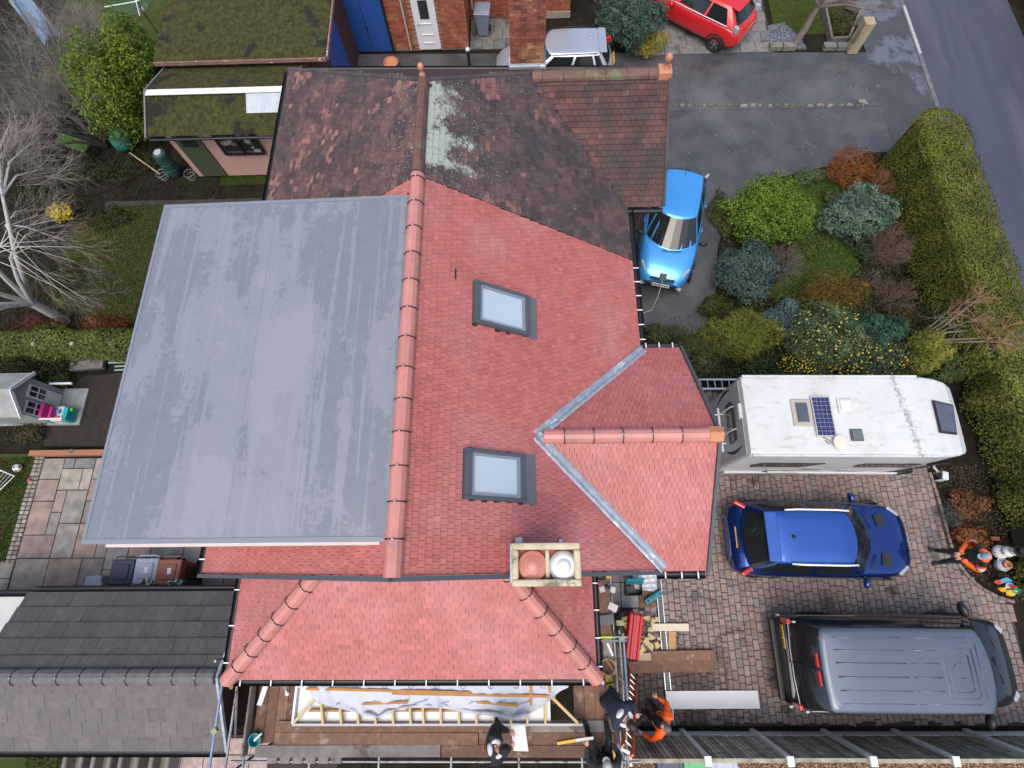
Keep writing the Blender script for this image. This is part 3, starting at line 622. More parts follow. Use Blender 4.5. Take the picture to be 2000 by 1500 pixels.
# lumpy stone edging between the two drives
ed = thing('stone_edging', 'line of pale mossy stones between the two tarmac drives', 'edging', G(1500, 207))
M_stone = palmat('edging_stone', [(.20, .19, .16), (.12, .125, .08), (.09, .11, .05), (.24, .23, .20), (.14, .13, .11)], rough=.9, bump=.8, bscale=30)
u = 1312
while u < 1690:
    w = rnd(7, 22); p = G(u, 206 + rnd(-2, 2)); q = G(u + w - 2, 206); L = (q - p).length
    b = MB(); b.val = rnd(0, 1); k = 7
    pts = [(math.cos(2 * math.pi * i / k) * L * .52 * rnd(.8, 1.1), math.sin(2 * math.pi * i / k) * .07 * rnd(.8, 1.2)) for i in range(k)]
    c = (p + q) / 2; n = len(b.v); b.v += [(c.x + a, c.y + d, -.02) for a, d in pts] + [(c.x + a * .75, c.y + d * .7, rnd(.03, .06)) for a, d in pts]
    b.idx(n, [tuple(range(k, 2 * k))] + [(i, (i + 1) % k, k + (i + 1) % k, k + i) for i in range(k)]); b.build('stone', M_stone, ed); u += w
b = MB(); c = G(1683, 199); b.cbox((c.x, c.y, .02), .26, .16, .06, .05); b.cbox((c.x + .12, c.y - .1, .02), .1, .08, .05, .3); b.build('stone_block', M_stone, ed, bevel=.015)
# ---- slabs
def slab_obj(name, x0, x1, y0, y1, z, m, parent, tv, bev=.006, gap=.007, th=.035):
    b = MB(); b.val = tv; g = gap; j = lambda: rnd(-.004, .004); c = bev
    lo = [(x0 + g + j(), y0 + g + j()), (x1 - g + j(), y0 + g + j()), (x1 - g + j(), y1 - g + j()), (x0 + g + j(), y1 - g + j())]
    mx, my = (x0 + x1) / 2, (y0 + y1) / 2
    hi = [(p[0] + (c if p[0] < mx else -c), p[1] + (c if p[1] < my else -c)) for p in lo]; dz_ = rnd(-.003, .003)
    B0 = [(p[0], p[1], z - th) for p in lo]; B1 = [(p[0], p[1], z - c + dz_) for p in lo]; B2 = [(p[0], p[1], z + dz_) for p in hi]
    b.face(B2)
    for A, B in ((B0, B1), (B1, B2)):
        for i in range(4): b.face([A[i], A[(i + 1) % 4], B[(i + 1) % 4], B[i]])
    return b if parent is None else b.build(name, m, parent)
def slab_grid(x0, x1, y0, y1, w, h, z, m, parent, ok=lambda x, y: True, bond=0, name='paving_slab'):
    y = y0; r = 0
    while y < y1 - .05:
        x = x0 - (w * bond if r % 2 else 0)
        while x < x1 - .03:
            a, c = max(x, x0), min(x + w, x1)
            if c - a > .06 and ok((a + c) / 2, y + h / 2): slab_obj(name, a, c, y, min(y + h, y1), z, m, parent, rnd(0, 1))
            x += w
        y += h; r += 1
M_conc = palmat('concrete_slab', [(.15, .145, .14), (.19, .18, .175), (.13, .135, .13), (.18, .17, .155)], rough=.7, dirt=(.07, .075, .06), dscale=1.6)
rp = sheet('parking_pavement', [(4.2, 17.55), (9.3, 17.4), (9.3, 21.5), (4.2, 21.5)], -.012, M_joint2)
slab_grid(4.25, 9.25, 17.5, 21.3, .55, .5, .014, M_conc, rp, bond=.5, ok=lambda x, y: y > 17.5)
yp = sheet('yard_pavement', [(-1.8, 18.02), (.9, 18.02), (.9, 19.7), (-1.8, 19.7)], -.012, M_joint2)
slab_grid(-1.8, .9, 18.02, 19.6, .45, .52, .012, M_conc, yp, bond=.3)
# ---- block paved drive
DRIVE = [(1.3, -3.72), (12.0, -3.72), (11.95, -2.5), (12.05, -1.06)] + [tuple(p) for p in px((1978, 1174), (1945, 1165), (1915, 1148), (1890, 1127), (1868, 1100), (1852, 1060), (1840, 1010), (1812, 920))] + [(10.75, 4.6), (2.75, 4.6), (2.75, -.2), (1.3, -.2)]
drive = sheet('block_drive', DRIVE, -.014, M_joint2)
PAL = [(.225, .165, .145), (.27, .20, .172), (.19, .162, .148), (.29, .23, .20), (.21, .185, .172), (.165, .148, .14), (.25, .168, .148), (.24, .20, .178)]
M_block = palmat('paving_block', PAL, rough=.62, bump=.5, bscale=45, scale=14, amt=.22, dirt=(.085, .062, .052), dlo=.60, dhi=.68, dscale=1.15)
def mud(m):
    M_, NZ, MP, RG, over, pos, xyz = node_kit(m)
    dx = M_('MULTIPLY', M_('SUBTRACT', xyz[0], 3.1), .55); dy = M_('MULTIPLY', M_('SUBTRACT', xyz[1], -3.0), .9); d = M_('SQRT', M_('ADD', M_('MULTIPLY', dx, dx), M_('MULTIPLY', dy, dy)))
    over(M_('MULTIPLY', RG(M_('SUBTRACT', NZ(pos, 3.2, 9, .65), M_('MULTIPLY', d, .30)), .22, .34), .85), (.085, .058, .046))
    over(M_('MULTIPLY', RG(M_('SUBTRACT', NZ(MP(pos, (1, 1, 1), (5, 3, 1)), 2.1, 9, .68), M_('MULTIPLY', d, .05)), .47, .52), .75), (.075, .054, .045))
mud(M_block)
NOBLK = [(1.25, 1.95, -3.9, -.1), (1.95, 3.36, -1.15, .1), (3.30, 3.46, -3.9, .0)]
blks = []; x = 1.3
random.seed(11)
while x < 12.1:
    wd = .152; y = -3.72 + rnd(0, .1)
    while y < 4.6:
        L = random.choice((.13, .17, .205, .205, .24)); cx, cy = x + wd / 2, y + L / 2
        if inpoly(cx, cy, DRIVE) and not any(a < cx < b_ and c < cy < d for a, b_, c, d in NOBLK): blks.append((x, x + wd, y, y + L))
        y += L
    x += wd
def seen(b_):                                        # rough visibility: not under the vehicles
    cx, cy = (b_[0] + b_[1]) / 2, (b_[2] + b_[3]) / 2
    return not (5.0 < cx < 9.6 and -.6 < cy < 1.5) and not (5.5 < cx < 11.3 and -3.3 < cy < -1.1) and not (cx > 4.9 and 2.1 < cy < 4.3) and cx > 3.5
blks.sort(key=lambda q: (not seen(q), math.hypot((q[0] + q[1]) / 2, (q[2] + q[3]) / 2)))
fld = MB()
for i, q in enumerate(blks):
    t = slab_obj('block', *q, rnd(-.003, .003), M_block, None if i >= 300 else drive, min(.999, rnd(0, 1)), bev=.011, gap=.006, th=.02)
    if i >= 300:
        n = len(fld.v); fld.v += t.v; fld.f += [tuple(n + k for k in f) for f in t.f]; fld.mi += t.mi; fld.a += t.a
fld.build('block_field', M_block, drive, kind='stuff')
M_edge = palmat('edging_block', [(.20, .14, .12), (.24, .19, .165), (.16, .14, .13)], rough=.7)
ek = thing('drive_edging', 'narrow raised block edging along the curved end of the drive', 'edging', G(1850, 1075))
ep = [Vector((*p, 0)) for p in px((1812, 922), (1828, 970), (1842, 1020), (1853, 1062), (1868, 1100), (1890, 1129), (1915, 1150), (1945, 1166), (1978, 1176))]
for i in range(len(ep) - 1):
    n = max(2, int((ep[i + 1] - ep[i]).length / .21))
    for k in range(n):
        a, c = lerp(ep[i], ep[i + 1], (k + .03) / n), lerp(ep[i], ep[i + 1], (k + .97) / n); b = MB(); b.val = rnd(0, 1)
        b.beam(a + Vector((.03, 0, .0)), c + Vector((.03, 0, .0)), .075, .09); b.build('edging_block', M_edge, ek, bevel=.01)
# drain channel
dc = thing('drain_channel', 'long narrow slotted drain channel crossing the block drive', 'drain', (3.38, -1.9, 0))
b = MB()
for x in (3.315, 3.445): b.box(x - .008, x + .008, -3.70, -.02, -.02, .006)
b.build('channel_frame', M_steel, dc)
b = MB(); b.box(3.323, 3.437, -3.70, -.02, -.05, -.045); b.build('channel_bed', M_black, dc)
b = MB(); y = -3.69
while y < -.03: b.box(3.324, 3.436, y, y + .016, -.014, -.002); y += .036
b.build('grate_bars', mat('galvanised', (.17, .18, .19), rough=.4, metal=.7), dc, kind='stuff')
# slabs and gravel by the wing
ds = sheet('door_pavement', [(1.95, -1.14), (2.84, -1.14), (2.84, .1), (1.95, .1)], -.011, M_joint2)
slab_grid(1.95, 2.84, -1.13, .08, .45, .6, .010, palmat('smooth_slab', [(.20, .19, .195), (.24, .225, .23), (.18, .17, .175)], rough=.5, bump=.1, dirt=(.26, .27, .28), dlo=.5, dhi=.62), ds)
gs = sheet('gravel_strip', [(2.86, -1.13), (3.28, -1.13), (3.28, .1), (2.86, .1)], -.006, M_gravel)
def pebbles(parent, poly, n, r0, r1, cols, z=0.0, name='pebbles', seedv=3):
    random.seed(seedv); m = palmat(name + '_stone', cols, rough=.75, amt=.2); b = MB()
    xs = [p[0] for p in poly]; ys = [p[1] for p in poly]; k = 0
    while k < n:
        x, y = rnd(min(xs), max(xs)), rnd(min(ys), max(ys)); k += 1
        if not inpoly(x, y, poly): continue
        r = rnd(r0, r1); b.val = rnd(0, 1) * .998; a = rnd(0, 6.3); e = rnd(.6, 1)
        nn = len(b.v); P4 = [(x + math.cos(a + i * 1.5708) * r * (1 if i % 2 else e), y + math.sin(a + i * 1.5708) * r * (1 if i % 2 else e)) for i in range(4)]
        b.v += [(p[0], p[1], z - .004) for p in P4] + [(lerp(p[0], x, .45), lerp(p[1], y, .45), z + r * .8) for p in P4]
        b.idx(nn, [(4, 5, 6, 7)] + [(i, (i + 1) % 4, 4 + (i + 1) % 4, 4 + i) for i in range(4)])
    return b.build(name, m, parent, kind='stuff')
GC = [(.38, .24, .13), (.22, .13, .07), (.12, .07, .045), (.45, .33, .22), (.28, .15, .08)]
pebbles(gs, [(2.86, -1.13), (3.28, -1.13), (3.28, .1), (2.86, .1)], 1500, .012, .025, GC)
g2 = sheet('gravel_strip', [(2.1, -9), (13.2, -9), (13.2, -4.0), (2.1, -4.0)], -.02, M_gravel)
pebbles(g2, [(2.2, -4.9), (12.5, -4.9), (12.5, -4.05), (2.2, -4.05)], 9000, .018, .036, GC, z=-.012)
g3 = sheet('gravel_patch', [(2.3, -1.62), (2.95, -1.62), (2.95, -1.3), (2.3, -1.3)], .003, M_gravel); pebbles(g3, [(2.3, -1.62), (2.95, -1.62), (2.95, -1.3), (2.3, -1.3)], 500, .012, .024, [(.30, .17, .12), (.2, .1, .08), (.35, .22, .16)], z=.008)
# mud film on the drive by the scaffold is part of the block material; loose white offcut dust is left out
# ---- sandstone patio
patio = sheet('patio', [(-14.6, -.75), (-5.2, -.75), (-5.2, 2.86), (-13.62, 2.86), (-13.62, .08), (-14.6, .08)], -.012, M_joint2)
M_sand = palmat('sandstone_slab', [(.20, .19, .17), (.29, .26, .21), (.27, .20, .155), (.16, .165, .16), (.31, .27, .24), (.24, .18, .165), (.33, .25, .17)], rough=.7, bump=.35, bscale=25, scale=3.5, amt=.3)
random.seed(5); U_ = .30; gx, gy = 28, 12; occ = [[False] * gy for _ in range(gx)]
for j in range(gy):
    for i in range(gx):
        if occ[i][j]: continue
        opts = [(3, 2), (2, 3), (2, 2), (2, 2), (3, 3), (2, 1), (1, 2), (1, 1)]; random.shuffle(opts); opts.sort(key=lambda o: -(o[0] * o[1] > 3) + rnd(0, .9))
        for w, h in opts + [(1, 1)]:
            if i + w <= gx and j + h <= gy and not any(occ[i + a][j + c] for a in range(w) for c in range(h)): break
        for a in range(w):
            for c in range(h): occ[i + a][j + c] = True
        x0 = -13.60 + i * U_; y0 = -.74 + j * U_
        slab_obj('sandstone_slab', x0, x0 + w * U_, y0, y0 + h * U_, .012, M_sand, patio, rnd(0, 1), gap=.011, bev=.008)
slab_grid(-14.6, -13.62, -.74, .06, .6, .4, .012, M_sand, patio)
se = thing('sett_edging', 'double row of small stone setts between patio and lawn', 'edging', (-13.72, 1.5, 0)); y = .02
while y < 2.84:
    for cx in (-13.83, -13.69): slab_obj('sett', cx - .07, cx + .07, y, y + .115, .016, palmat('sett', [(.30, .26, .21), (.22, .18, .155), (.36, .33, .28)], rough=.8) if 'M_sett' not in globals() else M_sett, se, rnd(0, 1), bev=.018, gap=.008)
    y += .117
for k in range(6): slab_obj('sett', -14.6 + k * .117, -14.6 + k * .117 + .115, -.04 + .03, .10, .016, bpy.data.materials['sett'], se, rnd(0, 1), bev=.018, gap=.008)
lawn = sheet('lawn', [(-22, .10), (-13.92, .10), (-13.92, 3.0), (-22, 3.0)], -.006, M_grass)
lawn2 = sheet('lawn', [tuple(p) for p in px((85, 560), (150, 440), (230, 400), (330, 400), (420, 420), (420, 600), (300, 640), (110, 600))], -.010, M_grass)
lawn3 = sheet('lawn', [tuple(p) for p in px((1560, 340), (1640, 330), (1650, 440), (1680, 520), (1640, 560), (1530, 600), (1500, 575), (1545, 500), (1560, 420), (1540, 350))], -.008, M_grass)
lawn4 = sheet('lawn', [(9.5, 18.4), (12.2, 18.3), (12.2, 22), (9.5, 22)], -.008, M_grass)
lawn5 = sheet('lawn', [(-18, 16.3), (-11.6, 16.3), (-11.6, 22), (-18, 22)], -.008, M_grass)
lawn6 = sheet('grass_strip', [(-10.2, 12.2), (-6, 12.2), (-6, 12.5), (-10.2, 12.5)], -.008, M_grass)
lawn7 = sheet('lawn', [(-14, -9), (-9.4, -9), (-9.4, -4.1), (-14, -4.1)], -.008, M_grass)
ppl = sheet('garden_path', [(-14, 10.75), (-5.6, 10.75), (-5.6, 11.6), (-14, 11.6)], -.016, mat('dark_path', (.028, .025, .022), (.045, .038, .033), scale=3, rough=.8, bump=.4))
tp = sheet('terrace', [(-10.4, -9), (-4.5, -9), (-4.5, -3.9), (-10.4, -3.9)], -.02, M_joint2)
slab_grid(-9.9, -6.15, -5.4, -3.95, .55, .55, .006, palmat('pink_slab', [(.33, .25, .22), (.38, .30, .27), (.30, .25, .23)], rough=.8), tp)
# dark bare bed and sleeper beside the patio
bed = sheet('bare_bed', [tuple(p) for p in px((165, 735), (245, 728), (225, 872), (85, 872), (100, 800))], .03, mat('dark_mulch', (.016, .011, .009), (.030, .021, .016), scale=5, rough=.9, bump=.9, bscale=50))
b = MB(); p0, p1 = G(62, 886, .12), G(235, 884, .12); b.beam(p0, p1, .16, .2); b.build('timber_sleeper', mat('sleeper', (.36, .15, .075), (.25, .11, .06), scale=4, stretch=(.5, 6, 6), rough=.8, bump=.4), bevel=.012, label='orange brown timber sleeper between dark bed and sandstone patio', cat='sleeper')
b = MB(); c = G(139, 881, .23); b.cbox(c, .1, .09, .02, .2); b.build('tile_offcut', M_conc, label='small pale tile piece lying on the timber sleeper', cat='tile')
c1, c2 = G(195, 712, .08), G(225, 735, .05)
b = MB(); b.beam(G(140, 714, .08), G(205, 708, .08), .38, .16); b.build('concrete_step', M_conc, label='grey concrete step beside the dark bare bed', cat='step', bevel=.02)
def blades(parent, poly, n, h, cols, name='grass_blades', seedv=1, lean=.5, w=.010, z=-.006):
    random.seed(seedv); m = leafmat(name + '_green', cols[0], cols[1]); b = MB()
    xs = [p[0] for p in poly]; ys = [p[1] for p in poly]
    for _ in range(n):
        x, y = rnd(min(xs), max(xs)), rnd(min(ys), max(ys))
        if not inpoly(x, y, poly): continue
        b.val = rnd(0, 1); a = rnd(0, 6.28); hh = h * rnd(.5, 1.2); dx, dy = math.cos(a) * w, math.sin(a) * w; lx, ly = rnd(-lean, lean) * hh, rnd(-lean, lean) * hh
        b.face([(x - dx, y - dy, z), (x + dx, y + dy, z), (x + lx, y + ly, z + hh)])
    return b.build(name, m, parent, kind='stuff')
blades(lawn, [(-16.5, .12), (-13.93, .12), (-13.93, 2.9), (-16.5, 2.9)], 14000, .05, ((.03, .06, .012), (.10, .13, .03)), seedv=2)
blades(lawn2, [v.co[:2] for v in lawn2.data.vertices][:8], 26000, .06, ((.035, .055, .012), (.11, .12, .03)), seedv=3)
blades(lawn3, [v.co[:2] for v in lawn3.data.vertices][:10], 26000, .08, ((.035, .085, .018), (.13, .23, .05)), seedv=4)
blades(lawn4, [(9.5, 18.4), (12.2, 18.3), (12.2, 21), (9.5, 21)], 9000, .06, ((.05, .10, .015), (.12, .18, .03)), seedv=5)
blades(lawn5, [(-16, 16.3), (-11.6, 16.3), (-11.6, 19), (-16, 19)], 8000, .07, ((.015, .05, .012), (.04, .10, .02)), seedv=6)
blades(lawn6, [(-10.2, 12.2), (-6, 12.2), (-6, 12.5), (-10.2, 12.5)], 2500, .05, ((.03, .07, .012), (.08, .14, .03)), seedv=7)
blades(lawn7, [(-12, -5), (-9.4, -5), (-9.4, -4.1), (-12, -4.1)], 3500, .06, ((.03, .05, .012), (.09, .1, .04)), seedv=8)
# ================================================================== vehicles (local x forward, y left)
M_tyre = mat('tyre', (.014, .014, .014), rough=.8); M_rim = mat('alloy', (.45, .46, .47), rough=.3, metal=.9)
M_cglass = mat('car_glass', (.014, .018, .019), rough=.09, spec=.6)
M_trim = mat('black_trim', (.014, .014, .015), rough=.45)
M_redl = mat('red_lamp', (.45, .012, .012), rough=.12, coat=1); M_clearl = mat('clear_lamp', (.34, .37, .40), rough=.1, coat=1)
M_yplate = mat('yellow_plate', (.75, .42, .02), rough=.4); M_wplate = mat('white_plate', (.72, .72, .70), rough=.4)
def paint(name, c, metal=.35, rough=.32): return mat(name, c, tuple(k * .93 for k in c), scale=1.5, rough=rough, metal=metal, coat=.8)
def loft(sections, mirror=True):
    b = MB(); rows = []
    for x, pts in sections:
        full = [(x, y, z) for y, z in pts] + [(x, -y, z) for y, z in reversed(pts[:-1])]
        rows.append(len(b.v)); b.v.extend(full); n = len(full)
    fs = [(rows[i] + j, rows[i] + j + 1, rows[i + 1] + j + 1, rows[i + 1] + j) for i in range(len(rows) - 1) for j in range(n - 1)]
    b.idx(0, fs); b.idx(0, [tuple(rows[0] + j for j in range(n)), tuple(rows[-1] + j for j in range(n - 1, -1, -1))])
    b.idx(0, [(rows[i] + n - 1, rows[i], rows[i + 1], rows[i + 1] + n - 1) for i in range(len(rows) - 1)])
    return b
def body_sec(w, zb, zs, zt):
    return [(w * .80, zb), (w * .965, zb + .07), (w, lerp(zb, zs, .42)), (w * .992, lerp(zb, zs, .75)), (w * .95, zs), (w * .86, lerp(zs, zt, .62)), (w * .58, lerp(zs, zt, .93)), (w * .28, zt), (0, zt + .012)]
class Ring:
    def __init__(s, xf, xr, w, z, cf, cr, ws=.96):
        h = [(xf - cf * k * k, w * k) for k in (0, .4, .75)] + [(xf - cf * 1.05, w * .94)]
        xa, xb = xf - cf * 1.15 - .05, xr + cr * 1.1 + .05
        h += [(lerp(xa, xb, t), w * (1 - (1 - ws) * (2 * t - 1) ** 2)) for t in (0, .25, .5, .75, 1)]
        h += [(xr + cr, w * .92)] + [(xr + cr * k * k, w * k) for k in (.75, .4, 0)]
        s.h = [Vector((x, y, z)) for x, y in h]
    def at(s, t, sgn):                                # t 0 (front middle) .. 1 (rear middle)
        k = t * (len(s.h) - 1); i = min(int(k), len(s.h) - 2); p = lerp(s.h[i], s.h[i + 1], k - i)
        return Vector((p.x, p.y * sgn, p.z))
N_H = 12                                             # segments of a half ring: 0-3 screen, 3-4 pillar, 4-8 side, 8-9 pillar, 9-12 rear
def shell(belt, roof, crown=.035):
    b = MB(); pts = []
    for r in (belt, roof): pts.append([r.at(i / N_H, 1) for i in range(N_H + 1)] + [r.at(i / N_H, -1) for i in range(N_H - 1, 0, -1)])
    c = sum(pts[1], Vector()) / len(pts[1]); n = len(pts[0])
    pts.append([Vector((lerp(p.x, c.x, .07), p.y * .90, p.z + crown * .55)) for p in pts[1]]); pts.append([Vector((lerp(p.x, c.x, .4), p.y * .55, p.z + crown)) for p in pts[1]])
    for row in pts: b.v.extend([tuple(p) for p in row])
    for k in range(3): b.m = 1 if k else 0; b.idx(0, [(k * n + i, k * n + (i + 1) % n, (k + 1) * n + (i + 1) % n, (k + 1) * n + i) for i in range(n)])
    b.idx(0, [tuple(3 * n + i for i in range(n))]); return b
def panel(belt, roof, t0, t1, v0, v1, sgn, off=.008, nt=4, both=False):
    b = MB(); ts = [lerp(t0, t1, i / nt) for i in range(nt + 1)]
    line = [(t, sgn) for t in ts]
    if both: line = [(t, -1) for t in reversed(ts)] + [(t, 1) for t in ts[1:]]
    for i in range(len(line) - 1):
        A, B = line[i], line[i + 1]; q = []
        for (t, sg), v in ((A, v0), (B, v0), (B, v1), (A, v1)): q.append(lerp(belt.at(t, sg), roof.at(t, sg), v))
        nrm = (q[1] - q[0]).cross(q[3] - q[0]); nrm.normalize(); cen = Vector((lerp(belt.at(0, 1).x, belt.at(1, 1).x, .5), 0, q[0].z))
        if nrm.dot(q[0] - cen) < 0: nrm = -nrm
        b.face([p + nrm * off for p in q])
    return b
def wheel(root, x, y, r, w, sgn):
    b = MB(); c = (x, y, r); ax = (0, sgn, 0)
    b.lathe([(r * .62, -w / 2), (r * .93, -w / 2), (r, -w * .3), (r, w * .3), (r * .93, w / 2), (r * .66, w / 2), (r * .62, w * .25)], c, 22, ax); wl_ = b.build('wheel', M_tyre, root, smooth=True, local=True)
    b = MB(); b.lathe([(r * .62, w * .22), (r * .60, w * .36), (r * .56, w * .3), (.001, w * .18)], c, 20, ax)
    b.build('rim', M_trim, wl_, local=True)
    b = MB()
    for k in range(5):
        t = 2 * math.pi * k / 5; b.beam(Vector(c) + Vector((0, sgn * w * .36, 0)), Vector(c) + Vector((math.cos(t) * r * .6, sgn * w * .36, math.sin(t) * r * .6)), r * .16, w * .1, (0, 1, 0))
    b.lathe([(r * .16, w * .3), (r * .16, w * .42), (.001, w * .43)], c, 12, ax); b.build('spokes', M_rim, wl_, local=True)
def car(name, label, loc, rz, pm, W, secs, belt, roof, wb, wr=.33, side=((.345, .48), (.5, .62), (.63, .70)), screen=(.12, .93), rear=(.12, .80), glass=None, crown=.035, roofm=None):
    root = thing(name, label, 'car', loc, rz); gl = glass or M_cglass
    bd = loft([(x, body_sec(w, zb, zs, zt)) for x, w, zb, zs, zt in secs]).build('body', pm, root, smooth=True, local=True, subsurf=2)
    shell(belt, roof, crown).build('roof', [pm, roofm or pm], root, smooth=True, local=True, bevel=0)
    panel(belt, roof, 0, .255, screen[0], screen[1], 1, both=True).build('windscreen', gl, root, local=True, smooth=True, weld=True)
    panel(belt, roof, .765, 1.0, rear[0], rear[1], 1, both=True).build('rear_window', gl, root, local=True, smooth=True, weld=True)
    for sg in (1, -1):
        for a, c in side: panel(belt, roof, a, c, .10, .88, sg, nt=2).build('side_window', gl, root, local=True)
    for x in (wb / 2, -wb / 2):
        for sg in (1, -1):
            wheel(root, x, sg * (W - .105), wr, .21, sg)
            b = MB(); c = Vector((x, sg * (W - .02), wr)); b.tube([c + Vector((math.cos(t) * (wr + .055), 0, math.sin(t) * (wr + .055))) for t in [math.pi * i / 10 for i in range(11)]], .03, 6); b.build('wheel_arch', M_trim, root, local=True)
    return root
def mirror(root, x, y, z, m, sg, s=1.0):
    b = MB(); M = Matrix.Rotation(sg * .25, 3, 'Z'); b.ball((x, y + sg * .09 * s, z), (.07 * s, .13 * s, .085 * s), 10, 7, M); o = b.build('door_mirror', m, root, smooth=True, local=True)
    b = MB(); b.cbox((x, y, z - .03), .06, .1, .04); b.build('mirror_arm', M_trim, o, local=True)
def plate(root, c, rz, m, tilt=0.0, rx=0):
    M = Matrix.Translation(Vector(c)) @ Matrix.Rotation(rz, 4, 'Z') @ Matrix.Rotation(tilt, 4, 'Y')
    b = MB(); b.obox(M, .012, .50, .11); o = b.build('number_plate', m, root, local=True); b = MB(); x = -.2
    for k in range(7):
        w = rnd(.03, .042); b.obox(M @ Matrix.Translation((.0066, x, 0)), .002, w, .07); x += .06 + (.03 if k == 3 else 0)
    b.build('plate_marks', M_trim, o, local=True)
def rail(root, pts, r, m, name): b = MB(); b.tube(pts, r, 8); b.build(name, m, root, smooth=True, local=True)
# ---- blue SUV
P_blue = paint('metallic_blue', (.008, .038, .20), .7, .3); P_bluer = paint('dewy_skylit_blue', (.018, .085, .36), .6, .42)  # P_bluer: roof-top copy of the blue, lightened for dew and painted-in sky reflection
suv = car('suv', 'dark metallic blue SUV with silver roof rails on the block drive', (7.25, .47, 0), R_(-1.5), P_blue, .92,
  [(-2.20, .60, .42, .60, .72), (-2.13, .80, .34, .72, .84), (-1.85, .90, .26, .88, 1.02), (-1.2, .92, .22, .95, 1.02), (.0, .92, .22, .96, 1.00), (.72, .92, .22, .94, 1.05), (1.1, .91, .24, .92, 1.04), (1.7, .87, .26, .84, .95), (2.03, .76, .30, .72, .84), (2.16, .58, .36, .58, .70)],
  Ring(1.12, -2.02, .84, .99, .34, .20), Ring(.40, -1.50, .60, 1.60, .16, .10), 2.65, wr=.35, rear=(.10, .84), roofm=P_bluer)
for sg in (1, -1):
    rail(suv, [(.30, sg * .60, 1.655), (-.0, sg * .615, 1.68), (-.9, sg * .615, 1.685), (-1.18, sg * .60, 1.655)], .022, M_white, 'roof_rail')
    mirror(suv, .78, sg * .90, 1.03, P_blue, sg)
    b = MB(); b.cbox((-1.93, sg * .775, .93), .34, .10, .17, sg * -.5); b.build('tail_light', M_redl, suv, local=True, bevel=.03)
    b = MB(); b.cbox((1.83, sg * .69, .83), .34, .09, .08, sg * -.62, 0, .2); b.build('headlight', M_clearl, suv, local=True, bevel=.03)
    b = MB()
    for k in range(4): b.cbox((1.28 + k * .052 - abs(k - 1.5) * .0, sg * .46, 1.032 - k * .006), .034, .26, .02, sg * .18)
    b.cbox((1.36, sg * .46, 1.022), .22, .28, .012, sg * .18); b.build('bonnet_vent', M_trim, suv, local=True)
b = MB(); b.cbox((-2.13, 0, .66), .14, 1.36, .12); b.build('rear_bumper_trim', M_trim, suv, local=True, bevel=.03)
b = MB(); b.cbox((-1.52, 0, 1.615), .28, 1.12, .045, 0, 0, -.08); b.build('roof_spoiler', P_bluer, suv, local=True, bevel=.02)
plate(suv, (-2.075, 0, .88), math.pi, M_yplate, .6); rail(suv, [(-1.93, -.02, 1.10), (-1.70, .26, 1.35)], .012, M_trim, 'rear_wiper')
b = MB(); b.lathe([(.05, 0), (.03, .03), (.012, .04), (.006, .10)], (-1.05, 0, 1.64), 10); b.build('aerial', M_trim, suv, local=True)
for y in (-.35, .25): rail(suv, [(1.10, y, 1.06), (.98, y + .5 if y > 0 else y - .35, 1.09)], .012, M_trim, 'wiper')
b = MB(); b.lathe([(.05, 0), (.05, .012), (.001, .014)], (2.08, 0, .80), 12, (1, 0, .6)); b.build('front_badge', M_clearl, suv, local=True)
b = MB(); b.cbox((2.14, 0, .50), .06, .9, .16); b.build('grille', M_trim, suv, local=True)
# ---- light blue hatchback
P_sky = paint('bright_blue', (.07, .38, .85), .45, .3)
cl = car('hatchback', 'bright sky blue hatchback charging beside the dark weathered roof', (4.62, 9.72, 0), R_(-104.5), P_sky, .86,
  [(-2.0, .58, .42, .6, .72), (-1.93, .76, .34, .74, .84), (-1.6, .84, .26, .88, .98), (-.9, .86, .22, .92, .96), (.2, .86, .22, .92, .95), (.72, .86, .22, .90, 1.0), (1.05, .85, .24, .86, .98), (1.55, .80, .26, .76, .88), (1.87, .70, .30, .64, .76), (2.02, .52, .36, .52, .62)],
  Ring(1.18, -1.92, .79, .94, .40, .18), Ring(.28, -1.42, .56, 1.42, .17, .09), 2.58, wr=.31, screen=(.08, .95))
for sg in (1, -1):
    mirror(cl, .70, sg * .86, .98, M_trim, sg, .95)
    b = MB(); b.cbox((1.66, sg * .61, .765), .36, .09, .07, sg * -.55, 0, .25); b.build('headlight', M_clearl, cl, local=True, bevel=.03)
    b = MB(); b.cbox((-1.76, sg * .73, .90), .26, .09, .15, sg * -.4); b.build('tail_light', M_clearl, cl, local=True, bevel=.03)
    b = MB(); b.cbox((1.98, sg * .50, .42), .10, .26, .05, sg * -.5); b.build('daytime_light', M_clearl, cl, local=True)
    for x in (.1, -.8): rail(cl, [(x + .1, sg * .862, .86), (x - .08, sg * .862, .87)], .014, P_sky, 'door_handle')
b = MB(); b.cbox((1.96, 0, .68), .10, .72, .05); b.cbox((1.90, 0, .735), .20, .20, .04, 0, 0, .35); b.build('grille', M_trim, cl, local=True, bevel=.015)
b = MB(); b.cbox((2.03, 0, .46), .05, .9, .14); b.build('lower_grille', M_trim, cl, local=True)
plate(cl, (2.065, 0, .53), 0, M_wplate, -.25); rail(cl, [(-1.22, 0, 1.46), (-1.40, 0, 1.58)], .008, M_trim, 'aerial')
rail(cl, [(1.20, -.2, 1.0), (1.13, .35, 1.02)], .012, M_trim, 'wiper')
b = MB(); b.tube([cl_p for cl_p in (Vector((4.05, 7.80, .75)), Vector((4.05, 7.6, .95)), Vector((4.0, 7.35, .45)), Vector((3.9, 7.15, .06)), Vector((3.3, 6.95, .02)), Vector((2.4, 6.7, .02)), Vector((2.1, 6.65, .6)))], .014, 6); b.build('charging_cable', mat('pale_cable', (.40, .44, .38), rough=.5), label='pale charging cable from the blue hatchback to the house wall', cat='cable')
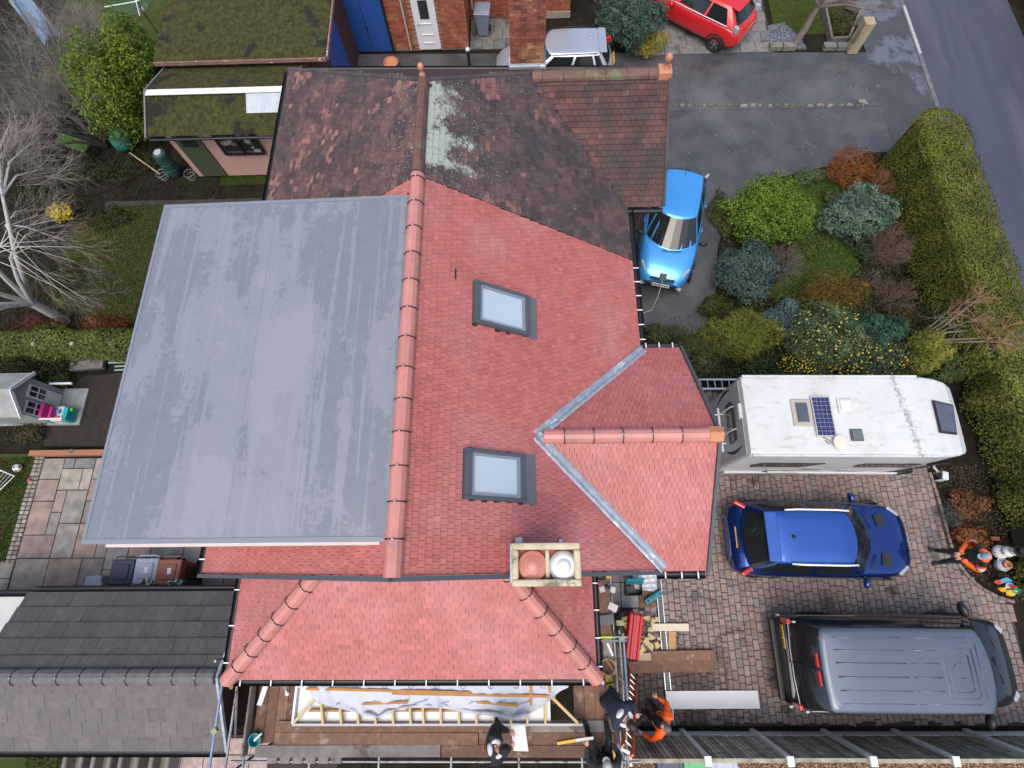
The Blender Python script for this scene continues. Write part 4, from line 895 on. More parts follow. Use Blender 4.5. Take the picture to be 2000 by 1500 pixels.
# ---- silver hatchback
P_sil = paint('silver', (.50, .53, .58), .55, .3)
sv = car('hatchback', 'silver hatchback parked beside the brick chimney of the next house', (1.25, 16.45, 0), R_(180), P_sil, .87,
  [(-2.0, .60, .42, .6, .72), (-1.93, .78, .34, .74, .86), (-1.6, .85, .26, .88, 1.0), (-.9, .87, .22, .93, .97), (.2, .87, .22, .93, .96), (.72, .87, .22, .91, 1.0), (1.05, .86, .24, .87, .98), (1.55, .82, .26, .78, .9), (1.87, .72, .30, .66, .78), (2.02, .54, .36, .52, .62)],
  Ring(1.15, -1.90, .80, .95, .38, .18), Ring(.30, -1.52, .60, 1.46, .17, .09), 2.55, wr=.31, side=((.345, .49), (.505, .62), (.632, .69)))
for sg in (1, -1):
    mirror(sv, .70, sg * .87, .99, P_sil, sg)
    b = MB(); b.cbox((-1.84, sg * .70, .92), .26, .14, .22, sg * -.4); b.build('tail_light', M_redl, sv, local=True, bevel=.03)
    rail(sv, [(.22, sg * .62, 1.478), (-.5, sg * .63, 1.485), (-1.35, sg * .60, 1.475)], .012, M_trim, 'roof_seam')
b = MB(); b.cbox((-1.15, 0, 1.53), .16, .05, .05); b.build('aerial', P_sil, sv, local=True, bevel=.015)
b = MB(); b.cbox((-1.55, 0, 1.475), .26, 1.1, .04, 0, 0, -.06); b.build('roof_spoiler', P_sil, sv, local=True, bevel=.015)
plate(sv, (-2.03, 0, .8), math.pi, M_yplate, .3)
# ---- red hatchback
P_red = paint('bright_red', (.60, .015, .018), .05, .3)
rc = car('hatchback', 'bright red hatchback parked on concrete slabs', (6.62, 19.0, 0), R_(140), P_red, .86,
  [(-1.95, .60, .42, .62, .76), (-1.88, .78, .34, .78, .9), (-1.55, .84, .26, .92, 1.04), (-.9, .86, .22, .95, .99), (.2, .86, .22, .93, .96), (.70, .86, .22, .90, 1.0), (1.05, .85, .24, .86, .98), (1.55, .80, .26, .76, .88), (1.85, .70, .30, .64, .76), (1.98, .52, .36, .52, .62)],
  Ring(1.15, -1.85, .79, .97, .38, .16), Ring(.30, -1.40, .56, 1.46, .17, .09), 2.48, wr=.30, side=((.345, .50), (.515, .64)))
for sg in (1, -1):
    mirror(rc, .70, sg * .86, .99, P_red, sg)
    b = MB(); b.cbox((-1.76, sg * .70, 1.0), .20, .14, .24, sg * -.4); b.build('tail_light', M_clearl, rc, local=True, bevel=.04)
    rail(rc, [(.95, sg * .80, .985), (.1, sg * .815, .995), (-1.45, sg * .79, 1.02)], .013, M_white, 'window_trim')
plate(rc, (-2.0, 0, .88), math.pi, M_yplate, .3)
b = MB(); b.cbox((-1.45, 0, 1.475), .30, 1.08, .045, 0, 0, -.1); b.build('roof_spoiler', P_red, rc, local=True, bevel=.015)
# ---- black van
P_van = paint('graphite', (.028, .031, .036), .6, .3); P_vroof = paint('dewy_graphite', (.105, .135, .175), .55, .48)  # P_vroof: paler, bluer van top; sky reflection put into the colour, with dew
vb_, vr_ = Ring(1.98, -2.54, .93, 1.02, .30, .05, .985), Ring(1.22, -2.28, .80, 1.90, .16, .04, .985)
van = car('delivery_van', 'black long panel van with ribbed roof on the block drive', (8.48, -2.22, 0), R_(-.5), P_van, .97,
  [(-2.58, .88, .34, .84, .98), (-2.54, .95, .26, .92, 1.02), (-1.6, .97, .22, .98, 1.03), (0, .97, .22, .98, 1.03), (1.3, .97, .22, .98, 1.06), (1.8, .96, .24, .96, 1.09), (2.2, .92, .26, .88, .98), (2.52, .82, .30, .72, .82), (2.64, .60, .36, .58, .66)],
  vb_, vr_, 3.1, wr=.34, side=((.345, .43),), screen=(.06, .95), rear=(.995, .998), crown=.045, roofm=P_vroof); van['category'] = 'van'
for sg in (1, -1):
    mirror(van, 1.50, sg * .99, 1.12, M_trim, sg, 1.35)
    b = MB(); b.cbox((-2.54, sg * .86, 1.08), .08, .12, .34); b.build('tail_light', M_redl, van, local=True, bevel=.02)
    rail(van, [(1.3, sg * .935, 1.30), (.2, sg * .955, 1.22), (-2.3, sg * .96, 1.18)], .012, M_trim, 'side_seam')
    b = MB(); b.cbox((-1.62, sg * .962, 1.075), 1.3, .03, .05); b.build('door_rail', M_rim, van, local=True)
    b = MB(); b.cbox((-2.36, sg * .17, 1.875), .05, .27, .04, 0, 0, .3); b.build('brake_light', M_redl, van, local=True)
    for z in (.7, 1.45): b = MB(); b.cbox((-2.54, sg * lerp(.95, .86, (z - .7) / .9), z), .07, .04, .09); b.build('door_hinge', M_rim, van, local=True)
    b = MB(); b.cbox((2.40, sg * .68, .80), .24, .16, .10, sg * -.6, 0, .3); b.build('headlight', M_clearl, van, local=True, bevel=.03)
def vz(x, y): return 1.948 - abs(y) ** 2 * .055 - max(0, abs(x + .4) - .9) ** 2 * .008
b = MB()
for y in (-.62, -.38, -.13, .13, .38, .62):
    b.tube([(x, y, vz(x, y)) for x in (-2.0, -1.6, -1.0, -.55)], .013, 6); b.tube([(x, y, vz(x, y)) for x in ((-.45, -.1, .12) if abs(y) < .5 else (-.45, .2, .8))], .013, 6)
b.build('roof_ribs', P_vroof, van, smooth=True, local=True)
def rr(x0, x1, y0, y1, r):
    o = []
    for cx, cy, a in ((x1 - r, y1 - r, 0), (x0 + r, y1 - r, 90), (x0 + r, y0 + r, 180), (x1 - r, y0 + r, 270)):
        for k in range(4): t = R_(a + k * 30); o.append((cx + r * math.cos(t), cy + r * math.sin(t)))
    return o + [o[0]]
b = MB()
for q in (rr(.20, .84, -.52, .52, .1), rr(.30, .74, -.40, .40, .1)): b.tube([(x, y, vz(x, y)) for x, y in q], .011, 5)
b.tube([(.52 + .13 * math.cos(t), .15 * math.sin(t), vz(.6, .1)) for t in [i * math.pi / 6 for i in range(2, 11)]], .009, 5); b.tube([(.95, -.5, vz(.95, .5)), (.95, .5, vz(.95, .5))], .009, 5)
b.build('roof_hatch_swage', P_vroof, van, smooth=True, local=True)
b = MB(); b.cbox((-2.44, 0, 1.43), .012, .012, .86, 0, 0, .27); b.build('door_gap', M_trim, van, local=True)
b = MB(); b.tube([(-2.56, -.80, 1.22), (-2.60, -.3, 1.23), (-2.60, .3, 1.23), (-2.56, .80, 1.22)], .014, 6); b.lathe([(.05, 0), (.05, .012), (.03, .012), (.03, 0)], (-2.605, 0, 1.24), 14, (-1, 0, 0)); b.build('rear_trim_bar', M_rim, van, local=True)
b = MB(); b.cbox((-2.62, 0, .52), .14, 1.74, .16); b.build('rear_bumper', M_trim, van, local=True, bevel=.04)
plate(van, (-2.605, .52, .98), math.pi, M_yplate, .05)
for y in (-.4, .3): rail(van, [(2.0, y, 1.10), (1.86, y + .55, 1.18)], .014, M_trim, 'wiper')
# ---- motorhome
MH = thing('motorhome', 'large white motorhome with solar panel and roof hatches beside the shrubs', 'motorhome', (5.10, 3.17, 0), R_(-1.0))
M_gel = mat('white_gelcoat', (.60, .615, .62), (.56, .57, .56), (.44, .44, .38), scale=1.6, rough=.38, coat=.3, c3scale=1.3, c3lo=.56, c3hi=.78)
def roof_stain(m):
    M_, NZ, MP, RG, over, pos, xyz = node_kit(m)
    top = RG(xyz[2], 2.5, 2.57); d = M_('ABSOLUTE', M_('SUBTRACT', xyz[0], M_('ADD', M_('MULTIPLY', xyz[1], -.12), 9.12)))
    over(M_('MULTIPLY', M_('MULTIPLY', RG(M_('SUBTRACT', NZ(pos, 13, 9, .7), M_('MULTIPLY', d, 1.5)), .40, .56), .85), top), (.17, .16, .13))
    over(M_('MULTIPLY', M_('MULTIPLY', RG(NZ(MP(pos, (.7, 2.2, 1)), 3.2, 9, .7), .54, .68), .5), top), (.33, .33, .26))
    over(M_('MULTIPLY', M_('MULTIPLY', RG(NZ(MP(pos, (1, 1, 1), (3, 8, 0)), 8, 9, .75), .60, .68), .6), top), (.26, .26, .21))
roof_stain(M_gel)
M_grime2 = mat('roof_grime', (.40, .39, .34), (.26, .25, .21), scale=20, rough=.9)
M_sill = mat('silver_body', (.42, .44, .47), rough=.4, metal=.3)
secs = []
for x, z0, z1, w in ((0.0, .45, 2.46, .90), (.03, .36, 2.58, .955), (.3, .30, 2.60, .965), (2.0, .30, 2.60, .965), (3.9, .30, 2.60, .965), (4.25, .30, 2.58, .955), (4.55, .30, 2.53, .93), (4.82, .30, 2.44, .88), (5.05, .31, 2.28, .81), (5.22, .33, 2.05, .74), (5.38, .36, 1.70, .70), (5.62, .40, 1.12, .68), (5.76, .46, .86, .58)):
    secs.append((x, [(w * .93, z0), (w, z0 + .10), (w, lerp(z0, z1, .35)), (w, lerp(z0, z1, .75)), (w, z1 - .07), (w - .045, z1 - .012), (w - .10, z1), (w * .5, z1 + .012), (0, z1 + .018)]))
loft(secs).build('body', M_gel, MH, smooth=True, local=True, bevel=0)
o = MH.children[0]
for pl in o.data.polygons: pl.use_smooth = False
md = o.modifiers.new('bevel', 'BEVEL'); md.width = .012; md.segments = 2; md.limit_method = 'ANGLE'; md.angle_limit = R_(25)
b = MB(); b.box(-.012, .0, -.88, .88, .52, 2.44); b.build('rear_panel', mat('silver_panel', (.46, .48, .51), (.50, .52, .55), scale=2, rough=.35), MH, local=True)
b = MB(); b.extr([(-.013, .48, 1.55), (-.013, -.42, 1.55), (-.013, -.50, 1.62), (-.013, -.46, 2.05), (-.013, .40, 2.05), (-.013, .52, 1.9)], (-.03, 0, 0)); b.build('rear_window', M_cglass, MH, local=True, bevel=.02)
for y in (.34, -.22): b = MB(); b.tube([(-.05, y, 2.12), (-.10, y, 2.0), (-.10, y, 1.5)], .022, 8); b.build('window_strap', M_gel, MH, local=True)
b = MB()
for x, z in ((-.30, 1.18), (-.30, 1.0), (-.12, 1.32)): b.tube([(x, -.62, z), (x, .52, z)], .028, 8)
for y in (-.4, .0, .36): b.tube([(-.02, y, 1.34), (-.32, y, 1.2), (-.32, y, .95), (-.02, y, .75)], .02, 8)
b.build('bike_rack', M_white, MH, local=True)
b = MB(); b.cbox((-.03, .14, 2.40), .10, .36, .16); b.build('rear_camera_box', M_gel, MH, local=True, bevel=.03)
for y0, y1, z0 in ((.62, .80, .9), (-.60, -.64, 1.2)):
    b = MB(); q = [(-.014, lerp(y0, y1, t) + .10 * math.sin(t * 3.1) * (1 if y0 > 0 else -1), z0 + t * 1.1) for t in [i / 8 for i in range(9)]]
    for i in range(8): w0, w1 = .045 * math.sin(i / 8 * 3.14), .045 * math.sin((i + 1) / 8 * 3.14); a, c = q[i], q[i + 1]; b.face([(a[0], a[1] - w0, a[2]), (c[0], c[1] - w1, c[2]), (c[0], c[1] + w1, c[2]), (a[0], a[1] + w0, a[2])])
    b.build('swoosh_decal', M_trim, MH, local=True)
b = MB(); b.extr([(.5, -.967, 1.30), (1.70, -.967, 1.30), (2.1, -.967, 1.78), (.62, -.967, 1.78), (.44, -.967, 1.5)], (0, -.02, 0)); b.build('side_window', M_cglass, MH, local=True)
b = MB(); b.extr([(3.0, -.967, 1.34), (4.3, -.967, 1.34), (4.35, -.967, 1.76), (3.05, -.967, 1.76), (2.95, -.967, 1.5)], (0, -.02, 0)); b.build('side_window', M_cglass, MH, local=True)
b = MB(); b.extr([(4.62, -.95, 1.14), (5.35, -.90, 1.14), (5.16, -.91, 1.62), (4.75, -.945, 1.62)], (0, -.03, 0)); b.build('cab_window', M_cglass, MH, local=True)
b = MB(); b.beam((.15, -.985, .42), (4.6, -.985, .42), .05, .22); b.beam((1.2, -1.0, .62), (2.0, -1.0, .62), .05, .12); b.build('side_skirt', M_gel, MH, local=True, bevel=.02)
b = MB(); b.cbox((2.2, -.972, .95), .42, .012, .28); b.cbox((3.2, -.972, .75), .5, .012, .2); b.build('locker_outline', M_sill, MH, local=True)
for sg in (1, -1):
    b = MB(); b.beam((.05, sg * .945, 2.585), (4.1, sg * .945, 2.585), .05, .05); b.build('roof_edge_rail', M_gel, MH, local=True, bevel=.01)
    wheel(MH, 1.35, sg * .87, .33, .22, sg); wheel(MH, 4.75, sg * .85, .33, .22, sg)
    b = MB(); b.tube([(5.02, sg * .90, 1.2), (5.10, sg * 1.10, 1.25)], .03, 8); b.cbox((5.14, sg * 1.18, 1.24), .14, .20, .30, sg * .2); b.build('door_mirror', M_gel, MH, local=True, bevel=.03); b = MB(); b.cbox((5.055, sg * 1.18, 1.24), .02, .16, .24, sg * .2); b.build('mirror_glass', M_cglass, MH, local=True)
def hatch(x0, x1, y0, y1, m1, m2, nm, h=.07, fr=.05):
    b = MB(); z = 2.615; b.box(x0, x1, y0, y1, z, z + h * .6); o = b.build(nm, m1, MH, local=True, bevel=.025); b = MB(); b.box(x0 + fr, x1 - fr, y0 + fr, y1 - fr, z + h * .6, z + h); b.build('hatch_lid', m2, o, local=True, bevel=.02)
M_beige = mat('beige_frame', (.40, .37, .32), rough=.5); M_smoke = mat('smoked_acrylic', (.055, .065, .09), (.09, .10, .13), scale=3, rough=.15, coat=.6)
hatch(1.06, 1.50, -.28, .36, M_beige, M_smoke, 'roof_hatch', fr=.09); hatch(2.12, 2.44, .02, .38, M_gel, M_white, 'roof_vent'); hatch(2.28, 2.56, -.62, -.34, M_anth, mat('green_smoke', (.12, .15, .15), rough=.2), 'roof_hatch', fr=.03)
b = MB(); q = [(4.28, -.42), (4.74, -.44), (4.84, .28), (4.30, .36)]
zq = lambda x: lerp(2.605, 2.44, max(0, (x - 4.25) / .7)); b.extr([(x, y, zq(x) + .012) for x, y in q], (0, 0, .03)); o = b.build('cab_skylight', M_trim, MH, local=True, bevel=.01)
b = MB(); b.extr([(lerp(x, 4.54, .14), lerp(y, -.05, .12), zq(lerp(x, 4.54, .14)) + .043) for x, y in q], (0, 0, .012)); b.build('skylight_pane', M_smoke, o, local=True)
b = MB(); b.box(1.52, 1.95, -.52, .42, 2.645, 2.675); so = b.build('solar_panel', mat('alu_frame', (.55, .54, .50), rough=.4, metal=.5), MH, local=True)
M_cell = mat('solar_cell', (.012, .018, .085), (.018, .026, .11), scale=20, rough=.18, coat=.8)
for i in range(4):
    for j in range(9):
        b = MB(); x = 1.545 + i * .0965; y = -.495 + j * .0995; b.box(x, x + .090, y, y + .093, 2.675, 2.678); b.build('solar_cell', M_cell, so, local=True)
b = MB(); b.lathe([(.001, .0), (.16, .03), (.165, .045), (.10, .05), (.001, .055)], (1.98, -.66, 2.66), 20, (.15, -.1, 1)); b.build('satellite_dish', mat('cream_dish', (.62, .60, .50), rough=.5), MH, local=True, smooth=False)
b = MB(); b.tube([(1.70, -.60, 2.63), (1.76, -.70, 2.66), (1.82, -.66, 2.64), (1.74, -.56, 2.63), (1.66, -.54, 2.64)], .008, 6); b.build('cable', M_trim, MH, local=True)
# ================================================================== outbuildings and the house beyond
M_moss = mat('moss', (.020, .020, .005), (.066, .064, .011), (.014, .012, .007), scale=7, rough=.95, bump=1.0, bscale=30, c3scale=1.2)
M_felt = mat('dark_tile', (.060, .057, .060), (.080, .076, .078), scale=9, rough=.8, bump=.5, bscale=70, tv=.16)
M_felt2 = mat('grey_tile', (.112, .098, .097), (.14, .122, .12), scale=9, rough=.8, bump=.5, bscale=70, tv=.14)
M_pink = mat('pink_pebbledash', (.46, .27, .22), (.55, .34, .28), scale=40, rough=.95, bump=.9, bscale=70)
M_green = mat('green_paint', (.055, .072, .035), (.075, .09, .045), scale=4, rough=.6, stretch=(6, 6, .6))
M_bluep = mat('blue_paint', (.018, .075, .30), (.024, .095, .36), scale=30, rough=.5, bump=.15)
# ---- dark tiled garage (south-west)
DG = thing('tiled_garage', 'garage with large dark grey roof tiles and clipped ridge', 'garage', (-8.4, -2.05, 0))
gN, gS, gR, gz, gzr, gE, gW = -.58, -3.5, -2.06, 2.4, 3.2, -6.0, -10.85
b = MB(); b.prism([(gW + .15, gS + .2), (gE - .12, gS + .2), (gE - .12, gN - .2), (gW + .15, gN - .2)], -.02, 2.3); b.extr([(gE - .12, gS + .2, 2.301), (gE - .12, gN - .2, 2.301), (gE - .12, gR, 3.02)], (-.2, 0, 0)); b.build('wall', M_brickdk, DG)
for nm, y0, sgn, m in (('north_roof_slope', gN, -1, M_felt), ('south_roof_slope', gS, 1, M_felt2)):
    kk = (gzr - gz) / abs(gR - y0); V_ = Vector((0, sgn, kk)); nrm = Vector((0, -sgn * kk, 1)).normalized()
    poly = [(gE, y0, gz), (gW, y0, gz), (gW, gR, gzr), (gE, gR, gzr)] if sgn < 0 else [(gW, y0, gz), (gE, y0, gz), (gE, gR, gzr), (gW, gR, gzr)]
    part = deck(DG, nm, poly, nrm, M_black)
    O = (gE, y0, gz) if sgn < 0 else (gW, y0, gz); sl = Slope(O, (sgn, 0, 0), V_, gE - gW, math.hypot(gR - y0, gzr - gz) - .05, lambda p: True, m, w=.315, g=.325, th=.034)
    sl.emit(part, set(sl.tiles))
random.seed(31)
ridge_line(DG, (gW, gR, gzr + .01), (gE, gR, gzr + .01), mat('grey_ridge', (.10, .10, .105), (.14, .14, .145), scale=9, rough=.75, bump=.4, bscale=70), w=.15, h=.10)
vb = MB(); vb.beam((gE + .03, gS - .02, gz), (gE + .03, gR, gzr + .01), .05, .07); vb.beam((gE + .03, gR, gzr + .01), (gE + .03, gN, gz), .05, .07); vb.build('verge_trim', M_lead, DG)
gutter(DG, (gW, gN, gz - .03), (gE + .1, gN, gz - .03), (0, 1, 0)); gutter(DG, (gW, gS, gz - .03), (gE, gS, gz - .03), (0, -1, 0))
fb = MB(); fb.beam((gE + .10, gR - .3, 2.75), (gE + .25, gR + .10, 2.75), .05, .06); fb.build('timber_offcut', mat('yellow_timber', (.55, .33, .09), (.45, .26, .07), scale=5, rough=.7), label='short yellow timber batten beside the dark garage verge', cat='timber')
WR = thing('lean_to', 'flat pale roofed lean to beside the dark tiled garage', 'shed', (-12, -1.6, 0))
b = MB(); b.prism([(-14.2, -3.4), (gW - .06, -3.4), (gW - .06, -.72), (-14.2, -.72)], -.02, 2.2); b.build('wall', M_brickdk, WR)
b = MB(); b.prism([(-14.3, -3.45), (gW - .03, -3.45), (gW - .03, -.66), (-14.3, -.66)], 2.21, 2.27); b.build('flat_roof', mat('pale_roof', (.50, .50, .46), (.44, .44, .41), scale=3, rough=.7), WR, bevel=.02)
gutter(WR, (-14.3, -.66, 2.2), (gW - .04, -.66, 2.2), (0, 1, 0))
# ---- mossy corrugated garages
def corr(parent, x0, x1, y0, z0, y1, z1, m, pitch=.078, amp=.014, name='corrugated_sheet', moss=True, nv=14):
    b = MB(); n = int((x1 - x0) / pitch * 4); rows = []
    for j in range(nv + 1):
        t = j / nv
        for i in range(n + 1):
            x = lerp(x0, x1, i / n); h = amp * math.sin(i / 4 * 2 * math.pi) + (rnd(0, .012) if moss else 0)
            b.v.append((x, lerp(y0, y1, t), lerp(z0, z1, t) + h))
    b.idx(0, [(j * (n + 1) + i, j * (n + 1) + i + 1, (j + 1) * (n + 1) + i + 1, (j + 1) * (n + 1) + i) for j in range(nv) for i in range(n)])
    return b.build(name, m, parent, smooth=True)
G2 = thing('pebbledash_garage', 'pink pebbledash garage with mossy corrugated roof and green door', 'garage', (-9, 13.5, 0))
b = MB(); b.prism([(-11.0, 12.56), (-6.6, 12.56), (-6.6, 14.7), (-11.0, 14.7)], -.02, 2.15); b.extr([(-11.0, 12.56, 2.151), (-11.0, 14.7, 2.151), (-11.0, 13.42, 2.55)], (4.4, 0, 0)); b.build('wall', M_pink, G2)
random.seed(41)
corr(G2, -11.15, -6.6, 12.13, 2.19, 13.42, 2.64, M_moss); corr(G2, -11.15, -6.6, 14.86, 2.19, 13.42, 2.64, M_moss)
b = MB(); b.beam((-11.15, 13.33, 2.665), (-6.6, 13.33, 2.665), .22, .025); b.build('ridge_flashing', mat('white_flashing', (.72, .72, .70), (.60, .60, .57), scale=4, rough=.6), G2, bevel=.008)
corr(G2, G(482, 200, 2.5).x, -6.6, G(520, 221, 2.4).y, 2.42, 13.24, 2.63, mat('clear_sheet', (.48, .53, .56), (.40, .45, .48), scale=5, rough=.35), name='clear_sheet', moss=False, amp=.012)
vb = MB(); vb.beam((-11.2, 12.1, 2.16), (-11.2, 13.42, 2.63), .05, .12); vb.beam((-11.2, 13.42, 2.63), (-11.2, 14.88, 2.16), .05, .12); vb.build('barge_board', mat('weathered_board', (.13, .125, .12), (.19, .18, .17), scale=6, rough=.85), G2)
gutter(G2, (-11.15, 12.13, 2.14), (-6.6, 12.13, 2.14), (0, -1, 0), r=.045)
b = MB(); b.box(-10.80, -9.98, 12.52, 12.555, .03, 1.98); gd = b.build('door', M_green, G2)
for k in range(6): b = MB(); b.box(-10.79 + k * .135, -10.79 + k * .135 + .128, 12.505, 12.519, .05, 1.30); b.build('board', M_green, gd)
b = MB(); b.box(-10.62, -10.16, 12.50, 12.519, 1.36, 1.86); b.build('door_pane', M_glassdk, gd)
M_seeglass = mat('thin_glass', (.05, .055, .06), rough=.05, alpha=.3)
window(G2, (-9.45, 12.49, 1.05), (1, 0, 0), (0, -1, 0), 1.25, .95, fm=M_trim, panes=2, gm=M_seeglass)
b = MB(); b.box(-9.42, -8.23, 12.545, 12.558, 1.08, 1.97); b.build('dark_interior', M_trim, G2); random.seed(47)
for k in range(26):
    x, z = rnd(-9.38, -8.35), rnd(1.1, 1.85); b = MB(); b.cbox((x, 12.515 + rnd(-.006, .006), z), rnd(.08, .26), .03, rnd(.05, .14), 0, 0, rnd(-.5, .5)); cc = random.choice(((.55, .2, .05), (.6, .58, .54), (.42, .38, .3), (.3, .12, .05), (.5, .5, .52))); b.build('shelf_item', mat('item_%d' % k, cc, rough=.7), G2)
MG = thing('mossy_garage', 'wide garage with thick moss roof and blue side panel', 'garage', (-8.6, 16.2, 0))
b = MB(); b.prism([(-11.1, 14.98), (-5.95, 14.98), (-5.95, 18.2), (-11.1, 18.2)], -.02, 2.42); b.build('wall', M_brickdk, MG)
bricks(MG.children[0], (-11.1, 14.978, 0), (1, 0, 0), 5.15, 1.8, 2.42, M_brickdk, (0, -1, 0))
corr(MG, -11.35, -5.95, 14.75, 2.5, 18.3, 2.75, M_moss, pitch=.09, nv=30)
b = MB(); b.box(-5.945, -5.90, 14.98, 16.5, .1, 2.42); b.build('side_panel', M_bluep, MG)
b = MB(); b.beam((-11.35, 14.74, 2.44), (-5.95, 14.74, 2.44), .04, .12); b.beam((-5.90, 14.75, 2.47), (-5.90, 18.0, 2.66), .05, .14); b.build('fascia', mat('flaking_paint', (.30, .16, .13), (.20, .11, .10), (.65, .64, .60), scale=4, rough=.8, c3scale=5, c3lo=.62, c3hi=.66), MG)
# debris: green netting draped down the west end of the mossy garage
b = MB(); random.seed(43); n = 12
for j in range(n + 1):
    for i in range(7): t = j / n; b.v.append((-11.4 - i * .13 - rnd(0, .06), 14.6 + t * 2.9, max(.1, 2.35 - i * .36 + rnd(-.1, .1))))
b.idx(0, [(j * 7 + i, j * 7 + i + 1, (j + 1) * 7 + i + 1, (j + 1) * 7 + i) for j in range(n) for i in range(6)])
b.build('garden_netting', mat('green_net', (.045, .075, .065), (.09, .115, .11), scale=5, rough=.7), smooth=True, label='dark green netting draped against the end of the mossy garage', cat='netting')
# ---- house beyond with the blue garage doors
H3 = thing('brick_house', 'red brick house with blue garage doors and white back door', 'house', (-4, 19, 0))
b = MB(); b.prism([(-6.6, 18.08), (-1.85, 18.08), (-1.85, 23), (-6.6, 23)], -.02, 2.9); b.prism([(-1.849, 19.62), (.95, 19.62), (.95, 23), (-1.849, 23)], -.02, 5.0); b.prism([(.951, 19.55), (1.95, 19.55), (1.95, 23), (.951, 23)], -.02, 5.0)
w3 = b.build('wall', M_joint, H3)
OPEN3 = [(-6.25, -4.62, 0, 2.2), (-3.70, -2.82, 0, 2.1)]
bricks(w3, (-6.6, 18.079, 0), (1, 0, 0), 4.75, .02, 2.9, M_brick, (0, -1, 0), skip=lambda x, z: any(a < x - 6.6 < c and z < d for a, c, _, d in OPEN3), single=True, nmax=300, depth=.010)
bricks(w3, (-1.849, 18.08, 0), (0, 1, 0), 1.54, .02, 2.9, M_brick, (1, 0, 0)); bricks(w3, (-1.849, 19.619, 0), (1, 0, 0), 2.79, .02, 2.6, M_brick, (0, -1, 0)); bricks(w3, (.951, 19.549, 0), (1, 0, 0), 1.0, .25, 2.6, M_brick, (0, -1, 0))
b = MB(); b.box(.93, 1.97, 19.50, 19.56, 0, .24); b.build('plinth', M_joint, H3)
b = MB(); b.box(-6.14, -4.69, 18.03, 18.077, .04, 2.1); g3d = b.build('garage_door', M_bluep, H3)
b = MB(); b.box(-5.42, -5.405, 18.02, 18.032, .06, 2.08); b.build('door_gap', M_trim, g3d); b = MB(); b.tube([(-5.36, 18.0, .9), (-5.36, 17.97, .95), (-5.36, 18.0, 1.0)], .015, 6); b.build('handle', M_trim, g3d)
b = MB(); b.box(-6.25, -6.15, 17.99, 18.07, 0, 2.2); b.box(-4.68, -4.60, 17.99, 18.07, 0, 2.2); b.box(-6.24, -4.61, 17.99, 18.07, 2.11, 2.22); b.build('door_frame', M_trim, H3)
b = MB(); b.box(-6.58, -6.29, 17.9, 18.03, 0, 2.1); b.build('side_pier', mat('grey_pier', (.17, .17, .16), rough=.9), H3)
b = MB(); b.box(-3.66, -2.86, 18.02, 18.075, .06, 2.06); wd = b.build('back_door', M_white, H3)
b = MB(); b.box(-3.42, -3.10, 18.005, 18.019, 1.22, 1.86); b.build('door_pane', M_glassdk, wd)
for z in (.30, .62, 1.02): b = MB(); b.box(-3.46, -3.06, 17.995, 18.019, z, z + .035); b.build('moulding', M_white, wd, bevel=.008)
b = MB(); b.tube([(-3.58, 18.0, 1.0), (-3.58, 17.96, 1.05), (-3.47, 17.96, 1.05)], .014, 6); b.build('handle', M_steel, wd)
b = MB(); b.tube([(-3.98, 18.02, 2.4), (-3.98, 18.02, .05)], .035, 8); b.build('waste_pipe', mat('cream_pipe', (.50, .42, .38), rough=.6), H3)
b = MB(); b.tube([(-1.70, 19.55, 2.4), (-1.70, 19.55, .4)], .03, 8); b.build('waste_pipe', M_white, H3)
rf = MB(); rf.extr([(-6.8, 17.85, 2.85), (-1.7, 17.85, 2.85), (-1.7, 23.2, 4.5), (-6.8, 23.2, 4.5)], (0, 0, .12)); rf.build('roof', M_oldtile, H3)
rf = MB(); rf.extr([(-1.69, 19.4, 5.0), (2.2, 19.4, 5.0), (2.2, 24, 7.6), (-1.69, 24, 7.6)], (0, 0, .12)); rf.build('roof', M_oldtile, H3)
# ---- wheelie bins
M_lid = {}
def bin_(label, loc, rz, bodym, lidm, group=None, stick=None, h=.92):
    t = thing('wheelie_bin', label, 'bin', loc, rz, group)
    b = MB(); lo = [(-.20, -.18), (.20, -.18), (.20, .18), (-.20, .18)]; hi = [(-.27, -.28), (.29, -.28), (.29, .28), (-.27, .28)]
    b.hexa([(x, y, .06) for x, y in lo] + [(x, y, h) for x, y in hi]); b.build('body', bodym, t, local=True, bevel=.03)
    b = MB(); b.hexa([(-.30, -.30, h + .005), (.32, -.30, h + .005), (.32, .30, h + .005), (-.30, .30, h + .005), (-.28, -.28, h + .06), (.29, -.27, h + .04), (.29, .27, h + .04), (-.28, .28, h + .06)]); l = b.build('lid', lidm, t, local=True, bevel=.025)
    b = MB(); b.hexa([(-.20, -.20, h + .045), (.20, -.20, h + .035), (.20, .20, h + .035), (-.20, .20, h + .045), (-.18, -.18, h + .085), (.18, -.18, h + .065), (.18, .18, h + .065), (-.18, .18, h + .085)]); b.build('lid_panel', lidm, l, local=True, bevel=.02)
    b = MB(); b.tube([(-.33, -.24, h - .03), (-.36, -.2, h), (-.36, .2, h), (-.33, .24, h - .03)], .018, 6); b.build('handle', bodym, t, local=True)
    for y in (-.22, .22): b = MB(); b.lathe([(.1, -.02), (.1, .02)], (-.22, y, .1), 14, (0, 1, 0)); b.build('wheel', M_tyre, t, local=True)
    if stick: b = MB(); b.cbox((-.02, .04, h + .083), .14, .10, .006, .1); b.build('sticker', M_white, l, local=True)
    return t
def pl(name, c, rough=.5): return mat(name, c, tuple(k * .85 for k in c), scale=3, rough=rough)
M_bgrey, M_bsil, M_bbrown, M_bgreen, M_bnavy = pl('bin_black', (.035, .045, .065)), pl('bin_silver', (.42, .46, .54)), pl('bin_brown', (.33, .11, .065)), pl('bin_green', (.10, .42, .17)), pl('bin_navy', (.05, .06, .10))
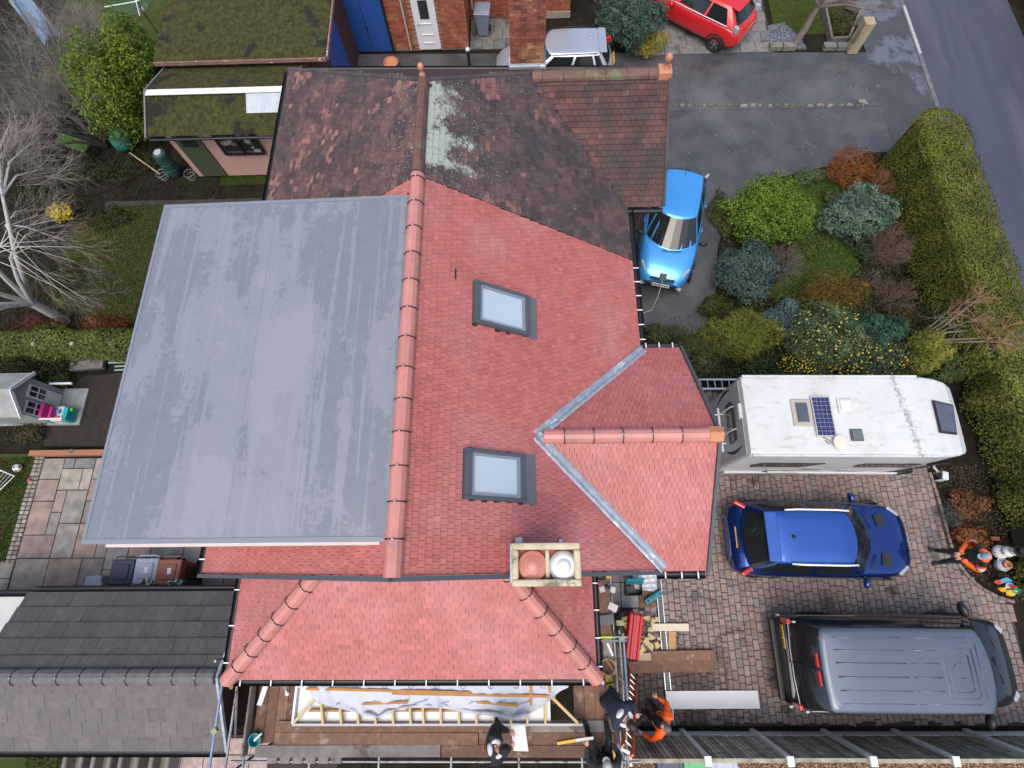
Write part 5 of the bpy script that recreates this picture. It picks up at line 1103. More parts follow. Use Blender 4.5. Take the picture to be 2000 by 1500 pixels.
def topc(u, v, z): p = G(u, v, z); return (p.x, p.y, 0)
bin_('black wheelie bin beside the silver bin on the patio', topc(236, 1117, .98), R_(-90), M_bgrey, M_bgrey)
bin_('pale silver wheelie bin between the black and brown bins', topc(283, 1115, .98), R_(-90), M_bsil, M_bsil, stick=True)
bin_('terracotta brown wheelie bin beside the red roof verge', topc(328, 1117, .98), R_(-90), M_bbrown, M_bbrown, stick=True)
bin_('blue grey wheelie bin in the yard by brick wall', topc(941, 14, 1.0), R_(-95), pl('bin_bluegrey', (.20, .24, .32)), pl('bin_bluegrey_lid', (.24, .28, .36)))
bin_('dark navy wheelie bin behind the boarded fence', topc(1311, 1500, 1.0), R_(-90), M_bnavy, M_bnavy)
bin_('mint green wheelie bin behind the boarded fence', topc(1364, 1500, 1.0), R_(-90), M_bgreen, M_bgreen)
bin_('pale blue grey wheelie bin behind the boarded fence', topc(1417, 1500, 1.0), R_(-90), M_bsil, M_bsil)
# dark bin bag / trunk next to the bins, rubble sack, table with flowers
b = MB(); c = G(368, 1118, .4); b.cbox((c.x, c.y, .3), .36, .34, .6); b.build('compost_box', mat('dark_brown_box', (.05, .022, .015), rough=.8), label='dark brown garden box beside the brown bin', cat='box', bevel=.04)
b = MB(); c = G(192, 1138, .3); b.cbox((c.x, c.y, .25), .42, .34, .5, .05); b.ball((c.x + .1, c.y - .05, .5), (.2, .15, .06), 10, 6); b.build('rubble_sack', mat('grey_sack', (.27, .29, .33), (.36, .38, .42), scale=8, rough=.6), label='pale grey plastic sack beside the black bin', cat='sack', bevel=.05)
b = MB(); b.beam(G(30, 1160, .9), G(172, 1148, .9), .04, .05); b.build('black_rail', M_trim, label='thin black rail along the patio edge by the garage gutter', cat='rail')
# ---- fence along the south side of the drive
FN = thing('boarded_fence', 'weathered boarded fence with white concrete posts beside the drive', 'fence', (7, -3.86, 0))
M_fb = palmat('fence_board', [(.30, .28, .21), (.40, .37, .28), (.20, .185, .15), (.34, .33, .28), (.46, .43, .34)], rough=.8, bump=.4, bscale=40, scale=5, amt=.35)
M_cpost = mat('concrete_post', (.74, .73, .71), (.64, .63, .60), scale=6, rough=.9, bump=.3)
posts = [2.02, 3.62, 5.27, 6.92, 8.55, 10.2, 11.85, 13.4]; random.seed(51)
for i, x in enumerate(posts):
    b = MB(); b.box(x - .058, x + .058, -3.93, -3.775, -.1, 1.82); b.box(x - .07, x + .07, -3.945, -3.76, 1.821, 1.86); b.build('post', M_cpost, FN, bevel=.008)
    if i == len(posts) - 1: break
    x1 = posts[i + 1]; b = MB(); b.box(x + .06, x1 - .06, -3.885, -3.835, -.1, .24); b.build('gravel_board', M_cpost, FN)
    for z in (.55, 1.55): b = MB(); b.box(x + .052, x1 - .052, -3.90, -3.872, z - .04, z + .04); b.build('rail', M_fb, FN)
    n = 15; w = (x1 - x - .11) / n; sag = -.02 * (i % 3)
    for k in range(n):
        b = MB(); b.val = rnd(0, 1); a = x + .055 + k * w; o = rnd(-.004, .004)
        b.hexa([(a, -3.868, .25), (a + w * .97, -3.868, .25), (a + w * .97, -3.848 + o, .25), (a, -3.832 + o, .25), (a, -3.868, 1.77 + sag + o), (a + w * .97, -3.868, 1.77 + sag + o), (a + w * .97, -3.848 + o, 1.77 + sag + o), (a, -3.832 + o, 1.77 + sag + o)]); b.build('board', M_fb, FN)
    b = MB(); b.box(x + .052, x1 - .052, -3.90, -3.825, 1.776 + sag, 1.80 + sag); b.build('capping', M_fb, FN)
# low rear fence beside the left hedge
RF = thing('garden_fence', 'low dark garden fence beside the left clipped hedge', 'fence', G(130, 697)); random.seed(52)
p0, p1 = G(-20, 702, 0), G(262, 700, 0); n = 34
for k in range(n):
    a, c = lerp(p0, p1, k / n), lerp(p0, p1, (k + .93) / n); b = MB(); b.val = rnd(0, 1); b.beam(a + Vector((0, 0, .42)), c + Vector((0, 0, .42)), .02, .85); b.build('board', M_fb, RF)
for k in range(5):
    a = lerp(p0, p1, k / 4); b = MB(); b.box(a.x - .05, a.x + .05, a.y + .02, a.y + .12, 0, 1.0); b.build('post', M_fb, RF)
# stone gate post and planters at the far drive
gp = G(1662, 106); b = MB(); b.hexa([(gp.x - .16, gp.y - .02, 0), (gp.x + .20, gp.y - .02, 0), (gp.x + .20, gp.y + .34, 0), (gp.x - .16, gp.y + .34, 0), (gp.x - .16, gp.y - .02, 1.15), (gp.x + .20, gp.y - .02, 1.15), (gp.x + .20, gp.y + .34, 1.15), (gp.x - .16, gp.y + .34, 1.15)])
b.build('gate_post', mat('buff_stone', (.40, .32, .20), (.30, .24, .15), (.18, .17, .11), scale=4, rough=.9, bump=.6, bscale=20), bevel=.03, label='square buff stone gate post at the end of the far drive', cat='post')
bl = thing('stone_border', 'row of dark stone blocks edging the far drive beside bare tree', 'edging', G(1630, 97)); random.seed(53)
for u in range(1502, 1650, 26):
    if 1532 < u < 1590: continue
    a, c = G(u, 99), G(u + 24, 99); b = MB(); b.val = rnd(0, 1); b.beam(a + Vector((0, .1, .08)), c + Vector((0, .1, .08)), .24, .2); b.build('block', M_stone if u < 1530 else M_conc, bl, bevel=.02)
tr_ = thing('timber_planter', 'raised timber edged bed holding dark plants beside stone post', 'planter', G(1635, 55))
q = [G(*p, .12) for p in ((1622, 80), (1655, 78), (1680, 20), (1640, 0), (1608, 10))]
for i in range(5): b = MB(); b.beam(q[i], q[(i + 1) % 5], .08, .26); b.build('timber_board', mat('grey_timber', (.12, .10, .09), (.17, .14, .12), scale=6, rough=.9) if i == 0 else bpy.data.materials['grey_timber'], tr_)
sl_ = sheet('slate_chippings', [tuple(p) for p in px((1500, 92), (1500, 50), (1530, 45), (1560, 70), (1575, 95))], -.004, mat('slate', (.12, .13, .16), rough=.7)); pebbles(sl_, [v.co[:2] for v in sl_.data.vertices][:5], 1400, .02, .045, [(.12, .13, .17), (.2, .21, .25), (.07, .08, .1), (.28, .29, .33)], z=.0, name='chippings')
# ---- playhouse
PH = thing('playhouse', 'small grey and white wooden playhouse with toy kitchen on its porch', 'playhouse', (-14.4, 4.2, 0))
rx = G(25, 762, 1.9); fy = rx.y; X1 = rx.x
eN, eS = G(58, 729, 1.3), G(33, 812, 1.3); hw = (eN.y - eS.y) / 2; fy = (eN.y + eS.y) / 2; X1 = (eN.x + eS.x) / 2; zr = 1.72
M_ph, M_pw = mat('grey_shed_paint', (.25, .29, .27), (.30, .34, .32), scale=4, rough=.7), mat('white_shed_paint', (.66, .68, .70), (.58, .60, .62), scale=4, rough=.6)
b = MB(); b.box(X1 - 1.8, X1 - .05, fy - hw + .1, fy + hw - .1, .1, 1.25); b.extr([(X1 - .05, fy - hw + .1, 1.251), (X1 - .05, fy + hw - .1, 1.251), (X1 - .05, fy, zr - .06)], (-1.7, 0, 0)); b.build('wall', M_ph, PH)
M_rf = mat('mineral_felt', (.24, .25, .25), (.33, .33, .31), scale=3, rough=.9, bump=.4, bscale=90)
for sg in (1, -1):
    b = MB(); b.extr([(X1 + .05, fy + sg * (hw + .03), 1.22), (X1 - 2, fy + sg * (hw + .03), 1.22), (X1 - 2, fy, zr), (X1 + .05, fy, zr)], (0, 0, .03)); b.build('roof_slope', M_rf, PH)
    b = MB(); b.beam((X1 + .07, fy + sg * (hw + .04), 1.23), (X1 + .07, fy, zr + .02), .03, .09); b.build('barge_board', M_pw, PH)
    b = MB(); b.beam((X1 + .62, fy + sg * (hw - .08), .05), (X1 + .62, fy + sg * (hw - .08), .62), .05, .05); b.beam((X1, fy + sg * (hw - .08), .64), (X1 + .65, fy + sg * (hw - .08), .64), .05, .06)
    for k in range(3): b.beam((X1 + .1 + k * .18, fy + sg * (hw - .08), .12), (X1 + .1 + k * .18, fy + sg * (hw - .08), .62), .03, .05)
    b.build('porch_rail', M_pw, PH)
b = MB(); b.box(X1 - 1.8, X1 + .68, fy - hw + .05, fy + hw - .05, .03, .10); b.build('floor', mat('grey_deck', (.20, .22, .21), (.27, .29, .28), scale=5, rough=.8), PH)
b = MB(); b.box(X1 - .049, X1 - .02, fy - .02, fy + .34, .12, 1.18); pd = b.build('door', M_pw, PH)
def grid_pane(par, y0, y1, z0, z1):
    b = MB(); b.box(X1 - .019, X1 - .012, y0, y1, z0, z1); g = b.build('pane', M_glassdk, par)
    b = MB(); b.box(X1 - .0115, X1 + .004, (y0 + y1) / 2 - .012, (y0 + y1) / 2 + .012, z0, z1); b.box(X1 - .0112, X1 + .0045, y0, y1, (z0 + z1) / 2 - .012, (z0 + z1) / 2 + .012); b.build('glazing_bar', M_pw, par)
grid_pane(pd, fy + .03, fy + .30, .66, 1.12)
b = MB(); b.box(X1 - .049, X1 - .021, fy - .46, fy - .10, .56, 1.12); pw = b.build('window', M_pw, PH); grid_pane(pw, fy - .43, fy - .13, .60, 1.08)
TK = thing('toy_kitchen', 'pink white and turquoise toy kitchen on the playhouse porch', 'toy', (X1 + .35, fy - .3, .1))
for nm, c, x0, x1, y0, y1, z0, z1 in (('base_unit', (.62, .62, .62), .08, .42, -.52, -.08, .1, .42), ('pink_side', (.55, .03, .20), .06, .16, -.50, -.10, .43, .80), ('turquoise_unit', (.02, .40, .42), .43, .56, -.50, -.12, .1, .46), ('pink_shelf', (.60, .05, .28), .17, .24, -.50, -.14, .43, .62), ('green_knob', (.12, .50, .05), .57, .63, -.22, -.12, .3, .4), ('blue_pan', (.10, .25, .60), .26, .36, -.30, -.2, .43, .50), ('orange_tray', (.65, .12, .03), .22, .36, -.48, -.38, .43, .47)):
    b = MB(); b.box(X1 + x0, X1 + x1, fy + y0, fy + y1, z0, z1); b.build(nm, pl('toy_' + nm, c), TK, bevel=.02)

# concrete troughs behind the garage
random.seed(61)
for k, u in enumerate((150, 205, 258, 318)):
    c = G(u, 1490, .25); t = thing('concrete_trough', ('concrete trough standing behind the garage gutter', 'concrete trough standing behind the garage gutter')[0], 'trough', (c.x, c.y, 0), 0, 'concrete troughs behind the garage')
    for dx in (-.19, .19): b = MB(); b.box(c.x + dx - .05, c.x + dx + .05, c.y - .4, c.y + .22, 0, .42); b.build('side_wall', mat('pebbled_concrete', (.16, .15, .13), (.24, .22, .20), scale=25, rough=.9, bump=.6) if 'pebbled_concrete' not in bpy.data.materials else bpy.data.materials['pebbled_concrete'], t, bevel=.04)
    b = MB(); b.box(c.x - .139, c.x + .139, c.y - .38, c.y + .2, .02, .12); b.build('base', bpy.data.materials['pebbled_concrete'], t)
# ================================================================== plants
M_bark = mat('brown_bark', (.075, .058, .045), (.11, .09, .07), scale=8, rough=.9, bump=.6)
M_twig = mat('grey_twig', (.17, .145, .13), (.23, .20, .18), scale=10, rough=.9)
M_twigb = mat('brown_twig', (.15, .095, .07), (.21, .14, .10), scale=10, rough=.9)
M_twigp = mat('purple_twig', (.115, .085, .085), (.17, .13, .13), scale=10, rough=.9)
M_birch = mat('birch_bark', (.52, .50, .46), (.42, .40, .36), (.10, .09, .08), scale=5, rough=.8, bump=.4, c3scale=7, c3lo=.62, c3hi=.66)
def rdir(up=0.0):
    while True:
        v = Vector((rnd(-1, 1), rnd(-1, 1), rnd(-1, 1)))
        if .05 < v.length < 1: v.normalize(); v.z += up; v.normalize(); return v
def lump(d, ph): return 1 + .13 * math.sin(5 * d.x + ph) * math.sin(4.3 * d.y + 1.7 * ph) + .15 * math.sin(9 * d.x - ph + 7 * d.z) * math.cos(8 * d.y + ph) + .06 * math.sin(17 * d.x + 13 * d.y + ph)
def leaves(b, c, r, n, size, fill=.35, aspect=.5, droop=0.0, zmin=None, up=.3, clump=True):
    """n small leaf quads through the outer part of an uneven ellipsoid"""
    c = Vector(c); ph = rnd(0, 6)
    for _ in range(n):
        d = rdir(.15); k = 1 - fill * abs(random.gauss(0, .5)); k *= lump(d, ph); k = min(k, 1.16)
        p = c + Vector((d.x * r[0] * k, d.y * r[1] * k, d.z * r[2] * k))
        if zmin is not None and p.z < zmin: continue
        nrm = (d + rdir() * .8); nrm.z += up; nrm.normalize(); t = nrm.orthogonal().normalized(); a = rnd(0, 6.28); t = (t * math.cos(a) + nrm.cross(t) * math.sin(a)); t.z -= droop; t.normalize(); s_ = nrm.cross(t).normalized()
        L = size * rnd(.6, 1.25); w = L * aspect
        cl = .5 + .5 * math.sin(6.1 * p.x + 1.3 * ph) * math.sin(5.7 * p.y) * math.cos(6.3 * p.z) if clump else .5
        b.val = min(.999, max(.001, .35 * rnd(0, 1) + .55 * cl + rnd(-.1, .1)))
        q = p + t * L * .5; b.face([p - t * L * .5, p + s_ * w * .5 + nrm * w * .12, q, p - s_ * w * .5 + nrm * w * .12])
def stems(root, c, r, n, m, rad=.015):
    b = MB()
    for _ in range(n):
        d = rdir(.6); b.tube([(c[0], c[1], -.03), (c[0] + d.x * r[0] * .3, c[1] + d.y * r[1] * .3, c[2] * .6), (c[0] + d.x * r[0] * .75, c[1] + d.y * r[1] * .75, c[2] + d.z * r[2] * .5)], [rad, rad * .7, rad * .3], 5)
    return b.build('stem', m, root)
GRP = 'shrubs in the front garden'
def extent(u, v, ru, rv, z):
    c = G(u, v, z); return c, (G(u + ru, v, z) - c).length, (G(u, v - rv, z) - c).length
def shrub(u, v, ru, rv, h, label, cols, n, size, name='garden_shrub', aspect=.5, droop=0.0, up=.3, cat='shrub', fill=.35, blobs=1, rough=.55, specks=None):
    zc = h * .52; c, rx, ry = extent(u, v, ru, rv, zc); rx *= 1.06; ry = max(rx * .55, ry * .9); cols = (tuple(k * .55 for k in cols[0]), tuple(min(.8, k * 1.12) for k in cols[1]))
    root = thing(name, label, cat, (c.x, c.y, 0)); b = MB()
    if blobs == 1: leaves(b, c, (rx, ry, h * .5), n, size, fill, aspect, droop, .02, up)
    else:
        for k in range(blobs):
            a = 2 * math.pi * k / blobs + rnd(-.3, .3); q = .5
            leaves(b, c + Vector((math.cos(a) * rx * q, math.sin(a) * ry * q, rnd(-.1, .12) * h)), (rx * rnd(.46, .66), ry * rnd(.46, .66), h * rnd(.34, .5)), n // blobs, size, fill, aspect, droop, .02, up)
    m = leafmat('leaf_' + str(u) + '_' + str(v), cols[0], cols[1], rough); b.build('foliage', m, root)
    if specks:
        b = MB(); leaves(b, c, (rx * 1.03, ry * 1.03, h * .53), specks[1], size * 1.1, .1, .7, 0, .05, .5, False); b.build('yellow_leaves', leafmat('speck_%d' % u, *specks[0]), root)
    stems(root, c, (rx, ry, h * .5), 7, M_bark); return root
def twiggy(b, p, d, L, r, depth, spread=.55, n=3, up=.25, kink=.2, sides=4):
    p = Vector(p); pts = [p]; dd = Vector(d)
    for i in range(2): dd = (dd + rdir() * kink).normalized(); pts.append(pts[-1] + dd * L / 2)
    b.tube(pts, [r, r * .82, r * .62], sides, cap=False)
    if depth == 0: return
    for k in range(n):
        t = rnd(.55, 1.0) if k else 1.0; q = pts[1] + (pts[2] - pts[1]) * ((t - .5) * 2) if t > .5 else pts[1]
        nd = (dd + rdir() * spread + Vector((0, 0, up))).normalized(); twiggy(b, q, nd, L * rnd(.6, .85), r * .6, depth - 1, spread, n, up, kink, 3)
def bare(u, v, ru, rv, h, label, m, n0=9, depth=4, name='bare_shrub', r=.012, spread=.6, up=.1, nb=3):
    zc = h * .5; c, rx, ry = extent(u, v, ru, rv, zc); ry = max(.6 * rx, ry * .85); root = thing(name, label, 'shrub', (c.x, c.y, 0)); b = MB()
    for i in range(n0):
        a = 2 * math.pi * i / n0 + rnd(-.3, .3); k = rnd(.25, 1); d = Vector((math.cos(a) * rx * k, math.sin(a) * ry * k, h * rnd(.6, .9))).normalized()
        twiggy(b, (c.x + math.cos(a) * rx * .1, c.y + math.sin(a) * ry * .1, -.02), d, max(rx, h * .8) * .36, r, depth, spread, nb, up)
    b.build('twigs', m, root, kind='stuff'); return root
random.seed(101)
shrub(1664, 327, 44, 40, .9, 'rounded rusty orange shrub near the end of the tall hedge', ((.10, .032, .010), (.30, .11, .025)), 6500, .05, up=.5)
shrub(1506, 412, 84, 66, 1.3, 'big bright lime green rounded conifer beside the blue hatchback drive', ((.045, .10, .012), (.17, .28, .03)), 13000, .075, blobs=6, name='dwarf_conifer')
shrub(1682, 412, 72, 52, 1.3, 'blue green rhododendron with starry leaves beside the grass strip', ((.04, .085, .055), (.16, .25, .17)), 6500, .13, aspect=.28, blobs=4, name='rhododendron')
shrub(1458, 533, 62, 60, 1.1, 'dusky blue green conifer at the drive edge', ((.025, .05, .045), (.10, .16, .14)), 9000, .075, blobs=5, name='dwarf_conifer')
shrub(1530, 622, 44, 34, .9, 'slate blue juniper beside the yellow spotted shrub', ((.03, .06, .065), (.11, .17, .185)), 5000, .07, blobs=4, name='juniper')
shrub(1606, 655, 66, 66, 1.6, 'tall dense evergreen speckled with pale yellow leaves', ((.03, .06, .03), (.13, .19, .09)), 11000, .055, name='variegated_shrub', specks=(((.45, .38, .06), (.6, .55, .15)), 320))
shrub(1690, 697, 78, 34, .9, 'low evergreen with golden yellow leaf patches behind the motorhome', ((.03, .06, .035), (.12, .17, .10)), 7000, .055, blobs=4, name='variegated_shrub', specks=(((.55, .38, .02), (.7, .55, .08)), 380))
shrub(1582, 705, 52, 26, .7, 'small yellow leaved shrub against the motorhome side', ((.05, .07, .03), (.14, .18, .08)), 3500, .05, name='variegated_shrub', specks=(((.6, .40, .02), (.7, .55, .06)), 420))
shrub(1717, 648, 50, 40, 1.1, 'dark bottle green shrub behind the speckled evergreen', ((.014, .05, .03), (.06, .14, .08)), 6500, .07, blobs=3)
shrub(1442, 655, 78, 50, 1.3, 'golden green threadleaf conifer with drooping strands', ((.06, .085, .015), (.26, .28, .05)), 11000, .12, aspect=.12, droop=.8, blobs=4, name='threadleaf_conifer', up=0)
shrub(1365, 690, 62, 42, 1.2, 'dark olive conifer beside the red bay roof', ((.03, .04, .015), (.10, .12, .045)), 8500, .10, aspect=.14, droop=.5, blobs=4, name='threadleaf_conifer')
shrub(1295, 655, 42, 24, .9, 'low olive bush under the red roof gutter', ((.03, .04, .015), (.11, .12, .045)), 4000, .06, blobs=3)
shrub(1628, 570, 66, 42, .9, 'brown gold shrub beside the grass strip', ((.05, .032, .010), (.20, .14, .025)), 8000, .08, aspect=.2, droop=.4, blobs=4)
shrub(1815, 690, 42, 42, 1.2, 'golden feathery conifer at the corner of the motorhome', ((.10, .12, .02), (.34, .34, .06)), 6500, .09, aspect=.2, droop=.3, blobs=3, name='threadleaf_conifer')
shrub(1860, 720, 40, 30, .8, 'loose green shrub in front of the motorhome cab', ((.03, .05, .02), (.12, .16, .06)), 3500, .06, blobs=3)
shrub(1580, 345, 34, 16, .4, 'low grey green ground plant by the neighbour drive', ((.05, .075, .035), (.13, .19, .09)), 2600, .05, blobs=3)
shrub(1590, 470, 40, 40, .25, 'low green carpet plant on the grass strip edge', ((.03, .06, .015), (.10, .16, .04)), 2400, .05, blobs=3)
shrub(1780, 740, 70, 18, .5, 'dark ivy ground cover beside the motorhome roof', ((.015, .03, .012), (.06, .10, .03)), 3000, .06, blobs=4)
bare(1535, 510, 46, 64, 1.1, 'purple grey leafless twiggy shrub between two conifers', M_twigp, 24, 4, r=.009)
bare(1740, 478, 60, 46, 1.3, 'tan leafless dome shaped shrub beside the tall hedge', M_twigb, 30, 4, r=.009)
bare(1755, 575, 56, 50, 1.0, 'tangled leafless brown shrub near the hedge foot', M_twigb, 20, 4, r=.009)
bare(1722, 350, 34, 38, .9, 'reddish leafless shrub between rusty shrub and hedge', mat('red_twig', (.24, .11, .06), (.32, .16, .09), rough=.9), 20, 4, r=.008)
bare(1700, 545, 40, 30, .6, 'low leafless stems beside the brown gold shrub', M_twigp, 7, 3)
# sumac-like tree with bare arching limbs and russet tufts
SM = thing('bare_tree', 'leafless tree with pale arching limbs and russet twig tufts by the hedge', 'tree', G(1775, 672)); b = MB(); tf = MB(); base = G(1772, 672, 0); random.seed(103)
for (u, v, z) in ((1885, 590, 2.2), (1915, 580, 2.3), (1960, 640, 2.1), (1930, 660, 1.9), (1900, 625, 2.1), (1850, 610, 1.8), (1955, 668, 1.6)):
    e = G(u, v, z); m1 = lerp(base, e, .4) + Vector((rnd(-.1, .1), rnd(-.1, .1), .25)); b.tube([base, m1, lerp(m1, e, .6), e], [.035, .026, .018, .010], 6)
    for k in range(9): twiggy(tf, e, (Vector((rnd(-1, 1), rnd(-1, 1), .35))).normalized(), .22, .006, 2, .6, 3, .0)
    for k in range(3): twiggy(b, lerp(m1, e, rnd(.2, .9)), (rdir(.3)), .3, .008, 2, .5, 2)
b.build('limbs', mat('pale_bark', (.30, .25, .20), (.24, .19, .15), scale=6, rough=.9), SM); tf.build('twig_tufts', mat('russet_twig', (.26, .13, .075), (.34, .19, .12), rough=.9), SM, kind='stuff')
# low filler planting that ties the shrubs together
random.seed(104)
for u, v, ru, rv, h, lab, c in ((1560, 590, 50, 22, .35, 'low green filler plant between juniper and lawn', ((.02, .04, .012), (.09, .14, .035))), (1480, 465, 34, 26, .4, 'dark leafy filler plant between lime and blue conifers', ((.015, .03, .01), (.07, .10, .03))), (1640, 620, 40, 26, .4, 'dark ferny filler plant behind the speckled evergreen', ((.015, .035, .012), (.07, .12, .04))), (1690, 470, 40, 40, .4, 'dark green filler plant below the rhododendron', ((.012, .03, .014), (.06, .10, .045))), (1775, 620, 40, 30, .4, 'brown leafy filler under the leafless hedge foot shrub', ((.03, .024, .01), (.11, .09, .035))), (1410, 420, 24, 50, .3, 'low mossy filler plant along the tarmac edge', ((.025, .035, .012), (.10, .12, .035))), (1640, 390, 30, 30, .35, 'small light green filler plant beside the rhododendron', ((.03, .05, .018), (.13, .17, .06))), (1500, 720, 80, 16, .4, 'dark evergreen filler strip against the motorhome', ((.012, .025, .012), (.05, .08, .03))), (1400, 600, 30, 24, .4, 'dark filler plant between drive end and golden conifer', ((.015, .028, .01), (.07, .09, .03)))):
    shrub(u, v, ru, rv, h, lab, c, 2600, .075, blobs=4, cat='plant', name='filler_plant')
for u, v, ru, rv, h, lab in ((70, 70, 100, 80, 2.4, 'dense grey twig thicket under the blue tarpaulin'), (70, 190, 90, 70, 2.0, 'dense grey twig thicket beside the garden bench'), (150, 40, 70, 50, 2.2, 'grey twig thicket behind the tall evergreen'), (30, 300, 60, 60, 1.6, 'low grey twig thicket left of the mossy bench')):
    bare(u, v, ru, rv, h, lab, M_twig, 26, 4, name='twig_thicket', r=.010, spread=.75)
# ---- clipped hedges
def hedge(name, label, X0, X1, Y0, Y1, h, cols, n, size, lumpy=.12, taper=.0, rnd_end=True):
    root = thing(name, label, 'hedge', ((X0 + X1) / 2, (Y0 + Y1) / 2, 0)); b = MB()
    wx, wy = X1 - X0, Y1 - Y0; A = [wx * wy, wy * h, wx * h * .6, wx * h * .6]; T = sum(A); L = max(wx, wy)
    for _ in range(n):
        r = rnd(0, T); x, y = rnd(X0, X1), rnd(Y0, Y1); dp = abs(random.gauss(0, .05))
        if r < A[0]:
            z = h - dp; nrm = Vector((0, 0, 1)); ex = min(x - X0, X1 - x, y - Y0, Y1 - y)
            if ex < .25: z -= (.25 - ex) ** 2 * 2.2
        elif r < A[0] + A[1]: z = rnd(0, 1) ** .6 * h; s_ = -1 if (random.random() < .8) == (X0 > 0) else 1; x = (X0 + dp if s_ < 0 else X1 - dp); nrm = Vector((s_, 0, .3))
        else: z = rnd(0, 1) ** .6 * h; s_ = 1 if r < T - A[3] else -1; y = (Y1 - dp if s_ > 0 else Y0 + dp); nrm = Vector((0, s_, .3))
        bl = lumpy * (math.sin(2.1 * x + 1.3 * y) * math.cos(1.7 * y - .8 * x) + .5 * math.sin(5 * x) * math.sin(4.3 * y))
        p = Vector((x + nrm.x * bl, y + nrm.y * bl, z + nrm.z * bl * .6))
        if rnd_end and Y1 - y < .6:                  # rounded far end
            ex = abs(x - (X0 + X1) / 2) / (wx / 2)
            p.y -= ex * ex * .45
        cl = .5 + .3 * math.sin(1.3 * x + 2.1 * y) * math.sin(2.3 * y - x) + .2 * math.sin(6 * x) * math.sin(7 * y + z * 3)
        b.val = min(.999, max(.001, cl * .6 + rnd(0, .42)))
        nn = (nrm + rdir() * .8).normalized(); t = nn.orthogonal().normalized(); a = rnd(0, 6.28); t = t * math.cos(a) + nn.cross(t) * math.sin(a); s2 = nn.cross(t); l = size * rnd(.6, 1.3)
        b.face([p - t * l * .5, p + s2 * l * .26, p + t * l * .5, p - s2 * l * .26])
    b.build('foliage', leafmat(name + '_leaf_%d' % n, cols[0], cols[1]), root)
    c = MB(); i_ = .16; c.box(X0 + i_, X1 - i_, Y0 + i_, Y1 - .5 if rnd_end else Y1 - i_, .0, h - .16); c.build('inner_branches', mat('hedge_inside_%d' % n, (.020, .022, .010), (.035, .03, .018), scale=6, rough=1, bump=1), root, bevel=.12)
    return root
random.seed(105)
hedge('clipped_hedge', 'tall broad clipped hedge with yellowing top along the footway', 11.72, 13.15, 5.55, 12.75, 2.0, ((.022, .042, .008), (.20, .20, .034)), 60000, .058, lumpy=.06)
hedge('clipped_hedge', 'overgrown green hedge beyond the planting bed and snowman', 12.3, 13.35, -.9, 5.7, 1.5, ((.035, .055, .012), (.26, .26, .05)), 30000, .07, lumpy=.2)
p0, p1 = G(-30, 640, .9), G(262, 690, .9)
hedge('clipped_hedge', 'low leafy hedge along the garden fence left of the dormer', p0.x - .5, p1.x + .25, p1.y + .05, p0.y - .1, 1.0, ((.028, .045, .010), (.17, .20, .045)), 15000, .075, lumpy=.14, rnd_end=False)
# verge hedge on the far side of the road
hedge('roadside_hedge', 'brown roadside hedge across the road', 18.8, 20.2, 12, 24, 1.2, ((.04, .04, .02), (.14, .12, .06)), 8000, .08, rnd_end=False)
# ---- top: conifer, golden shrub
shrub(1232, 26, 62, 58, 1.9, 'spiky dark blue green shrub beside the red car', ((.02, .05, .032), (.09, .16, .11)), 9000, .15, aspect=.22, blobs=5, name='spiky_shrub')
shrub(1270, 82, 31, 25, .7, 'small golden yellow shrub at the drive edge by spiky shrub', ((.14, .13, .015), (.42, .36, .05)), 3500, .055, blobs=3)
shrub(1645, 40, 26, 30, .4, 'dark trailing plants inside the raised timber bed', ((.03, .03, .012), (.12, .10, .04)), 2400, .05, blobs=3)
# pollarded tree by the stone post
PT = thing('bare_tree', 'leafless tree with smooth grey trunk beside slate chippings', 'tree', G(1550, 90)); b = MB(); random.seed(107); base = G(1549, 92, -.02); top = G(1598, 12, 1.5)
b.tube([base, lerp(base, top, .5) + Vector((.03, 0, 0)), top], [.13, .105, .085], 10, cap=False); b.build('trunk', mat('smooth_bark', (.24, .20, .17), (.18, .15, .12), scale=4, rough=.8, bump=.3), PT, smooth=True)
b = MB()
for (u, v, z) in ((1640, -30, 2.6), (1680, 0, 2.3), (1600, -60, 2.8), (1705, 20, 2.2), (1570, -20, 2.4), (1660, -60, 2.9)):
    e = G(u, v, z); b.tube([top, lerp(top, e, .5) + Vector((0, 0, .12)), e], [.06, .035, .015], 6)
    for k in range(5): twiggy(b, lerp(top, e, rnd(.5, 1)), (e - top).normalized(), .4, .010, 2, .6, 3)
b.build('limbs', bpy.data.materials['smooth_bark'], PT)
# ---- left garden: big bushy evergreen, bare tree, birch
shrub(238, 150, 66, 96, 3.0, 'tall bright green bushy evergreen beside the mossy garages', ((.035, .075, .010), (.17, .25, .025)), 15000, .11, aspect=.45, blobs=7, name='evergreen_tree', cat='tree')
BT = thing('bare_tree', 'spreading leafless tree with tangled grey twigs behind the evergreen', 'tree', G(205, 300)); random.seed(109); b = MB(); tw = MB(); base = G(208, 285, 0)
for (u, v, z) in ((30, 120, 3.0), (90, 40, 3.2), (-20, 230, 2.6), (120, 120, 2.6), (60, 200, 2.4), (170, 20, 3.0), (20, -10, 3.4), (-40, 90, 3.0), (150, 190, 2.2), (110, 250, 1.8), (60, 300, 1.6)):
    e = G(u, v, z); m1 = lerp(base, e, .35) + Vector((0, 0, .3)); m2 = lerp(base, e, .7) + Vector((rnd(-.15, .15), rnd(-.15, .15), .15)); b.tube([base, m1, m2, e], [.06, .045, .025, .012], 6)
    for k in range(13): twiggy(tw, lerp(m1, e, rnd(.1, 1.0)), ((e - base).normalized() + rdir() * .9).normalized(), rnd(.5, .8), .0075, 3, .65, 3, .05, .25)
b.build('limbs', M_bark, BT); tw.build('twigs', M_twig, BT, kind='stuff')
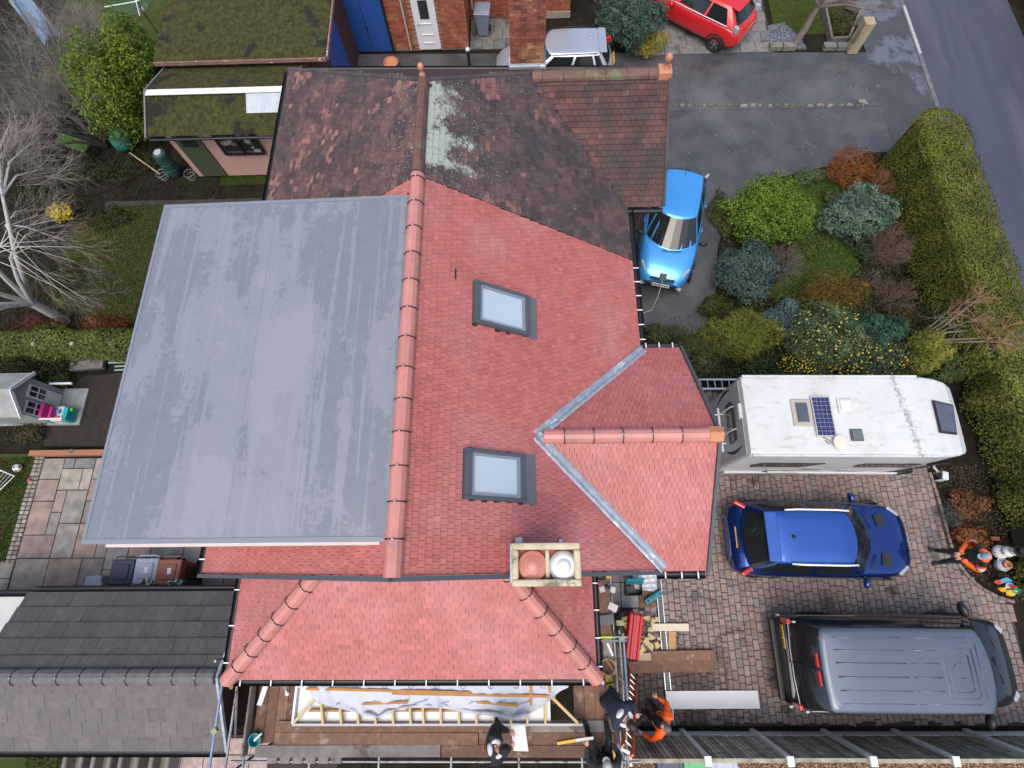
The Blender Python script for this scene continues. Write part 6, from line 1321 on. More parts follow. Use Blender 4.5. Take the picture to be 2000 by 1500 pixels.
BI = thing('birch_tree', 'white barked birch leaning over the garden left of the dormer', 'tree', G(128, 625)); random.seed(111); base = G(130, 628, 0)
b = MB(); f1 = G(62, 592, 1.3); b.tube([base, lerp(base, f1, .5), f1], [.13, .12, .11], 10, cap=False)
ends = [G(-30, 500, 3.4), G(20, 500, 3.2), G(-60, 560, 3.0), G(-50, 605, 2.6), G(5, 380, 4.2), G(-20, 610, 2.2)]
for e in ends: b.tube([f1, lerp(f1, e, .5) + Vector((0, 0, .1)), e], [.075, .06, .04], 8, cap=False)
b.build('trunk', M_birch, BI, smooth=True); tw = MB(); lm = MB()
for e in ends[:2] + [G(0, 480, 3.0), G(10, 440, 3.4)]:
    for (u, v, z) in ((140, 500, 2.4), (120, 440, 2.8), (150, 560, 2.0), (80, 410, 3.0)):
        q = G(u + rnd(-30, 30), v + rnd(-30, 30), z + rnd(-.2, .3)); m_ = lerp(e, q, .45) + Vector((0, 0, .25)); lm.tube([e, m_, q], [.014, .009, .005], 5)
        for k in range(4): twiggy(tw, lerp(m_, q, rnd(0, 1)), ((q - e).normalized() + rdir() * .5).normalized(), .5, .0045, 2, .5, 3, -.1)
for e in (G(5, 300, 4.4), G(60, 280, 4.0), G(85, 330, 3.6), G(20, 240, 4.2)):
    lm.tube([ends[4], lerp(ends[4], e, .5) + Vector((0, 0, .2)), e], [.035, .022, .012], 6)
    for k in range(14): twiggy(tw, lerp(ends[4], e, rnd(.2, 1)), ((e - ends[4]).normalized() + rdir() * .8).normalized(), .55, .007, 3, .6, 3, 0)
lm.build('limbs', M_birch, BI); tw.build('twigs', mat('birch_twig', (.30, .25, .22), (.22, .17, .15), rough=.9), BI, kind='stuff')
shrub(118, 414, 20, 17, .5, 'small bright yellow leaved plant in the left garden', ((.45, .30, .01), (.75, .58, .04)), 500, .09, aspect=.7, name='yellow_plant', cat='plant')
shrub(30, 290, 46, 50, 1.3, 'olive yellow tinged shrub under the bare tree', ((.03, .035, .012), (.12, .11, .03)), 3600, .07, blobs=3)
shrub(60, 210, 90, 60, 1.0, 'dark undergrowth bush beneath the tangled bare tree', ((.02, .028, .012), (.075, .08, .035)), 5000, .08, blobs=5)
shrub(60, 340, 80, 34, .5, 'dark ivy mass below the birch twigs', ((.012, .024, .010), (.05, .075, .025)), 4500, .07, blobs=4)
shrub(200, 640, 50, 20, .6, 'red brown dead fern clump beside the hedge', ((.06, .022, .010), (.20, .075, .03)), 2600, .10, aspect=.2, name='dead_fern', cat='plant')
shrub(75, 640, 60, 26, .6, 'russet dead fern clump under the birch trunk', ((.05, .020, .010), (.16, .06, .03)), 2600, .10, aspect=.2, name='dead_fern', cat='plant')
bare(200, 560, 60, 50, .6, 'straggly leafless bramble patch beside the lawn', M_twigp, 9, 3, name='bramble')
bare(60, 470, 70, 60, .8, 'leafless thicket behind the birch', M_twigp, 11, 4, name='bramble')
shrub(60, 712, 80, 18, .4, 'dark weedy clump behind the playhouse', ((.012, .018, .009), (.045, .06, .022)), 3000, .07, blobs=4, name='weeds', cat='plant')
shrub(110, 745, 26, 24, .3, 'small weeds at the corner of the bare bed', ((.03, .05, .015), (.14, .17, .05)), 700, .06, name='weeds', cat='plant')
shrub(55, 845, 36, 20, .25, 'brown weedy clump between playhouse and lawn', ((.03, .028, .014), (.10, .085, .04)), 1400, .06, name='weeds', cat='plant')
# two potted flower bunches by the bins
for u, lab in ((290, 'white flowered potted plant in front of the silver bin'), (345, 'white flowered potted plant in front of the brown bin')):
    c = G(u, 1141, .92); t = thing('potted_plant', lab, 'plant', (c.x, c.y, 0)); b = MB(); leaves(b, c, (.17, .14, .15), 420, .085, .5, .5, 0, None, .5); b.build('foliage', leafmat('pot_leaf_%d' % u, (.02, .06, .025), (.13, .23, .10)), t); b = MB(); leaves(b, c + Vector((0, 0, .03)), (.17, .14, .15), 55, .06, .1, .9, 0, None, .9, False); b.build('flowers', leafmat('pot_flower_%d' % u, (.55, .58, .42), (.75, .75, .62)), t); b = MB(); b.lathe([(.09, 0), (.12, .78), (.13, .80), (.10, .80), (.08, .7)], (c.x, c.y, 0), 14); b.build('pot', M_bgrey, t)
b = MB(); c = G(325, 1146, .95); b.lathe([(.001, 0), (.035, .01), (.04, .03), (.001, .045)], c, 10); b.tube([c, (c.x, c.y, 0)], .006, 5); b.build('red_flower', pl('red_petal', (.6, .01, .02)), label='single red flower between the two potted plants', cat='flower')
# planting bed at the end of the drive
shrub(1895, 985, 40, 34, .35, 'brown dying perennial clump in the planting bed', ((.07, .035, .018), (.26, .12, .06)), 1600, .07, name='dead_perennial', cat='plant', blobs=3)
shrub(1898, 1050, 32, 28, .3, 'orange brown dead leaves clump behind the standing worker', ((.09, .035, .018), (.30, .12, .05)), 1300, .08, name='dead_perennial', cat='plant', aspect=.6)
shrub(1862, 1005, 22, 30, .25, 'grey green lavender clump in the planting bed', ((.05, .06, .055), (.14, .16, .15)), 1200, .07, name='lavender', cat='plant', aspect=.15)
# leaf litter over bare soil
def litter(poly, n, cols, name, seedv, z=-.05, s0=.02, s1=.06):
    random.seed(seedv); b = MB(); xs = [p[0] for p in poly]; ys = [p[1] for p in poly]
    for _ in range(n):
        x, y = rnd(min(xs), max(xs)), rnd(min(ys), max(ys))
        if not inpoly(x, y, poly): continue
        b.val = rnd(0, 1); L = rnd(s0, s1); a = rnd(0, 6.28); t = Vector((math.cos(a), math.sin(a), rnd(-.4, .4))); s_ = Vector((-math.sin(a), math.cos(a), rnd(-.4, .4))) * .6; p = Vector((x, y, z + rnd(.01, .05)))
        b.face([p - t * L / 2, p + s_ * L / 2, p + t * L / 2, p - s_ * L / 2])
    b.build(name, leafmat(name + '_tint', *cols), label='scattered dead leaves and sprigs on bare soil', kind='stuff', cat='leaf litter')
litter(px((1240, 640), (1400, 600), (1410, 470), (1440, 390), (1600, 320), (1760, 280), (1880, 640), (1900, 740), (1340, 740)), 26000, ((.010, .018, .006), (.085, .10, .03)), 'leaf_litter', 113, s0=.03, s1=.08)
litter(px((-20, -10), (330, -10), (300, 260), (420, 350), (520, 380), (300, 660), (-20, 660)), 34000, ((.008, .016, .005), (.045, .055, .018)), 'leaf_litter', 114, s0=.025, s1=.07)
litter(px((1815, 915), (1990, 900), (2060, 1200), (1980, 1172), (1880, 1110)), 5000, ((.02, .018, .010), (.13, .085, .05)), 'leaf_litter', 115)
litter(px((-20, 690), (170, 700), (90, 870), (-20, 870)), 3000, ((.012, .014, .007), (.07, .06, .03)), 'leaf_litter', 116)

litter(px((85, 560), (150, 440), (230, 400), (420, 400), (420, 640), (110, 640)), 7000, ((.02, .022, .008), (.13, .085, .04)), 'leaf_litter', 117, z=.0, s0=.02, s1=.06)
random.seed(118); b = MB()
for _ in range(420):
    if random.random() < .5: u, v = rnd(1300, 1700), rnd(120, 330)
    else: u, v = rnd(1400, 1850), rnd(900, 1420)
    p = G(u, v, .012); L = rnd(.012, .035); a = rnd(0, 6.28); t = Vector((math.cos(a), math.sin(a), rnd(-.1, .1))); s_ = Vector((-math.sin(a), math.cos(a), .1)) * .6; b.val = rnd(0, 1); b.face([p - t * L, p + s_ * L, p + t * L, p - s_ * L])
b.build('fallen_leaves', leafmat('fallen_leaf', (.10, .06, .03), (.40, .32, .20)), label='stray fallen leaves and specks on the drives', kind='stuff', cat='leaf litter')

random.seed(119)
for u, v, ru, rv, h, lab in ((230, 330, 60, 22, .25, 'patchy dark weeds below the green sack'), (160, 335, 60, 24, .3, 'dark weeds beside the mossy bench'), (300, 300, 26, 30, .2, 'brown weeds between sack and garage corner'), (110, 400, 60, 30, .3, 'dark ivy clump around the yellow plant'), (210, 425, 50, 22, .25, 'leafy clump between path and lawn'), (300, 590, 26, 40, .3, 'brown green clump at the lawn edge by dormer'), (120, 540, 40, 40, .25, 'olive clump on the lawn under birch twigs')):
    shrub(u, v, ru, rv, h, lab, ((.014, .022, .008), (.06, .07, .022)), 1500, .065, blobs=4, name='weeds', cat='plant')
# ================================================================== scaffold, porch under repair, building materials
M_board = mat('scaffold_board', (.20, .105, .066), (.135, .075, .052), (.30, .22, .17), scale=4, rough=.8, bump=.4, stretch=(2, 2, 2), c3scale=2.2, c3lo=.58, c3hi=.7, objrand=.28)
M_boardg = mat('grey_scaffold_board', (.26, .23, .205), (.18, .155, .14), (.13, .09, .07), scale=5, rough=.85, bump=.4, c3scale=2.5, objrand=.2)
M_tubeg = mat('scaffold_tube', (.33, .34, .34), (.25, .26, .26), (.16, .12, .09), scale=6, rough=.5, metal=.6, c3scale=5)
M_tubeb = mat('blue_tube', (.14, .24, .38), (.22, .30, .40), scale=5, rough=.5, metal=.3)
M_pine = mat('new_timber', (.55, .43, .22), (.46, .35, .17), scale=5, rough=.7, stretch=(3, 3, 3), bump=.2)
M_pined = mat('treated_timber', (.46, .22, .06), (.36, .17, .05), scale=5, rough=.7)
M_upvc = mat('white_upvc', (.78, .79, .80), (.74, .75, .76), scale=2, rough=.4)
M_memb = mat('roof_membrane', (.50, .52, .57), (.44, .46, .52), scale=4, rough=.55, bump=.6, bscale=7)
ZB = 2.2
SC = thing('scaffold', 'timber boarded scaffold with steel tubes around the unfinished porch roof', 'scaffold', (-1.9, -3.2, 0))
random.seed(201)
def plank(x0, x1, y0, y1, z, m, parent, name='scaffold_board', th=.038, rz=0.0, **kw):
    b = MB(); b.cbox(((x0 + x1) / 2, (y0 + y1) / 2, z - th / 2 + rnd(-.004, .004)), x1 - x0, y1 - y0, th, rz + rnd(-.004, .004)); return b.build(name, m, parent, bevel=.006, **kw)
for k in range(4): plank(-5.58 + k * .212, -5.58 + k * .212 + .205, -3.42 + rnd(-.04, .04), -1.95, ZB, M_board, SC)
for k in range(4): plank(.93 + k * .218, .93 + k * .218 + .212, -3.02, -1.95, ZB, M_board, SC)
for k in range(2): plank(1.33 + k * .225, 1.33 + k * .225 + .218, -1.5, -.12, ZB, M_board, SC)
plank(1.36, 1.56, -1.94, -1.52, ZB, M_board, SC); plank(1.59, 1.78, -1.94, -1.56, ZB, M_boardg, SC)
for r, (y0, y1, cuts) in enumerate(((-3.245, -3.04, (-5.1, -.25, 1.78)), (-3.46, -3.25, (-5.12, -1.0, 1.78)), (-3.675, -3.465, (-5.5, -1.75, 1.2)))):
    for i in range(len(cuts) - 1): plank(cuts[i] + .01, cuts[i + 1] - .01, y0, y1, ZB + .04, M_boardg if (r == 2 and i == 0) or (r == 0 and i == 1) else M_board, SC)
for k in range(6): plank(-5.25 + k * .26, -5.25 + k * .26 + .2, -3.80, -3.66, ZB - .02, M_boardg, SC, th=.05)
b = MB(); b.beam((-5.66, -1.95, ZB + .11), (-5.66, -3.62, ZB + .11), .038, .22); b.build('toe_board', M_boardg, SC)
def pole(p, q, m=None, r=.0245, name='scaffold_tube'): b = MB(); b.tube([p, q], r, 10); return b.build(name, m or M_tubeg, SC, smooth=False)
pole((-5.83, -1.6, 3.25), (-5.83, -4.3, 3.25), M_tubeb); pole((-5.80, -1.6, 2.72), (-5.80, -4.3, 2.72)); pole((-5.74, -1.7, ZB - .06), (-5.74, -4.2, ZB - .06))
pole((-6.1, -3.83, 2.74), (2.2, -3.83, 2.74)); pole((-6.1, -3.86, 3.27), (2.2, -3.86, 3.27), M_tubeb); pole((-6.0, -3.78, ZB - .08), (2.2, -3.78, ZB - .08))
for x in (-5.9, -3.35, -.8, 1.98): pole((x, -3.92, -.05), (x, -3.92, 3.9))
for x in (-4.4, -3.0, -1.55, -.2, 1.05): pole((x, -2.2, ZB - .065), (x, -4.0, ZB - .065))
pole((2.02, -1.45, ZB + .02), (2.02, -3.0, ZB + .02), M_tubeb); pole((1.95, -1.4, ZB - .03), (1.95, -3.95, ZB - .03)); pole((1.84, -.1, ZB - .07), (1.84, -3.95, ZB - .07)); pole((1.15, -1.52, ZB + .03), (2.1, -1.52, ZB + .03)); pole((1.15, -1.60, ZB - .05), (2.1, -1.60, ZB - .05), M_tubeb)
pole((-5.9, -3.3, 2.3), (-5.5, -2.3, 3.3)); pole((-5.9, -1.75, -.05), (-5.9, -1.75, 3.5))
for c in ((-5.83, -2.95, 3.25), (-5.83, -3.86, 3.27), (-3.35, -3.86, 3.27), (-.8, -3.86, 3.27), (-3.35, -3.83, 2.74), (1.98, -1.55, 2.2)):
    b = MB(); b.cbox(c, .10, .10, .09, rnd(0, 1)); b.tube([Vector(c) + Vector((.05, 0, 0)), Vector(c) + Vector((.11, 0, 0))], .012, 6); b.build('coupler', mat('tape_green', (.30, .36, .16), (.22, .24, .16), scale=9, rough=.6) if 'tape_green' not in bpy.data.materials else bpy.data.materials['tape_green'], SC, bevel=.015)
b = MB(); b.tube([(-5.1, -3.86, 3.27), (-4.2, -3.86, 3.27)], .028, 10); b.build('tape_band', mat('lime_tape', (.40, .58, .06), rough=.5), SC); b = MB(); b.tube([(1.5, -1.52, ZB + .03), (1.78, -1.52, ZB + .03)], .028, 10); b.build('tape_band', bpy.data.materials['lime_tape'], SC)
# ---- porch
PO = thing('porch', 'unfinished porch roof with white boards, timber rafters and draped membrane', 'porch', (-1.8, -2.4, 0))
PX0, PX1, PYS, PZ = -4.68, 1.06, -3.04, 2.5
b = MB(); b.prism([(PX0 + .3, -2.75), (PX1 - .5, -2.75), (PX1 - .5, -1.63), (PX0 + .3, -1.63)], -.02, 2.25); b.build('wall', M_brickdk, PO)
b = MB(); b.box(PX0 + .03, PX1 - .62, PYS + .03, -1.65, 2.40, 2.42); b.build('soffit_board', M_upvc, PO)
for x0, x1, y0, y1 in ((PX0, PX1, PYS - .02, PYS + .02), (PX0 - .02, PX0 + .02, PYS + .021, -1.65)): b = MB(); b.box(x0, x1, y0, y1, 2.34, 2.53); b.build('fascia_board', M_upvc if x1 - x0 < 1 else mat('grey_fascia', (.42, .42, .42), rough=.5), PO)
kp = .52
for u in (632, 668, 701, 735, 769, 803, 828, 862, 897, 931, 965, 998, 1030, 1065):
    x = G(u, 1410, PZ).x; b = MB(); b.beam((x, PYS + .03, PZ), (x + rnd(-.01, .01), -1.68, PZ + kp * (-1.68 - PYS)), .045, .10); b.build('rafter', M_pine, PO)
for sx, x in ((1, PX0 + .03), (-1, PX1 - .1)): b = MB(); b.beam((x, PYS + .04, PZ + .02), (x + sx * .62, PYS + .66, PZ + .36), .05, .08); b.build('hip_rafter', M_pine, PO)
b = MB(); b.beam((PX0 + .05, PYS + .75, PZ + .1), (PX0 + .6, PYS + .68, PZ + .36), .05, .08); b.build('rafter', M_pine, PO)
b = MB(); b.beam((PX0 + .3, PYS + .24, PZ - .02), (-1.1, PYS + .24, PZ - .02), .04, .07); b.build('wall_plate', M_pined, PO)
def mz(y): return PZ + .09 + kp * (y - PYS)
# membrane with a scalloped, sagging lower edge
pts = [(610, 1350), (622, 1368), (660, 1378), (700, 1390), (738, 1400), (775, 1385), (800, 1380), (850, 1379), (890, 1383), (940, 1392), (1000, 1401), (1035, 1392), (1070, 1366), (1092, 1345), (1108, 1336)]
b = MB(); n, k = 90, 14
for i in range(n + 1):
    u = lerp(610, 1108, i / n); j = max(q for q in range(len(pts) - 1) if pts[q][0] <= u + 1e-6); f = (u - pts[j][0]) / (pts[j + 1][0] - pts[j][0]); ve = lerp(pts[j][1], pts[j + 1][1], min(1, f)); e = G(u, ve, 2.78)
    for q in range(k + 1):
        t = q / k; y = lerp(e.y, -1.7, t); x = lerp(e.x, e.x * .985 + .0, t); z = mz(y) + .02 * math.sin(x * 9 + t * 4) * math.sin(t * 9) + .035 * math.sin(x * 3.1 - t * 7) * (1 - t) + .02 * math.sin(x * 21 + t * 13) * (1 - t) + (.05 * (1 - t) ** 8) * (1 + .6 * math.sin(x * 17))
        b.v.append((x, y, z))
b.idx(0, [(i * (k + 1) + q, (i + 1) * (k + 1) + q, (i + 1) * (k + 1) + q + 1, i * (k + 1) + q + 1) for i in range(n) for q in range(k)])
mb = b.build('membrane', M_memb, PO, smooth=True)
b = MB()                                             # rolled fold hanging along the lower edge
for i in range(len(pts) - 1):
    a, c = G(*pts[i], 2.80), G(*pts[i + 1], 2.80); b.tube([a, lerp(a, c, .5) + Vector((0, rnd(-.01, .02), .01)), c], [.03 + .02 * math.sin(i), .045, .03 + .02 * math.sin(i + 1)], 7)
b.ball(G(632, 1342, 2.95), (.16, .12, .07), 12, 7); b.build('membrane_fold', M_memb, mb, smooth=True)
b = MB(); random.seed(203)
for v, us in ((1332, range(682, 1100, 51)), (1341, range(702, 1100, 51)), (1370, range(672, 1060, 51))):
    for u in us:
        c = G(u + rnd(-2, 2), v + rnd(-1, 1), 2.98 if v < 1350 else 2.86); zz = mz(c.y) + .03; q = []
        if v == 1341: q = [(c.x + .045 * math.cos(t), c.y + .03 * math.sin(t), zz) for t in [i * .7 for i in range(9)]]
        else: q = [(c.x + (i - 5) * .028, c.y + (i - 5) * .008 + .018 * (1 if i % 2 else -1) * rnd(.3, 1), zz) for i in range(10)]
        b.tube(q, .0055, 4)
b.build('printed_marks', mat('blue_print', (.10, .13, .42), rough=.7), mb, kind='stuff')
for (u0, v0, u1, v1, m) in ((600, 1344, 690, 1346, M_pined), (655, 1345, 920, 1353, M_pined), (766, 1354, 1085, 1361, M_pined), (700, 1377, 795, 1374, M_pined), (930, 1373, 1012, 1381, M_pined), (1037, 1330, 1037, 1380, M_pined), (1070, 1328, 1074, 1352, M_pined)):
    a, c = G(u0, v0, 2.95), G(u1, v1, 2.95); a.z, c.z = mz(a.y) + .035, mz(c.y) + .035; b = MB(); b.beam(a, c, .045, .025); b.build('batten', m, PO)
b = MB(); b.beam(G(583, 1338, 2.9), G(645, 1340, 2.95), .07, .04); b.build('white_trim_length', M_upvc, PO)
# ---- loose things: one helper for straight boards
def lying(name, label, cat, a, c, z, w, th, m, bevel=.006, za=None):
    p, q = G(*a, z + th / 2), G(*c, (za if za is not None else z) + th / 2); b = MB(); b.beam(p, q, w, th); return b.build(name, m, label=label, cat=cat, bevel=bevel)
lying('white_board', 'long wide white plastic board lying on the muddy block drive', 'board', (1301, 1367), (1482, 1366), .02, .38, .03, M_upvc)
lying('timber_plank', 'thick brown timber plank on the drive below the yellow offcuts', 'plank', (1272, 1281), (1396, 1279), .03, .22, .07, M_board); lying('timber_plank', 'brown timber plank on the drive closest to the orange ladder', 'plank', (1228, 1303), (1393, 1300), .03, .26, .06, M_board)
lying('timber_plank', 'thin dark timber strip between the two brown planks', 'plank', (1300, 1291), (1392, 1291), .02, .06, .05, mat('dark_plank', (.12, .05, .035), rough=.8))
lying('insulation_board', 'pale cream board lying across the drain channel', 'board', (1272, 1225), (1345, 1225), .03, .17, .05, mat('cream_board', (.62, .58, .44), rough=.7)); lying('osb_strip', 'orange chipboard strip on the muddy slabs beside the drain', 'board', (1313, 1233), (1313, 1270), .01, .17, .02, mat('chipboard', (.42, .22, .09), (.52, .34, .18), scale=20, rough=.8))
lying('osb_strip', 'pale board lying under the red tile stack', 'board', (1245, 1286), (1272, 1284), .04, .22, .03, mat('pale_board', (.46, .36, .24), rough=.8))
lying('white_trim', 'white plastic strip lying on the scaffold boards beside the porch frame', 'board', (521, 1333), (506, 1378), ZB + .01, .11, .015, M_upvc); lying('white_trim', 'short white plastic strip on the boards beside the coiled hose', 'board', (1186, 1256), (1197, 1281), ZB + .01, .05, .02, M_upvc)
lying('yellow_level', 'yellow spirit level lying on boards beside the seated worker paper', 'spirit level', (1088, 1452), (1135, 1444), ZB + .05, .055, .03, pl('level_yellow', (.75, .42, .02))); lying('yellow_level', 'long yellow spirit level standing beside the seated worker cap', 'spirit level', (1193, 1434), (1205, 1500), ZB + .06, .06, .04, pl('level_yellow2', (.75, .40, .02)))
lying('white_trim', 'white offcut lying across the blue tube by the ladder foot', 'board', (1212, 1462), (1232, 1472), ZB + .1, .06, .03, M_upvc)
lying('black_slate_stack', 'dark plastic roof strips stacked on the scaffold boards', 'roofing', (1166, 1212), (1199, 1209), ZB + .01, .20, .06, M_anth)
for lab, u, v, w, h, rz in (('white ceramic offcut beside the small black disc', 1176, 1151, .12, .12, .2), ('white square offcut at the boards edge', 1197, 1152, .11, .12, -.25), ('large pale tile lying aslant on the scaffold boards', 1197, 1186, .20, .15, -.45)):
    c = G(u, v, ZB + .02); b = MB(); b.cbox(c, w, h, .015, rz); b.build('tile_offcut', mat('offcut_%d' % u, (.52, .47, .44), (.60, .57, .55), scale=14, rough=.6), label=lab, cat='tile', bevel=.004)
b = MB(); c = G(1186, 1147, ZB + .03); b.lathe([(.05, 0), (.05, .02), (.02, .03), (.001, .03)], c, 16); b.build('cutting_disc', M_trim, label='small black disc between two white offcuts', cat='disc')
# yellow offcuts heap
random.seed(205); 
for i in range(26):
    if i < 10: u, v, z = rnd(1206, 1243), rnd(1198, 1228), rnd(.9, 1.25)
    else: u, v, z = rnd(1252, 1290), rnd(1205, 1272), rnd(.03, .25)
    c = G(u, v, z); b = MB(); L = rnd(.10, .22); w = rnd(.06, .13)
    poly = [(-L / 2, -w / 2), (L / 2, -w / 2), (L / 2 * rnd(.3, 1), w / 2), (-L / 2 * rnd(.3, 1), w / 2)]; a = rnd(0, 6.28); ca, sa = math.cos(a), math.sin(a); tl = rnd(-.3, .3)
    b.extr([(c.x + x * ca - y * sa, c.y + x * sa + y * ca, c.z + x * tl) for x, y in poly], (0, 0, .03)); b.build('timber_offcut', random.choice((M_pine, mat('foam_yellow', (.58, .52, .22), (.5, .44, .2), scale=8, rough=.8) if 'foam_yellow' not in bpy.data.materials else bpy.data.materials['foam_yellow'])), label='yellow cut offcut in the heap beside the red tile stack', cat='offcut', group='yellow offcuts beside the red stack')
b = MB(); c = G(1225, 1215, .45); b.box(c.x - .28, c.x + .25, c.y - .3, c.y + .22, .0, .86); b.build('rubble_bag', mat('builders_bag', (.16, .15, .12), (.10, .09, .07), scale=6, rough=.9), label='dark builders bag under the yellow offcuts by the scaffold', cat='bag', bevel=.08)
# red stack: nested profiled sheets
RS = thing('red_tile_stack', 'stack of nested bright red profiled roof sheets leaning beside the scaffold', 'roofing', G(1240, 1250)); M_rs = mat('red_sheet', (.55, .022, .035), (.45, .018, .03), scale=6, rough=.4)
a, c = G(1243, 1200, 1.35), G(1234, 1285, 1.35); d = (c - a).normalized(); s_ = d.cross(Vector((0, 0, 1))).normalized()
for i in range(6):
    b = MB(); off = Vector((0, 0, -.055 * i)) + d * rnd(-.02, .03); pr = [(-.15, -.05), (-.15, .045), (-.10, .05), (-.085, .0), (-.02, .0), (.0, .05), (.05, .05), (.065, .0), (.12, .0), (.15, -.05)]
    A = [a + off + s_ * x + Vector((0, 0, z)) for x, z in pr]; B = [c + off + s_ * x + Vector((0, 0, z)) for x, z in pr]
    for k in range(len(pr) - 1): b.face([A[k], A[k + 1], B[k + 1], B[k]]); b.face([v + Vector((0, 0, -.03)) for v in (A[k], A[k + 1], B[k + 1], B[k])]); b.face([B[k], B[k + 1], B[k + 1] - Vector((0, 0, .03)), B[k] - Vector((0, 0, .03))])
    b.build('profiled_sheet', M_rs, RS)
b = MB()
for t in (.1, .9): p = lerp(a, c, t); b.box(p.x - .12, p.x + .12, p.y - .05, p.y + .05, 0, p.z - .38)
b.build('support_block', M_pine, RS)
# teal tool boxes, plastic sheet
TB = thing('tool_box', 'open black tool box with teal lid on the slabs', 'tool box', G(1237, 1150)); c = G(1237, 1151, .15)
b = MB(); w = .20
for x0, x1, y0, y1 in ((-w, w, -.15, -.13), (-w, w, .13, .15), (-w, -w + .02, -.129, .129), (w - .02, w, -.129, .129)): b.box(c.x + x0, c.x + x1, c.y + y0, c.y + y1, .02, .30)
b.box(c.x - w, c.x + w, c.y - .15, c.y + .15, .005, .019); b.build('tub', M_trim, TB); M_teal = pl('teal_plastic', (.02, .23, .28))
b = MB(); b.cbox((c.x, c.y + .20, .40), .44, .06, .22, 0, -.5); b.build('lid', M_teal, TB, bevel=.02); b = MB(); b.cbox((c.x - .05, c.y, .08), .2, .16, .1, .2); b.build('tray', M_bgrey, TB)
TC = thing('tool_case', 'long closed teal tool case lying on the slabs beside gravel', 'tool case', G(1275, 1166)); c = G(1276, 1166, .1)
b = MB(); b.cbox((c.x, c.y, .10), .50, .13, .17, .52); b.build('case', M_teal, TC, bevel=.02)
for k in (-.17, .17): b = MB(); b.cbox((c.x + k * math.cos(.52), c.y + k * math.sin(.52), .187), .05, .05, .012, .52); b.build('latch', M_trim, TC)
b = MB(); b.cbox((c.x, c.y, .195), .18, .06, .03, .52); b.build('handle', M_teal, TC, bevel=.01)
b = MB(); random.seed(207); n = 14; c = G(1258, 1132, .05)
for i in range(n + 1):
    for j in range(n + 1): x, y = (i / n - .5), (j / n - .5); b.v.append((c.x + x * .62 + .12 * y, c.y + y * .5 - .1 * x, .03 + .07 * abs(math.sin(x * 11 + y * 5) * math.cos(y * 13 - x * 4)) + rnd(0, .02)))
b.idx(0, [(i * (n + 1) + j, (i + 1) * (n + 1) + j, (i + 1) * (n + 1) + j + 1, i * (n + 1) + j + 1) for i in range(n) for j in range(n)]); b.build('plastic_sheet', mat('clear_plastic', (.50, .54, .60), (.42, .46, .52), scale=8, rough=.25, spec=.7), smooth=True, label='crumpled clear plastic sheet on the slabs by the bay gutter', cat='plastic sheet')
BB = thing('work_bag', 'black work bag with a yellow tool on top beside the wing gutter', 'bag', G(1172, 1124, ZB)); c = G(1172, 1124, ZB + .1); b = MB(); b.ball(c, (.17, .10, .12), 12, 8); b.build('bag', M_trim, BB, smooth=True)
b = MB(); b.cbox(c + Vector((.16, .01, .05)), .12, .14, .08, .3); b.build('yellow_tool', pl('tool_yellow', (.70, .42, .03)), BB, bevel=.02)
# coiled hose, yellow cable reel
b = MB(); c = G(1187, 1302, ZB + .04); b.tube([c + Vector((math.cos(t) * (.155 + .012 * math.sin(t * 2.3)), math.sin(t) * (.15 + .01 * math.cos(t * 1.7)), .02 + .004 * t)) for t in [i * .35 for i in range(60)]] + [c + Vector((.2, -.2, .05)), c + Vector((.32, -.28, .0))], .008, 5); b.build('coiled_hose', mat('tan_hose', (.42, .27, .09), (.50, .36, .16), scale=6, rough=.5), label='coiled tan hose on the scaffold boards', cat='hose')
CR = thing('nail_gun', 'yellow power tool with dark strap beside the stooping worker', 'power tool', G(1188, 1330, ZB)); c = G(1189, 1331, ZB + .06)
for k in range(5): b = MB(); b.cbox(c + Vector((-.05 + k * .028, .0, .0)), .02, .22, .09, .15); b.build('yellow_rib', pl('reel_yellow', (.62, .45, .06)) if k == 0 else bpy.data.materials['reel_yellow'], CR, bevel=.006)
b = MB(); b.cbox(c + Vector((0, -.02, .05)), .2, .03, .02, .25); b.build('strap', M_trim, CR); b = MB(); b.cbox(c + Vector((-.12, -.02, .0)), .08, .07, .06, .5); b.build('plug', M_white, CR, bevel=.01)
BG = thing('tool_tub', 'small teal tub with white tube on the scaffold boards', 'tub', G(505, 1442, ZB)); c = G(503, 1442, ZB); b = MB(); b.lathe([(.09, .005), (.12, .13), (.13, .14), (.11, .14), (.08, .02)], c, 16); b.build('tub', M_teal, BG, smooth=False); b = MB(); b.tube([c + Vector((0, 0, .14)), c + Vector((.16, .14, .2))], .02, 8); b.build('sealant_tube', M_white, BG)
b = MB(); c = G(561, 1355, ZB + .02); b.ball(c, (.05, .04, .03), 8, 5); b.tube([c, c + Vector((-.03, .08, .03))], [.03, .01], 6); b.build('crumpled_wrapper', M_white, label='small crumpled white wrapper on the brown boards', cat='litter')
# orange ladder
LD = thing('ladder', 'bright orange ladder leaning at the east end of the scaffold', 'ladder', G(1243, 1322)); M_or = mat('orange_fibreglass', (.62, .12, .025), (.54, .10, .02), scale=5, rough=.45)
a, c = G(1241, 1320, .02), G(1232, 1474, 3.05); d = (c - a).normalized(); s_ = d.cross(Vector((0, 0, 1))).normalized()
for k in (-.03, .19): b = MB(); b.beam(a + s_ * k, c + s_ * k, .035, .085); b.build('stile', M_or, LD)
for i in range(11): p = lerp(a, c, (i + .6) / 11.5); b = MB(); b.tube([p + s_ * -.05, p + s_ * .21], .016, 6); b.build('rung', M_steel, LD)
